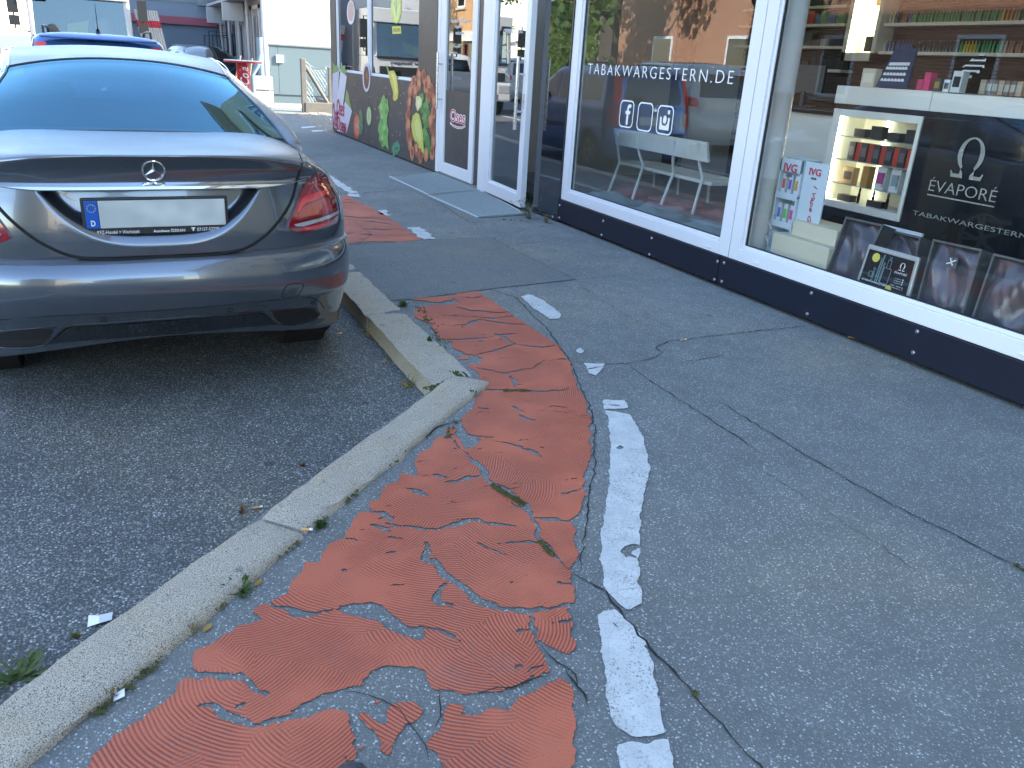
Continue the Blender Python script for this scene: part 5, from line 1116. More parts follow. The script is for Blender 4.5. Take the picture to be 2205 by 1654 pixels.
def shell(rows, sub=4, p=2.8, nr=40, nc=14, ns=40, zadj=None, disp=None, arches=(), ar=.36, cap=False):
    """stacked plan outlines. rows: zc, zs, W, r, f, c, cf (centre height, side height, half width, rear y, front y, corner lengths)"""
    R = catmull(rows, sub); vs = []; ring = None
    for zc, zs, W, r, f, c, cf in R:
        half = []
        def cen(s): return (1-s**p)**(1/p)
        def corner(y0, c_, sg):
            o = [(W*s, y0+sg*c_*(1-cen(s)), s) for s in np.linspace(0, .9, nr)]
            v9 = cen(.9); o += [(W*(1-v**p)**(1/p), y0+sg*c_*(1-v), (1-v**p)**(1/p)) for v in np.linspace(v9, 0, nc+1)[1:]]; return o
        a = corner(r, c, 1); b = corner(f, cf, -1)
        y0, y1 = r+c, f-cf
        side = [(W, y0+(y1-y0)*t, 1.) for t in np.linspace(0, 1, ns+2)[1:-1]]
        half = a+side+b[::-1]
        ex = (3+4*sst(zs, .95, 1.0)*(zc > zs) if zs > .3 else 2); pts = [(x, y, zc+(zs-zc)*s**ex) for x, y, s in half]
        full = pts+[(-x, y, z) for x, y, z in pts[-2:0:-1]]
        if zadj: full = [(x, y, zadj(x, y, z, zs)) for x, y, z in full]
        if disp: full = [disp(x, y, z) for x, y, z in full]
        vs += full; ring = len(full)
    fs = []; nR = len(R)
    for i in range(nR-1):
        for k in range(ring):
            f_ = (i*ring+k, i*ring+(k+1) % ring, (i+1)*ring+(k+1) % ring, (i+1)*ring+k)
            cx = sum(vs[q][0] for q in f_)/4; cy = sum(vs[q][1] for q in f_)/4; cz = sum(vs[q][2] for q in f_)/4
            if any(math.hypot(cy-ay, cz-az) < ar and abs(cx) > .5 for ay, az in arches): continue
            fs.append(f_)
    if cap: fs.append(tuple((nR-1)*ring+k for k in range(ring)))
    return vs, fs
def bvh_of(vs, fs): return BVHTree.FromPolygons([Vector(v) for v in vs], fs)
def patch(bvh, poly, rayfn, off=.004, step=.02, mirror=False, skirt=.006, maxd=50):
    pts = [Vector(p) for p in poly]; bd = []
    for a, b in zip(pts, pts[1:]+pts[:1]):
        n = max(1, int((b-a).length/step)); bd += [a.lerp(b, i/n) for i in range(n)]
    nb = len(bd); P2 = [tuple(p) for p in bd]; inn = []
    xs, ys = [p[0] for p in P2], [p[1] for p in P2]
    gx, gy = np.meshgrid(np.arange(min(xs)+step/2, max(xs), step), np.arange(min(ys)+step/2, max(ys), step))
    if gx.size:
        m = inside(gx.ravel(), gy.ravel(), P2); d, _ = segdist(gx.ravel(), gy.ravel(), P2, True); m &= d > step*.4
        inn = list(zip(gx.ravel()[m], gy.ravel()[m]))
    V, E, F, _, _, _ = delaunay_2d_cdt([Vector(p) for p in P2]+[Vector(p) for p in inn], [(i, (i+1) % nb) for i in range(nb)], [list(range(nb))], 1, 1e-7)
    vs = []; ok = []; nrm = []
    for v in V:
        o, d = rayfn(v[0], v[1]); h = bvh.ray_cast(o, d, maxd)
        if h[0] is None: vs.append(Vector()); ok.append(False); nrm.append(Vector((0, 0, 1))); continue
        n = h[1] if h[1].dot(d) < 0 else -h[1]; vs.append(h[0]+n*off); ok.append(True); nrm.append(n)
    fs = [tuple(f) for f in F if all(ok[i] for i in f)]
    cnt = {}
    for f in fs:
        for a, b in zip(f, f[1:]+f[:1]): cnt[(a, b)] = 1
    sk = []; low = {}
    def lo(i):
        if i not in low: low[i] = len(vs); vs.append(vs[i]-nrm[i]*(off+skirt))
        return low[i]
    for a, b in list(cnt):
        if (b, a) not in cnt: sk.append((b, a, lo(a), lo(b)))
    mb = MB(); mb.add(vs, fs+sk)
    if mirror: mb.add([(-v[0], v[1], v[2]) for v in vs], [tuple(reversed(f)) for f in fs+sk])
    return mb
def wheel(parent, x, y, r, wd, label=None, rim_r=None, mats=None):
    """wheel with its outer face towards the sign of x"""
    sg = 1 if x > 0 else -1; rr_ = rim_r or r*.68
    prof = [(rr_, -wd/2), (r*.9, -wd/2), (r*.98, -wd*.42), (r, -wd*.3), (r, wd*.3), (r*.98, wd*.42), (r*.9, wd/2), (rr_, wd/2)]
    mb = MB().lathe(prof, n=36, axis='x'); mb.f = mb.f[:-2]; mb.m = mb.m[:-2]
    ty = mb.build('wheel', M_TYRE, parent, smooth=True, world=False); ty.location = (x, y, r)
    rm = MB(); rm.lathe([(rr_*.97, sg*wd*.42), (rr_, sg*wd*.44), (rr_, sg*wd*.30), (rr_*.9, sg*wd*.30)], n=32, axis='x'); rm.f = rm.f[:-2]; rm.m = rm.m[:-2]
    for k in range(5):
        for e in (-.13, .13):
            q = 2*math.pi*k/5; a_ = Vector((sg*wd*.40, math.cos(q)*rr_*.16, math.sin(q)*rr_*.16)); b_ = Vector((sg*wd*.34, math.cos(q+e)*rr_*.96, math.sin(q+e)*rr_*.96)); rm.tube([a_, b_], [rr_*.07, rr_*.05], 6)
    rm.lathe([(.0, sg*wd*.44), (rr_*.17, sg*wd*.42), (rr_*.2, sg*wd*.3)], n=16, axis='x')
    rm.build('rim', M_RIM, ty, smooth=True, world=False)
    MB().lathe([(rr_*.93, sg*wd*.12), (rr_*.93, sg*wd*.10)], n=24, axis='x').build('wheel_well_disc', M_UNDER, ty, world=False)
    return ty
# ---------------- the grey sedan
SX, SY, SYAW = .118, 3.40, math.radians(1.7)
SED_ROWS = [  # zc, zs, W, r, f, c, cf
 (.36,.20,.74,.34,4.50,.75,.7),(.348,.20,.82,.19,4.60,.8,.75),(.346,.21,.865,.105,4.65,.8,.75),(.362,.27,.875,.085,4.66,.8,.75),(.43,.38,.89,.05,4.68,.8,.75),(.465,.43,.897,.030,4.686,.8,.75),(.49,.46,.902,.014,4.68,.8,.75),(.56,.53,.905,.0,4.67,.8,.75),(.62,.59,.907,.004,4.66,.8,.75),(.655,.63,.907,.018,4.65,.8,.75),(.678,.66,.907,.040,4.64,.8,.75),(.692,.675,.907,.072,4.63,.8,.75),(.705,.69,.906,.070,4.62,.8,.75),(.76,.74,.903,.070,4.60,.8,.75),
 (.83,.79,.897,.075,4.56,.79,.75),(.90,.84,.887,.085,4.50,.78,.75),(.95,.875,.873,.094,4.42,.77,.75),(.985,.90,.858,.098,4.34,.77,.75),(1.03,.925,.838,.090,4.25,.76,.75),(1.062,.945,.82,.072,4.15,.75,.75),(1.081,.957,.805,.060,4.05,.75,.75),(1.0875,.963,.795,.063,3.98,.74,.7),(1.090,.975,.775,.105,3.92,.72,.7),(1.092,.985,.765,.20,3.85,.68,.65),(1.096,.995,.757,.42,3.7,.6,.6),(1.100,1.002,.75,.64,3.55,.5,.5),(1.102,1.008,.745,.90,3.4,.4,.4)]
def sed_z(x, y, z, zs):
    b = sst(y, .55, 1.75); z += .045*b*sst(zs, .72, .96)
    if y > 3.0: z = z if z < .6 else .6+(z-.6)*(1-.62*((y-3.0)/1.69)**1.25)
    return z
def sed_d(x, y, z):
    if y < .5 and abs(x) < .45:
        zb = .748+.197*(abs(x)/.40)**3.2
        m = sst(z-zb, -.012, .062)*sst(.957-z, 0, .012)*sst(.43-abs(x), 0, .03)
        y += .055*m
    return (x, y, z)
svs, sfs = shell(SED_ROWS, 8, 2.8, 96, 26, 120, sed_z, sed_d, arches=((1.04, .33), (3.88, .33)), ar=.365)
SBVH = bvh_of(svs, sfs)
def make_sedan(paint, label, loc, yaw, detailed):
    root = thing('sedan', label, 'car', loc, yaw)
    B = lambda mb, nm, m_, par=None, sm=True, **k: mb.build(nm, m_, par or root, smooth=sm, world=False, **k)
    body = B(MB().add(svs, sfs), 'body', paint)
    st = [(.76,1.086,.66,1.058,.73,.99),(.80,1.104,.652,1.078,.742,1.012),(.95,1.172,.634,1.132,.762,1.035),(1.15,1.26,.597,1.205,.782,1.045),(1.35,1.334,.556,1.268,.793,1.05),(1.50,1.378,.528,1.312,.80,1.05),(1.60,1.400,.522,1.340,.803,1.045),(1.9,1.430,.529,1.391,.81,1.035),(2.3,1.452,.541,1.412,.815,1.025),(2.55,1.450,.545,1.41,.815,1.02),(2.75,1.432,.55,1.392,.815,1.01),(3.1,1.255,.60,1.225,.81,1.0),(3.45,1.045,.68,1.03,.79,.985)]
    S = catmull(st, 6); NE, NB_ = 14, 12; parts = {k: ([], {}) for k in ('roof', 'rear_window', 'windscreen', 'side_window')}
    def pt(row, j):
        y, H, xe, ze, xb, zb = row
        if j <= NE:
            t = j/NE; return (xe*t, y-.0*t, H-(H-ze)*t**2.2)
        t = (j-NE)/NB_; bl = .045*math.sin(math.pi*t); return (xe+(xb-xe)*t+bl*.55, y, ze+(zb-ze)*t+bl*.75)
    MBs = {k: MB() for k in parts}
    for i in range(len(S)-1):
        ym = (S[i][0]+S[i+1][0])/2
        for j in range(NE+NB_):
            cls = 'roof'; t = (j+.5-NE)/NB_
            if j < NE and ym < 1.585: cls = 'rear_window'
            elif j < NE and ym > 2.76: cls = 'windscreen'
            elif j >= NE and 1.28+.35*(1-t) < ym < 3.05+.3*t and .12 < t < .88 and not 2.12 < ym < 2.22: cls = 'side_window'
            q = [pt(S[i], j), pt(S[i], j+1), pt(S[i+1], j+1), pt(S[i+1], j)]
            MBs[cls].add(q, [(0, 1, 2, 3)]); MBs[cls].add([(-x, y, z) for x, y, z in q], [(3, 2, 1, 0)])
    def weld(mb):
        d = {}; V = []; mp = []
        for v in mb.v:
            k = tuple(round(c, 5) for c in v)
            if k not in d: d[k] = len(V); V.append(v)
            mp.append(d[k])
        mb.v = V; mb.f = [tuple(mp[i] for i in f) for f in mb.f]; return mb
    B(weld(MBs['roof']), 'roof', paint)
    glass = M_CARGLASS if detailed else M_GLOSSBLK
    rw_ = B(weld(MBs['rear_window']), 'rear_window', glass); B(weld(MBs['windscreen']), 'windscreen', M_CARGLASS if detailed else M_GLOSSBLK); B(weld(MBs['side_window']), 'side_window', M_GLOSSBLK)
    # black edge of the rear window and roof joints
    Cs = catmull(st, 6); e = MB()
    for sg in (-1, 1):
        e.tube([(sg*(r_[2]+.004), r_[0], r_[3]+.003) for r_ in Cs if r_[0] < 1.6], .006, 6)
        e.tube([(sg*(r_[2]-.002), r_[0], r_[3]+.002) for r_ in Cs if 1.55 < r_[0] < 2.76], .005, 6)
        e.tube([(sg*(r_[2]+.032), r_[0], r_[3]-.008) for r_ in Cs if 1.55 < r_[0] < 2.76], .003, 6)
    row = Cs[np.argmin(abs(Cs[:, 0]-1.585))]; e.tube([(row[2]*t, row[0], row[1]-(row[1]-row[3])*abs(t)**2.2+.002) for t in np.linspace(-1, 1, 21)], .005, 6)
    row = Cs[6]; e.tube([(row[2]*t, row[0]+.004, row[1]-(row[1]-row[3])*abs(t)**2.2+.002) for t in np.linspace(-1, 1, 21)], .006, 6)
    B(e, 'rubber_seal', M_GLOSSBLK)
    # floor / dark inside, wheels
    MB().box((-.62, 1.0, .25), (.62, 4.3, .30)).build('floor_pan', M_UNDER, root, world=False); MB().box((-.62, .42, .32), (.62, 1.0, .60)).build('floor_pan', M_UNDER, root, world=False)
    for x in (-.775, .775):
        for y in (1.04, 3.88): 
            wheel(root, x, y, .325, .22)
            MB().lathe([(.375, -.12), (.375, .10)], n=28, axis='x').build('wheel_liner', M_UNDER, root, world=False).location = (x*.93, y, .33)
    # mirrors
    for sg in (-1, 1):
        m_ = MB(); m_.lathe([(.0, -.10), (.055, -.09), (.07, -.03), (.07, .03), (.05, .10), (.0, .12)], n=14, axis='x'); m_.v = [(sg*.95+x, 3.12+y*.7, 1.03+z*1.1) for x, y, z in m_.v]; m_.tube([(sg*.80, 3.12, .98), (sg*.92, 3.12, 1.0)], .02, 6); B(m_, 'door_mirror', paint)
    # door seams
    e = MB()
    for sg in (-1, 1):
        for y0 in (1.62, 2.55, 3.42):
            pts = []
            for z in np.linspace(.34, 1.0, 14):
                h = SBVH.ray_cast(Vector((sg*3, y0+(.08*(z-.7) if y0 > 2 else .25*max(0, .62-z)*-1), z)), Vector((-sg, 0, 0)))
                if h[0] is not None: pts.append(h[0])
            if len(pts) > 3: e.tube(pts, .004, 5)
    B(e, 'door_seam', M_GLOSSBLK)
    if not detailed:
        for sg in (-1, 1):
            P = [(sg*.40, .86), (sg*.80, .90), (sg*.86, .82), (sg*.80, .76), (sg*.45, .80)]
            patch(SBVH, P, lambda u, v: (Vector((u, -3, v)), Vector((0, 1, 0))), .006, .04).build('tail_light', M_TAILB, root, smooth=True, world=False)
        return root
    Mi = Matrix.Translation(loc) @ Matrix.Rotation(yaw, 4, 'Z'); Mi = Mi.inverted(); M3 = Mi.to_3x3(); O = Mi @ Vector((0, 0, CAM_H))
    def pxray(u, v): return O, (M3 @ Vector(ray(u, v))).normalized()
    def pxhit(u, v):
        for k in range(400):
            o, d = pxray(u+.25*k*math.cos(k*.8)*(k > 0), v+.25*k*math.sin(k*.8)*(k > 0)); h = SBVH.ray_cast(o, d)
            if h[0] is not None: break
        n = h[1] if h[1].dot(d) < 0 else -h[1]; return h[0], n
    def pp(poly, nm, m_, off=.004, step=3.5, mirror=False, par=None, skirt=.006): return patch(SBVH, poly, pxray, off, step, mirror, skirt).build(nm, m_, par or root, smooth=True, world=False)
    # boot lid seam
    def line(pxs, r, nm, m_, mirror=True, off=0., n=6):
        pts = [pxhit(*p)[0]+pxhit(*p)[1]*off for p in pxs]; pts = [Vector(q) for q in catmull([tuple(p) for p in pts], 5)]
        if mirror: B(MB().tube([(-p.x, p.y, p.z) for p in pts], r, 6), nm, m_)
        return B(MB().tube(pts, r, 6), nm, m_)
    line([(649, 352), (643, 376), (637, 398), (625, 437), (598, 479), (566, 511), (523, 536), (460, 550), (400, 553), (331, 554)], .0065, 'lid_seam', M_UNDER)
    line([(651, 352), (646, 335), (640, 312), (628, 290)], .003, 'lid_seam', M_UNDER)
    line([(654, 397), (652, 400)]+[], .003, 'lamp_gap', M_UNDER)
    # lamps
    tl = [(684,372),(694,377),(705,389),(713,408),(720,438),(724,470),(722,480),(694,490),(669,498),(650,501),(629,497),(619,491),(621,480),(633,450),(648,410),(654,398),(671,383)]
    led = [(647,427),(660,420),(690,412),(698,411),(700,418),(676,430),(655,437),(646,446),(640,458),(636,454)]
    mid = [(639,462),(648,448),(660,440),(702,424),(712,452),(690,462),(655,466),(640,470)]
    arch = [(656,420),(668,400),(684,395),(694,402),(703,416),(700,418),(691,406),(683,400),(671,404),(661,419)]
    sil = [(630,483),(650,478),(680,471),(707,462),(721,455),(722,461),(705,470),(680,478),(650,487),(634,487)]
    dots = [(648,489),(670,486),(700,478),(704,482),(680,490),(655,494)]
    def both(poly, nm, m_, off, par=None, step=3.):
        L_, R_ = MB(), patch(SBVH, poly, pxray, off, step, False); a = R_.build(nm, m_, par[0] if par else root, smooth=True, world=False)
        L_.add([(-v[0], v[1], v[2]) for v in R_.v], [tuple(reversed(f)) for f in R_.f]); b = L_.build(nm, m_, par[1] if par else root, smooth=True, world=False); return a, b
    T = both(tl, 'tail_light', M_TAIL, .010)
    both(mid, 'lamp_segment', M_TAILM, .0115, T); both(led, 'lamp_segment', M_TAILB, .013, T); both(arch, 'lamp_segment', M_TAILM, .012, T); both(sil, 'lamp_reflector', M_LAMPW, .013, T, 2.5); both(dots, 'lamp_segment', M_TAILB, .012, T)
    # chrome bar
    cbv = []; xs_ = np.linspace(-.645, .645, 61)
    for x in xs_:
        t = abs(x)/.645; zt_ = .982-.010*t**2; zb_ = .948+(.006 if t < .62 else .006+.026*((t-.62)/.38)**1.3)-.008*t**2
        ht_ = SBVH.ray_cast(Vector((x, -3, zt_)), Vector((0, 1, 0)))[0]; k_ = min(1, (1-t)*6+.05); y_ = ht_.y
        cbv += [(x, y_+.004, zt_), (x, y_-.006*k_, zt_-.003), (x, y_-.022*k_, zb_+.003), (x, y_-.020*k_, zb_), (x, y_+.02, zb_-.001)]
    B(MB().add(cbv, [(i*5+j, (i+1)*5+j, (i+1)*5+j+1, i*5+j+1) for i in range(60) for j in range(4)]), 'chrome_bar', M_CHROME)
    # star
    c, n = pxhit(330, 366)
    upv = Vector((0, 0, 1)); upv = (upv-n*upv.dot(n)).normalized(); rtv = upv.cross(n).normalized(); mb = MB()
    mb.tube([c+n*.006+(rtv*math.cos(a)+upv*math.sin(a))*.0395 for a in [2*math.pi*k/36 for k in range(36)]], .0042, 8, True)
    for k in range(3):
        a = math.pi/2+2*math.pi*k/3; tip = c+n*.008+(rtv*math.cos(a)+upv*math.sin(a))*.0375
        s1_, s2_ = (c+n*.006+(rtv*math.cos(a+q)+upv*math.sin(a+q))*.0078 for q in (math.pi/3, -math.pi/3)); ctr = c+n*.014
        mb.add([ctr, s1_, tip, s2_], [(0, 1, 2), (0, 2, 3)])
    B(mb, 'badge', M_CHROME, sm=False)
    # number plate
    c, n = pxhit(333, 456); py_ = c.y-.040; zc_ = .851; pl = MB().box((-.268, py_, zc_-.0735), (.268, py_+.014, zc_+.0735)).build('number_plate', M_BLACKPL, root, world=False, bevel=.006)
    k = N('blank_plate'); P_ = k.obj(); k.set(col=k.mix((.46, .49, .48), (.60, .63, .61), k.ramp(k.noise(9, P_, 1), [(.35, 0.), (.65, 1.)])), rough=.35)
    MB().box((-.208, py_-.003, zc_-.044), (.256, py_+.002, zc_+.062)).build('plate_field', k.m, pl, world=False, bevel=.003)
    MB().box((-.256, py_-.003, zc_-.044), (-.209, py_+.002, zc_+.062)).build('blue_strip', pm('plate_blue', (.005, .09, .42), .35), pl, world=False, bevel=.003)
    mb = MB()
    for a in range(12):
        q = 2*math.pi*a/12; cx, cz = -.2325+.0145*math.cos(q), zc_+.034+.0145*math.sin(q)
        mb.add([(cx+(.0026 if t % 2 == 0 else .0012)*math.sin(t*math.pi/5), py_-.0036, cz+(.0026 if t % 2 == 0 else .0012)*math.cos(t*math.pi/5)) for t in range(10)], [tuple(range(10))])
    mb.build('star_ring', pm('yellow_stars', (.75, .62, .10), .5), pl, world=False)
    text('letter', 'D', (-.2395, py_-.0036, zc_-.034), (1, 0, 0), UP, .0155, .022, M_VINYL, pl, bold=.02, depth=.0006, world=False)
    for s, x0, wd_, b_ in (('KFZ-Handel + Werkstatt', -.222, .150, 0), ('Autohaus ÖZKAN', -.022, .118, .015), ('07157-52250', .142, .086, 0)): text('lettering', s, (x0, py_-.001, zc_-.066), (1, 0, 0), UP, wd_, .0135, M_VINYL, pl, bold=b_, depth=.0008, world=False)
    mb = MB(); mb.tube([(.128, py_-.001, zc_-.064), (.128, py_-.001, zc_-.054)], .003, 6); mb.tube([(.121, py_-.001, zc_-.053), (.135, py_-.001, zc_-.053)], .0025, 6); mb.build('phone_mark', M_VINYL, pl, world=False)
    # lower bumper: dark diffuser, tail pipe trims, tow cover, sensors
    pp([(327, 693), (420, 685), (500, 678), (556, 672), (570, 677), (584, 688), (598, 698), (560, 700), (450, 710), (327, 722)], 'diffuser', M_GLOSSBLK, .005, 4, True)
    both([(586, 672), (620, 668), (660, 664), (676, 667), (686, 675), (682, 684), (664, 692), (630, 698), (606, 697), (594, 688)], 'tailpipe_trim', M_UNDER, .003)
    line([(581, 669), (620, 666), (664, 662), (680, 666), (689, 676), (683, 687), (664, 694), (630, 700), (600, 699)], .0035, 'tailpipe_edge', M_GLOSSBLK)
    line([(327, 691), (420, 683), (500, 676.5), (556, 671), (572, 676), (588, 689), (602, 700)], .0055, 'diffuser_lip', M_CHROME if False else M_GLOSSBLK)
    line([(327, 670), (389, 665), (460, 659), (540, 651), (601, 645), (660, 641), (676, 643), (690, 652), (697, 664)], .0022, 'bumper_crease', M_UNDER)
    sq_ = [(607, 640), (609, 632), (613, 622), (619, 614), (630, 611), (645, 611), (652, 612), (653, 616), (648, 628), (641, 637), (632, 640), (615, 641), (607, 640)]
    line(sq_, .0018, 'tow_cover', M_UNDER, False)
    for p in ((496, 668), (674, 652)):
        for sg in (1, -1):
            c, n = pxhit(*p); c = Vector((sg*c.x, c.y, c.z)); n = Vector((sg*n.x, n.y, n.z)); mb = MB(); a_ = n.orthogonal().normalized(); b_ = n.cross(a_)
            mb.tube([c+n*.002+(a_*math.cos(q)+b_*math.sin(q))*.010 for q in [2*math.pi*k/16 for k in range(16)]], .0013, 5, True); B(mb, 'parking_sensor', M_UNDER)
    # seats behind the glass
    M_SEAT = pm('dark_fabric', (.03, .03, .033), .8)
    for x, y, z in ((-.38, 1.45, 1.13), (.38, 1.45, 1.13), (0, 1.42, 1.10), (-.37, 2.35, 1.15), (.37, 2.35, 1.15)):
        mb = MB(); mb.lathe([(.0, -.08), (.10, -.075), (.13, -.03), (.13, .05), (.10, .085), (.0, .095)], n=16); mb.v = [(x+a*1.0, y+b*.45, z+c*1.1) for a, b, c in mb.v]; B(mb, 'headrest', M_SEAT)
    MB().box((-.62, 1.50, .6), (.62, 1.62, 1.06)).build('rear_seat', M_SEAT, root, world=False, bevel=.04); MB().box((-.60, .86, 1.05), (.60, 1.52, 1.065)).build('parcel_shelf', M_SEAT, root, world=False)
    for x in (-.37, .37): MB().box((x-.25, 2.40, .5), (x+.25, 2.52, 1.08)).build('front_seat', M_SEAT, root, world=False, bevel=.05)
    return root
sedan = make_sedan(M_SEDAN, 'graphite silver sedan with dew on its roof parked at the kerb', (SX, SY, ROAD), SYAW, True)
for sg in (-1, 1): patch(SBVH, [(sg*.45, .66), (sg*.80, .72), (sg*.82, .64), (sg*.75, .56), (sg*.5, .57)], lambda u, v: (Vector((u, 8, v)), Vector((0, -1, 0))), .006, .04).build('headlight', M_LAMPW, sedan, smooth=True, world=False)
make_sedan(M_DARKCAR, 'black saloon car parked deep in the yard by the blue wall', (3.05, 26.2, -.05), math.radians(14), False)
# ---------------- simple hatchback / van shells
def small_car(name, label, cat, loc, yaw, paint, rows, feats):
    root = thing(name, label, cat, loc, yaw); B = lambda mb, nm, m_, par=None, **k: mb.build(nm, m_, par or root, smooth=True, world=False, **k)
    vs, fs = shell(rows, 4, feats.get('p', 3.6), 20, 12, 40, None, None, feats['arches'], feats['ar'], True); bv = bvh_of(vs, fs); B(MB().add(vs, fs), 'body', paint)
    REAR = lambda u, v: (Vector((u, -5, v)), Vector((0, 1, 0))); FRONT = lambda u, v: (Vector((u, 15, v)), Vector((0, -1, 0)))
    SIDE = lambda s: (lambda u, v: (Vector((s*5, u, v)), Vector((-s, 0, 0))))
    for nm, m_, poly, mir in feats['rear']:
        B(patch(bv, poly, REAR, .006, .05), nm, m_)
        if mir: B(patch(bv, [(-u, v) for u, v in poly], REAR, .006, .05), nm, m_)
    for nm, m_, poly in feats['side']:
        for s in (1, -1): B(patch(bv, poly, SIDE(s), .005, .06), nm, m_)
    for nm, m_, poly, mir in feats['front']:
        B(patch(bv, poly, FRONT, .006, .06), nm, m_)
        if mir: B(patch(bv, [(-u, v) for u, v in poly], FRONT, .006, .06), nm, m_)
    for x in (-feats['track'], feats['track']):
        for y, z in feats['arches']: wheel(root, x, y, feats['wr'], .19); MB().lathe([(feats['ar'], -.1), (feats['ar'], .09)], n=24, axis='x').build('wheel_liner', M_UNDER, root, world=False).location = (x*.93, y, feats['wr'])
    MB().box((-feats['track']*.95, .3, .2), (feats['track']*.95, rows[3][4]-.4, .3)).build('floor_pan', M_UNDER, root, world=False)
    return root, bv, B
PAN = [(.20,.20,.70,.12,3.40,.3,.4),(.30,.30,.755,.04,3.48,.32,.45),(.42,.42,.78,.0,3.53,.32,.45),(.55,.55,.79,.0,3.54,.32,.45),(.62,.62,.79,.03,3.50,.32,.45),(.75,.75,.79,.045,3.42,.3,.42),(.88,.88,.787,.055,3.28,.3,.4),(.96,.96,.78,.065,3.05,.3,.4),(1.0,1.0,.77,.075,2.78,.3,.4),(1.15,1.15,.742,.10,2.55,.28,.4),(1.3,1.3,.715,.135,2.30,.28,.4),(1.42,1.42,.69,.18,2.10,.28,.4),(1.49,1.48,.66,.24,1.98,.28,.4),(1.525,1.51,.60,.33,1.85,.28,.4),(1.54,1.53,.45,.50,1.65,.28,.4),(1.545,1.54,.25,.75,1.45,.2,.2)]
pan, pbv, PB = small_car('hatchback', 'blue hatchback with roof rails parked ahead of the silver sedan', 'car', (-.05, 10.9, ROAD), math.radians(1.), M_BLUECAR, PAN, dict(
  arches=((.62, .29), (2.92, .29)), ar=.325, wr=.285, track=.69,
  rear=[('rear_window', M_GLOSSBLK, [(-.50, 1.03), (.50, 1.03), (.53, 1.10), (.46, 1.38), (-.46, 1.38), (-.53, 1.10)], False), ('tail_light', M_TAILB, [(.57, 1.0), (.70, 1.02), (.64, 1.42), (.54, 1.42)], True), ('tail_light', M_TAILM, [(.60, .70), (.775, .70), (.76, .99), (.58, .98)], True), ('number_plate', M_WHITE, [(-.26, .72), (.26, .72), (.26, .84), (-.26, .84)], False), ('bumper_strip', M_BLACKPL, [(-.60, .50), (.60, .50), (.60, .60), (-.60, .60)], False)],
  side=[('side_window', M_GLOSSBLK, [(.42, 1.05), (.95, 1.03), (.95, 1.38), (.50, 1.38)]), ('side_window', M_GLOSSBLK, [(1.02, 1.03), (1.62, 1.02), (1.62, 1.40), (1.02, 1.40)]), ('side_window', M_GLOSSBLK, [(1.70, 1.02), (2.55, 1.02), (2.25, 1.30), (2.05, 1.40), (1.70, 1.40)]), ('side_strip', M_BLACKPL, [(1.0, .58), (2.5, .56), (2.5, .63), (1.0, .65)])],
  front=[('windscreen', M_GLOSSBLK, [(-.62, 1.03), (.62, 1.03), (.55, 1.40), (-.55, 1.40)], False), ('headlight', M_LAMPW, [(.45, .75), (.75, .78), (.74, .93), (.48, .93)], True), ('grille', M_BLACKPL, [(-.35, .40), (.35, .40), (.38, .52), (-.38, .52)], False)]))
for sg in (-1, 1):
    PB(MB().tube([(sg*.57, .55, 1.50), (sg*.57, .62, 1.585), (sg*.57, 1.2, 1.60), (sg*.56, 1.75, 1.585), (sg*.56, 1.85, 1.50)], .014, 8), 'roof_rail', M_BLACKPL)
    PB(MB().box((sg*.80, 2.22, .98), (sg*.93, 2.34, 1.12)), 'door_mirror', M_BLACKPL, bevel=.02)
PB(MB().tube([(0, .62, 1.53), (0, .64, 1.58), (0, .60, 1.60)], [.03, .02, .006], 8).tube([(0, .61, 1.58), (0, .42, 1.86)], [.006, .003], 6), 'antenna', M_BLACKPL)
PB(MB().lathe([(.0, .0), (.05, .0), (.05, -.006), (.04, -.012), (.0, -.012)], (0, .048, .93), 20, 'y'), 'badge', M_CHROME)
PB(MB().box((-.60, .22, 1.47), (.60, .10, 1.495)), 'spoiler', M_BLUECAR, bevel=.01)
VAN = [(.22,.22,.80,.10,4.25,.3,.5),(.34,.34,.86,.03,4.35,.33,.6),(.5,.5,.89,.0,4.40,.33,.6),(.66,.66,.90,.02,4.38,.33,.6),(.8,.8,.90,.05,4.30,.33,.6),(.95,.95,.895,.06,4.12,.32,.55),(1.05,1.05,.885,.07,3.75,.32,.5),(1.1,1.1,.875,.08,3.4,.32,.5),(1.3,1.3,.83,.14,3.0,.3,.45),(1.5,1.5,.785,.22,2.65,.3,.45),(1.62,1.61,.74,.30,2.45,.3,.4),(1.69,1.67,.66,.42,2.25,.3,.4),(1.72,1.70,.5,.6,2.0,.25,.3),(1.73,1.72,.3,.85,1.8,.2,.2)]
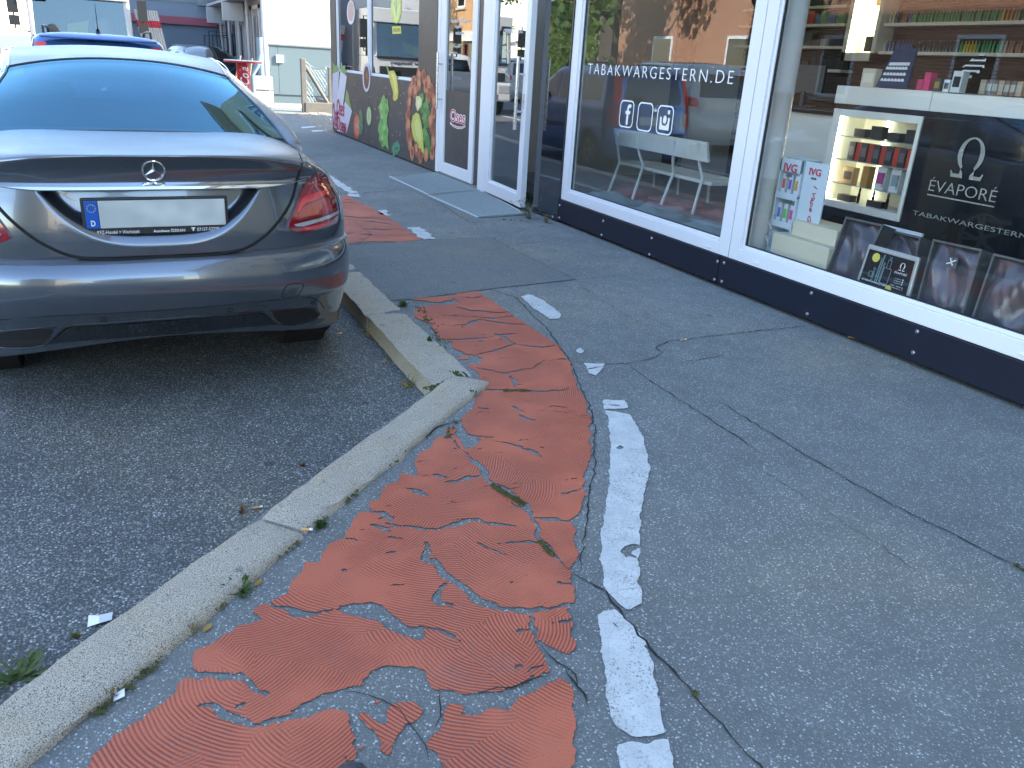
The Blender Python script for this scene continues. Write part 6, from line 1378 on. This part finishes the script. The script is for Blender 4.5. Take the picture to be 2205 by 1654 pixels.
van, vbv, VB = small_car('white_van', 'white people carrier driving past, mirrored in the shop window', 'car', (-3.3, 13.2, ROAD), 0, M_WHITECAR, VAN, dict(
  arches=((.82, .32), (3.52, .32)), ar=.36, wr=.315, track=.78,
  rear=[('rear_window', M_GLOSSBLK, [(-.62, 1.10), (.62, 1.10), (.54, 1.52), (-.54, 1.52)], False), ('tail_light', M_TAILB, [(.62, .92), (.86, .95), (.82, 1.10), (.66, 1.08)], True), ('number_plate', M_WHITE, [(-.26, .80), (.26, .80), (.26, .91), (-.26, .91)], False)],
  side=[('side_window', M_GLOSSBLK, [(.45, 1.14), (1.15, 1.12), (1.15, 1.50), (.65, 1.52)]), ('side_window', M_GLOSSBLK, [(1.22, 1.12), (2.1, 1.11), (2.1, 1.52), (1.22, 1.52)]), ('side_window', M_GLOSSBLK, [(2.18, 1.11), (3.2, 1.11), (2.75, 1.45), (2.5, 1.53), (2.18, 1.53)])],
  front=[('windscreen', M_GLOSSBLK, [(-.7, 1.13), (.7, 1.13), (.6, 1.5), (-.6, 1.5)], False), ('headlight', M_LAMPW, [(.5, .75), (.84, .8), (.82, .95), (.55, .92)], True), ('grille', M_BLACKPL, [(-.45, .45), (.45, .45), (.5, .68), (-.5, .68)], False)]))
dup(van, (-4.6, 31, ROAD), 0, 'white van far down the street at the left edge of the photo')
# ---------------- truck
TY, TX = 24., -.48
tr = thing('truck', 'white truck facing the camera beyond the parked cars', 'truck', (TX, TY, ROAD))
TB = lambda mb, nm, m_, par=None, **k: mb.build(nm, m_, par or tr, world=False, **k)
W2 = 1.13; zw0, zw1 = 1.47, 2.33
cabm = MB(); cabm.box((-W2, .10, .95), (W2, 1.9, zw0)); cabm.box((-W2, .12, zw1+.04), (W2, 1.9, 2.75))
for sg in (-1, 1):
    cabm.prism([(sg*1.02, .06, zw0), (sg*W2, .10, zw0), (sg*W2, .24, zw1+.06), (sg*.99, .20, zw1+.06)], (0, .12, 0)); cabm.box((sg*W2, 1.0, zw0), (sg*(W2-.05), 1.9, zw1+.05))
cabm.box((-W2, 1.85, .95), (W2, 1.9, 2.7))
TB(cabm, 'cab', M_WHITECAR, bevel=.03)
TB(MB().prism([(-1.02, .09, zw0), (1.02, .09, zw0), (.99, .22, zw1+.04), (-.99, .22, zw1+.04)], (0, .012, 0)), 'windscreen', M_TRUCKGLASS)
TB(MB().box((-1.02, .06, zw0-.05), (1.02, .13, zw0+.02)), 'wiper_panel', M_BLACKPL, bevel=.01)
g = MB(); g.box((-.95, .03, .98), (.95, .10, 1.22)); TB(g, 'grille', M_BLACKPL, bevel=.02)
TB(MB().box((-1.14, -.06, .42), (1.14, .4, .95)), 'bumper', M_WHITECAR, bevel=.06); TB(MB().box((-.7, -.075, .48), (.7, -.05, .62)), 'bumper_grille', M_BLACKPL)
for sg in (-1, 1):
    TB(MB().box((sg*.72, -.075, .66), (sg*1.08, -.05, .88)), 'headlight', M_LAMPW, bevel=.02)
    m_ = MB(); m_.box((sg*1.30, -.02, 1.95), (sg*1.52, .10, 2.42)); m_.box((sg*1.30, -.01, 1.68), (sg*1.52, .09, 1.90)); m_.tube([(sg*1.10, .2, 2.5), (sg*1.41, .05, 2.5), (sg*1.41, .05, 1.6), (sg*1.12, .2, 1.55)], .02, 6); TB(m_, 'door_mirror', M_BLACKPL, bevel=.03)
    w_ = wheel(tr, sg*.98, .95, .42, .26, rim_r=.25); wheel(tr, sg*.98, 5.2, .42, .26, rim_r=.25)
m_ = MB(); m_.tube([(-.72, .0, 1.42), (-.72, -.10, 1.58), (-.66, -.12, 1.66)], .02, 6); m_.lathe([(.0, -.03), (.12, -.02), (.14, .02), (.0, .04)], (-.62, -.12, 1.62), 16, 'y'); TB(m_, 'kerb_mirror', M_BLACKPL)
TB(MB().tube([(-1.2, .1, 2.45), (-.9, -.1, 2.42)], .02, 6).box((-1.0, -.16, 2.36), (-.72, -.06, 2.48)), 'front_mirror', M_BLACKPL, bevel=.02)
a_ = Vector((.62, .085, 1.28)); text('lettering', 'Center Stuttgart', (-.62, .094, 1.265), (1, 0, 0), UP, 1.24, .11, M_DARKPRINT, tr, bold=.01, depth=.006, world=False)
TB(MB().box((-1.2, 2.1, .9), (1.2, 6.3, 3.5)), 'cargo_box', M_WHITECAR, bevel=.02); TB(MB().box((-.5, .5, .5), (.5, 6.2, .88)), 'chassis', M_UNDER)
TB(MB().box((-1.0, .3, 1.35), (1.0, .85, 1.5)), 'dashboard', M_BLACKPL); TB(MB().box((-1.05, 1.70, 1.0), (1.05, 1.8, 2.6)), 'cab_rear_wall', pm('cab_grey', (.22, .24, .26), .8))
for x in (-.55, .5): TB(MB().box((x-.26, 1.2, .9), (x+.26, 1.4, 2.05)), 'seat', pm('cab_seat', (.05, .055, .065), .9), bevel=.06)
TB(MB().tube([(.5+.21*math.cos(q), .92+.05*math.sin(q), 1.58+.19*math.sin(q)) for q in [2*math.pi*k/20 for k in range(20)]], .016, 6, True), 'steering_wheel', M_BLACKPL)
TB(MB().prism([(-.35, .36, 1.52), (.12, .36, 1.62), (.18, .36, 1.90), (-.30, .36, 1.78)], (0, .03, 0)), 'hi_vis_vest', pm('vest_yellow', (.55, .60, .10), .7))
# ------------------------------------------------------------------ yard and buildings beyond
M_GARAGE = pm('blue_grey_render', (.17, .22, .28), .85, var=.08, scale=2, bump=.2); M_STRIPE = pm('dull_red_beam', (.36, .10, .13), .6, var=.1)
gar = thing('yard_wall', 'blue grey wall with dull red beam at the back of the yard', 'wall', (0, 35.5, 0)); GY = 34.
MB().box((.5, GY, -.11), (4.0, GY+.3, 2.05)).build('wall', M_GARAGE, gar); MB().box((.5, GY, 2.05), (4.0, GY+.3, 5.0)).build('wall', pm('paler_blue_render', (.26, .31, .37), .85, var=.06, scale=2), gar)
b0 = PY(290, 12, GY-.1).z; b1 = PY(400, 30, GY-.1).z; MB().box((.5, GY-.12, 2.02), (4.0, GY+.1, 2.28)).build('beam', M_STRIPE, gar, bevel=.01); MB().box((.5, GY-.02, 2.75), (4.0, GY+.1, 2.80)).build('ledge', M_GALV, gar)
mb = MB(); a_ = PY(425, 8, GY-.6); mb.box((a_.x, GY-.75, a_.z-.08), (a_.x+1.3, GY-.3, a_.z+.10)); o = mb.build('awning_tube', M_GALV, None, bevel=.03); tag(o, 'grey rolled awning housing under the roof at the end of the yard', 'awning')
# building with the white and blue grey wall
yb_ = thing('yard_building', 'white building with blue grey lower cladding at the end of the pavement', 'building', (8, 24.4, 0))
M_BRIGHT = pm('white_render', (.66, .65, .64), .9, var=.03, scale=2, bump=.15, bscale=60); M_CLADG = pm('blue_grey_cladding', (.13, .18, .20), .6, var=.04, scale=3)
BY = 24.3; bx = PY(567, 60, BY).x; zs_ = PY(640, 98, BY).z
MB().box((bx, BY+.05, zs_), (14, BY+.3, 7)).build('wall', M_BRIGHT, yb_); MB().box((14, BY+.3, -.1), (13.8, 34, 7)).build('wall', M_BRIGHT, yb_)
x0 = bx+.12; seam = PY(600, 150, BY).x
for xa, xb in ((x0, seam-.004), (seam+.004, seam+1.9), (seam+1.91, seam+3.8), (seam+3.81, 13.9)): MB().box((xa, BY, .22), (xb, BY+.12, zs_-.03)).build('cladding_panel', M_CLADG, yb_, bevel=.004)
MB().box((x0, BY-.03, zs_-.03), (14, BY+.06, zs_+.01)).build('drip_rail', M_GALV, yb_); MB().box((x0+.02, BY+.03, -.02), (14, BY+.2, .215)).build('plinth', M_CLADG, yb_)
MB().box((bx, BY, -.02), (bx+.11, BY+.2, zs_)).build('corner_trim', M_PVC, yb_)
p = PY(602, 127, BY); MB().box((p.x-.10, BY-.05, p.z-.10), (p.x+.10, BY, p.z+.10)).build('socket_box', M_PVC, yb_, bevel=.01)
# receding side of that building: doors, posts, pipes
M_DOORG = pm('grey_brown_door', (.20, .18, .17), .6, var=.1); M_FR = pm('pale_frame', (.48, .47, .46), .5, var=.05)
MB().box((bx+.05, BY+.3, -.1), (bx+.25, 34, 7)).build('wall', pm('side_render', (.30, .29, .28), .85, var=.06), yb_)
for k in range(6):
    y = BY+.7+1.6*k; d_ = MB(); d_.box((bx, y, -.05), (bx+.05, y+.1, 2.5)); d_.box((bx, y+1.1, -.05), (bx+.05, y+1.2, 2.5)); d_.box((bx, y, 2.4), (bx+.05, y+1.2, 2.5)); d_ = d_.build('door_frame', M_FR, yb_)
    MB().box((bx+.02, y+.1, -.05), (bx+.048, y+1.1, 2.4)).build('door', M_DOORG, d_); MB().box((bx+.012, y+.25, 1.1), (bx+.02, y+.95, 2.2)).build('pane', M_GLOSSBLK, d_)
for k, y in enumerate((BY+2.1, BY+4.0, BY+6.2, BY+8.5)): MB().cyl((bx-.10, y, -.1), (bx-.10, y, 5), .05, n=8).build('post', M_FR, yb_, smooth=True)
for z in (2.65, 3.1): MB().box((bx-.5, BY+.5, z), (bx+.04, 33.5, z+.08)).build('canopy', M_FR, yb_)
def sign_box(y, z, lab): 
    o = MB().box((bx-.65, y, z), (bx-.05, y+.12, z+.5)).build('sign_box', M_FR, None, bevel=.01); tag(o, lab, 'sign', 'blank hanging signs along the side wall')
sign_box(BY+3.2, 2.1, 'blank white hanging sign nearer to the downpipe'); sign_box(BY+7.5, 2.1, 'blank white hanging sign deeper in the yard')
dp = MB(); dx_ = PY(560, 120, BY-.1).x
dp.cyl((dx_, BY-.12, -.05), (dx_, BY-.12, 1.66), .085, n=14); dp.cyl((dx_, BY-.12, .45), (dx_, BY-.12, .52), .095, n=14); dp.cyl((dx_, BY-.12, 1.1), (dx_, BY-.12, 1.17), .095, n=14)
o = dp.build('downpipe', pm('blue_grey_pipe', (.20, .28, .33), .5, var=.06), None, smooth=True); tag(o, 'thick blue grey standpipe at the corner of the white building', 'pipe')
o = MB().cyl((dx_+.16, BY-.06, .0), (dx_+.12, BY-.06, 6), .035, n=8).build('downpipe', M_PVC, None, smooth=True); tag(o, 'thin white downpipe along the corner of the white building', 'pipe')
o = MB().tube([(dx_-.45, BY-1.6, .0), (dx_-.45, BY-1.6, .75), (dx_-.30, BY-1.6, .98), (dx_-.22, BY-1.6, 1.3)], .06, 10).build('gas_pipe', bpy.data.materials['blue_grey_pipe'], None, smooth=True); tag(o, 'bent blue grey pipe beside the red bar table', 'pipe')
for i, z in enumerate((0., .36)): 
    o = MB().box((0, 0, 0), (.5, .5, .34)).build('crate', pm('grey_white_crate', (.42, .43, .45), .6), None, bevel=.02); o.location = (dx_-.35, BY-1.0, z); tag(o, '%s white crate stacked behind the bar table' % ('lower', 'upper')[i], 'crate', 'white crates')
# bar table
bt = thing('bar_table', 'round standing table with red column and white script lettering', 'table', (PY(522, 122, 20).x, 20, 0))
R_ = lambda mb, nm, m_, **k: mb.build(nm, m_, bt, smooth=True, world=False, **k)
M_COKE = pm('poster_red', (.55, .01, .02), .4, var=.04)
R_(MB().lathe([(.0, 1.09), (.39, 1.09), (.40, 1.10), (.40, 1.115), (.0, 1.118)], n=32), 'table_top', M_WHITE); R_(MB().lathe([(.392, 1.065), (.405, 1.07), (.405, 1.098), (.392, 1.098)], n=32), 'edge_band', M_COKE)
R_(MB().lathe([(.30, .0), (.30, .04), (.16, .06), (.145, .4), (.145, 1.07)], n=24), 'column', M_COKE)
me = text_mesh('Coca-Cola', .012, .35, .5); v = np.zeros(len(me.vertices)*3); me.vertices.foreach_get('co', v); v = v.reshape(-1, 3); lo, hi = v.min(0), v.max(0); u = (v-lo)/(hi-lo)
ht = .86; an = (u[:, 1]-.5)*1.35+math.radians(255); rad = .147+.003*u[:, 2]; q = np.stack([rad*np.cos(an), rad*np.sin(an), .12+ht*u[:, 0]], 1)
q[:, 0] = rad*np.cos(-np.pi/2-(u[:, 1]-.5)*1.35); q[:, 1] = rad*np.sin(-np.pi/2-(u[:, 1]-.5)*1.35)
me.vertices.foreach_set('co', q.ravel()); me.materials.clear(); me.materials.append(M_VINYL); obj('lettering', me, bt, False)
# fence by the gravel
fy = 20.8; fe = thing('wire_fence', 'short sagging chain link fence with leaning brace on a concrete kerb', 'fence', (PY(655, 240, fy).x, fy, 0))
fxa, fxb = PY(652, 130, fy).x, PY(709, 150, fy).x; ztp = PY(650, 126, fy).z; ztb = PY(707, 145, fy).z
M_CONC = pm('weathered_concrete', (.19, .175, .15), .9, var=.3, scale=8, bump=.5)
MB().box((fxa-.06, fy-.06, -.1), (fxa+.06, fy+.06, ztp)).build('post', M_CONC, fe, bevel=.01); MB().box((fxb-.03, fy-.03, -.1), (fxb+.05, fy+.05, ztb)).build('post', M_CONC, fe, bevel=.01)
MB().tube([(fxa+.05, fy, ztp-.16), (fxb+.02, fy-.02, .10)], .045, 8).build('brace', M_CONC, fe); MB().box((fxa, fy-.08, -.1), (fxb+.3, fy+.08, .24)).build('concrete_kerb', M_CONC, fe, bevel=.02)
nw = MB(); st_ = .075; Wf = fxb-fxa
def topz(x): t = (x-fxa)/Wf; return ztp+(ztb-ztp)*t-.12*math.sin(math.pi*min(1, t*1.2))
for dg in (1, -1):
    k = -14
    while k < 40:
        xs_ = fxa+k*st_; pts = []
        for s in np.linspace(0, 1.1, 14):
            x = xs_+dg*s*.62 if dg > 0 else xs_+.75-s*.62; z = .25+s*.95
            if fxa+.04 < x < fxb and z < topz(x): pts.append((x+.006*math.sin(40*s), fy+.01*math.sin(s*9+k)*1., z))
        if len(pts) > 1: nw.tube(pts, .0045, 3)
        k += 1
nw.tube([(fxa+Wf*t, fy, topz(fxa+Wf*t)) for t in np.linspace(0, 1, 12)], .007, 4); nw.tube([(fxa+Wf*t, fy, .72) for t in (0, 1)], .005, 4)
nw.build('wire_netting', M_GALV, fe, kind='stuff')
o = MB().add([(-.22, 0, 0), (.2, -.1, 0), (.25, .1, 0), (-.1, .15, 0), (-.12, 0, .22), (.14, .02, .14)], [(0, 1, 5, 4), (1, 2, 5), (2, 3, 4, 5), (3, 0, 4)]).build('rock', pm('dark_stone', (.05, .05, .055), .9, var=.3), None); o.location = (fxa+.45, fy+.25, .12); tag(o, 'dark stone lying behind the chain link fence', 'stone')
# leaning red and white poles
pr = thing('pole_rack', 'low steel rail that carries the red banded poles', 'rack', (.9, 21.0, ROAD)); MB().tube([(.75, 26.7, 0), (.75, 26.7, 1.2), (2.0, 26.7, 1.2), (2.0, 26.7, 0)], .03, 8).build('rail', M_GALV, pr, world=False); pr.location = (0, 0, ROAD)
pole0 = None; T0, T1 = PY(289, 20, 26.6), PY(336, 23, 26.6)
for k in range(10):
    tx = T0.x+(T1.x-T0.x)*k/9; 
    if pole0 is None:
        pole0 = thing('striped_pole', 'x', 'pole', (tx, 26.6, ROAD), group='red banded poles leaning in a row'); H_ = T0.z-ROAD; M_POLE = pm('white_aluminium', (.62, .62, .62), .35, metal=.5, var=.12, scale=30)
        L_ = lambda z: (-(z-H_)*.165, 0, z)
        MB().tube([L_(0), L_(H_)], .036, 10).build('tube', M_POLE, pole0, smooth=True, world=False); MB().tube([L_(H_-.26), L_(H_-.44)], .0375, 10).build('red_band', pm('band_red', (.55, .05, .07), .5), pole0, smooth=True, world=False); r_ = pole0
    else: r_ = dup(pole0, (tx, 26.6+.01*(k % 3), ROAD))
    r_['label'] = ('leftmost red banded white pole, nearest the truck', 'rightmost red banded white pole of the leaning row')[k == 9] if k in (0, 9) else '%s red banded pole from the truck in the leaning row' % ('', 'second', 'third', 'fourth', 'fifth', 'sixth', 'seventh', 'eighth', 'ninth')[k]
# stacked steel frames
sf = MB(); a_ = PY(447, 60, 31.)
rs = random.Random(6)
for k in range(7):
    x, z, w_, h_, t = a_.x-.2+.16*k, .0+.03*k, .75, 1.35+.1*k*(k % 2), rs.uniform(-.3, .3)
    y = 30.6+.12*k; c = [(x, y, z+.3), (x+w_, y, z+.3-t*.3), (x+w_+t*.2, y, z+h_+.3), (x+t*.2, y, z+h_+.3+t*.2)]; sf.tube(c, .02, 5, True); sf.tube([Vector(c[0]).lerp(Vector(c[3]), .5), Vector(c[1]).lerp(Vector(c[2]), .5)], .015, 5)
    sf.tube([(x+.2, y, -.1), (x+.2, y, z+.4)], .02, 5); sf.tube([(x+.6, y, -.1), (x+.6, y, z+.4)], .02, 5)
o = sf.build('metal_frames', pm('dark_steel', (.05, .055, .065), .5, metal=.4), None); tag(o, 'tangle of dark steel table frames stacked against the yard wall', 'metal frames')
o = MB().tube([(0, 0, 0), (.28, 0, 1.0)], .02, 5).tube([(.35, 0, 0), (.55, 0, .95)], .02, 5).tube([(.1, 0, .35), (.42, 0, .33)], .015, 5).tube([(.18, 0, .65), (.48, 0, .62)], .015, 5).build('wooden_trestle', pm('raw_wood', (.40, .30, .20), .8), None); o.location = (PY(492, 118, 22.).x, 22., .2); tag(o, 'pale wooden trestle leaning behind the red bar table', 'trestle')
# ------------------------------------------------------------------ across the street: what the glass mirrors
def m_brick():
    k = N('red_brick'); P = k.obj(); sx = k.n('SeparateXYZ'); k.l(P, sx.inputs[0]); cm = k.n('CombineXYZ'); k.l(k.math('ADD', sx.outputs[0], sx.outputs[1]), cm.inputs[0]); k.l(sx.outputs[2], cm.inputs[1])
    b = k.n('TexBrick'); k.l(cm.outputs[0], b.inputs['Vector']); b.inputs['Scale'].default_value = 4.2; b.inputs['Mortar Size'].default_value = .012
    b.inputs['Color1'].default_value = (.30, .13, .075, 1); b.inputs['Color2'].default_value = (.40, .20, .12, 1); b.inputs['Mortar'].default_value = (.40, .34, .27, 1)
    k.set(col=b.outputs[0], rough=.9); return k.m
M_BRICK = m_brick(); M_TIMBER = pm('ochre_boards', (.42, .24, .11), .8, var=.2, scale=6); M_ROOFT = MATS['brown_tile']
def far_house(name, label, x1, y0, y1, h, mat, wins, depth=9, roof=True):
    t = thing(name, label, 'house', (x1-depth/2, (y0+y1)/2, 0)); MB().box((x1-depth, y0, -.11), (x1, y1, h)).build('wall', mat, t)
    if roof: MB().prism([(x1+.4, y0-.3, h), (x1-depth-.4, y0-.3, h), (x1-depth/2, y0-.3, h+2.6)], (0, y1-y0+.6, 0)).build('roof', M_ROOFT, t)
    for (yy, zz, w_, h_) in wins:
        f = MB().box((x1-.02, yy, zz), (x1+.04, yy+w_, zz+h_)).build('window', M_PVC, t); MB().box((x1+.03, yy+.1, zz+.1), (x1+.048, yy+w_-.1, zz+h_-.1)).build('pane', M_GLOSSBLK, f); MB().box((x1-.02, yy-.1, zz-.12), (x1+.14, yy+w_+.1, zz-.004)).build('sill', MATS['stone_band'], f)
    return t
AX = -12.
far_house('brick_house', 'sunlit red brick house across the street, mirrored in the shop glass', AX, 8, 31.4, 8.5, M_BRICK, [(y, z, 1.3, 1.7) for y in (10, 14, 18.5, 23, 27.5) for z in (1.0, 4.6)])
cafe = far_house('timber_house', 'ochre boarded house with awning and red shop front across the street', AX-.5, 36.5, 54, 7.5, M_TIMBER, [(y, 4.4, 1.2, 1.5) for y in (38, 42, 46, 50)])
MB().prism([(AX-.5, 37, 3.0), (AX-.5, 37, 3.1), (AX+1.6, 37, 2.5), (AX+1.6, 37, 2.4)], (0, 16, 0)).build('awning', pm('pale_awning', (.55, .52, .46), .8), cafe)
MB().box((AX-.48, 37.2, .1), (AX-.42, 53, 2.7)).build('shop_front', M_GLOSSBLK, cafe)
for k in range(9): MB().box((AX-.42, 37.6+1.7*k, .1), (AX-.34, 37.85+1.7*k, 2.3)).build('red_pillar', M_COKE, cafe)
def sgn(loc, lab):
    o = MB().box((0, 0, 0), (.12, 1.5, .8)).build('fascia_sign', M_WHITE, None); o.location = loc; tag(o, lab, 'sign', 'white fascia signs across the street')
sgn((AX-.4, 40, 3.3), 'white blank fascia sign above the awning, nearer one'); sgn((AX-.4, 46, 3.3), 'white blank fascia sign above the awning, farther one')
far_house('street_house', 'plain beige house behind the camera, mirrored in the car paint', -9, -34, -16, 8, M_PLASTER, [(y, z, 1.2, 1.5) for y in (-32, -28, -24, -20) for z in (1.2, 4.4)])
far_house('end_house', 'pale grey house closing the street behind the camera', 6, -52, -42, 9, pm('grey_render', (.40, .39, .37), .9, var=.05), [], depth=14)
f_ = [o for o in COL.objects if o.name == 'end_house'][0]
for x in (-6, -2.5, 1, 4):
    for z in (1.2, 4.6): f = MB().box((x, -42.02, z), (x+1.2, -41.96, z+1.5)).build('window', M_PVC, f_); MB().box((x+.1, -41.97, z+.1), (x+1.1, -41.95, z+1.4)).build('pane', M_GLOSSBLK, f)
dup(van, (-3.6, -9.5, ROAD), math.radians(180), 'white people carrier approaching behind the camera')
dup(van, (-6.6, -16, ROAD), math.radians(180), 'white people carrier parked across the street behind the camera')
# trees and hedge
def leaves(mb, c, rx, ry, rz, n, s, rs, shellf=.55):
    for _ in range(n):
        while True:
            u = Vector((rs.uniform(-1, 1), rs.uniform(-1, 1), rs.uniform(-1, 1)))
            if shellf < u.length < 1: break
        p = Vector((c[0]+u.x*rx, c[1]+u.y*ry, c[2]+u.z*rz)); a = Vector((rs.gauss(0, 1), rs.gauss(0, 1), rs.gauss(0, 1))).normalized(); b = a.orthogonal().normalized(); k = s*rs.uniform(.6, 1.4)
        mb.add([p-a*k, p+b*k*.6, p+a*k, p-b*k*.6], [(0, 1, 2, 3)])
M_BARK = pm('bark', (.10, .075, .05), .95, var=.3, scale=12, bump=.6)
def tree(loc, h, r, label, seed, mats_, n=2600, s=.16):
    rs = random.Random(seed); t = thing('tree', label, 'tree', loc, group='street trees'); tk = MB(); tk.tube([(0, 0, 0), (.05, .03, h*.3), (-.04, .08, h*.6), (0, 0, h*.9)], [.16, .13, .09, .03], 8); cr_ = MB()
    for k in range(11):
        a = rs.uniform(0, 6.28); z0 = h*rs.uniform(.35, .75); e = Vector((math.cos(a)*r*rs.uniform(.4, .85), math.sin(a)*r*rs.uniform(.4, .85), z0+h*rs.uniform(.02, .25))); tk.tube([(0, 0, z0*.9), Vector((0, 0, z0)).lerp(e, .5)+Vector((0, 0, .15)), e], [.06, .04, .015], 5)
        leaves(cr_, e, r*.48, r*.48, r*.36, n//11, s, rs, .25)
    tk.build('trunk', M_BARK, t, smooth=True, world=False); cr_.build('crown', mats_, t, world=False)
tree((-9.5, 27.5, 0), 7.5, 2.8, 'leafy street tree before the brick house', 1, M_LEAF); tree((-9.5, 20, 0), 7.5, 2.0, 'street tree with drooping crown in the middle of the brick house', 2, M_LEAF, 1600)
tree((-4.9, 50, 0), 9, 2.8, 'dark tree at the top left corner behind the truck', 3, leafmat('leaf_dark', (.025, .055, .015), (.06, .11, .03)), 3400); tree((-9.5, 57, 0), 9, 3.4, 'yellow green tree far up the street', 5, M_LEAFY, 2600); tree((-6.5, 64, 0), 8, 3.2, 'yellow tree at the end of the street', 6, M_LEAFY, 2200)
rs = random.Random(11); hd = MB()
for _ in range(5200):
    p = Vector((rs.choice((AX+.9+rs.uniform(-.08, .12), rs.uniform(AX-.6, AX+.9))), rs.uniform(31.6, 35.8), rs.uniform(0, 3.9))); a = Vector((rs.gauss(0, 1), rs.gauss(0, 1), rs.gauss(0, 1))).normalized(); b = a.orthogonal().normalized(); k = rs.uniform(.07, .15); hd.add([p-a*k, p+b*k*.7, p+a*k, p-b*k*.7], [(0, 1, 2, 3)])
hg = thing('ivy_wall', 'tall wall thickly grown with bright green ivy across the street', 'ivy wall', (AX, 33.7, 0)); MB().box((AX-.6, 31.6, 0), (AX+.8, 35.8, 3.8)).build('wall', M_CONC, hg); hd.build('ivy', leafmat('ivy_leaf', (.07, .14, .02), (.16, .24, .04)), hg, kind='stuff')
pl = thing('planter', 'concrete planter with pale grasses across the street', 'planter', (-8.3, 34, 0)); MB().box((-8.8, 31.5, -.05), (-7.8, 37, .55)).build('trough', M_SLAB, pl, bevel=.03); gr = MB()
for _ in range(1500):
    b = Vector((rs.uniform(-8.75, -7.85), rs.uniform(31.6, 36.9), .5)); e = b+Vector((rs.gauss(0, .15), rs.gauss(0, .15), rs.uniform(.3, .9))); w_ = Vector((rs.uniform(-.02, .02), .025, 0)); gr.add([b-w_, b+w_, e], [(0, 1, 2)])
gr.build('grasses', M_LEAFY, pl, kind='stuff')
sheet('far_pavement', [(-7.6, -60), (-7.6, 80), (-11.9, 80), (-11.9, -60)], 0., M_PAVE, skirt=.2)
sheet('road_edge_line', [(-1.55, -30), (-1.42, -30), (-1.42, 60), (-1.55, 60)], ROAD+.004, M_WPAINT)
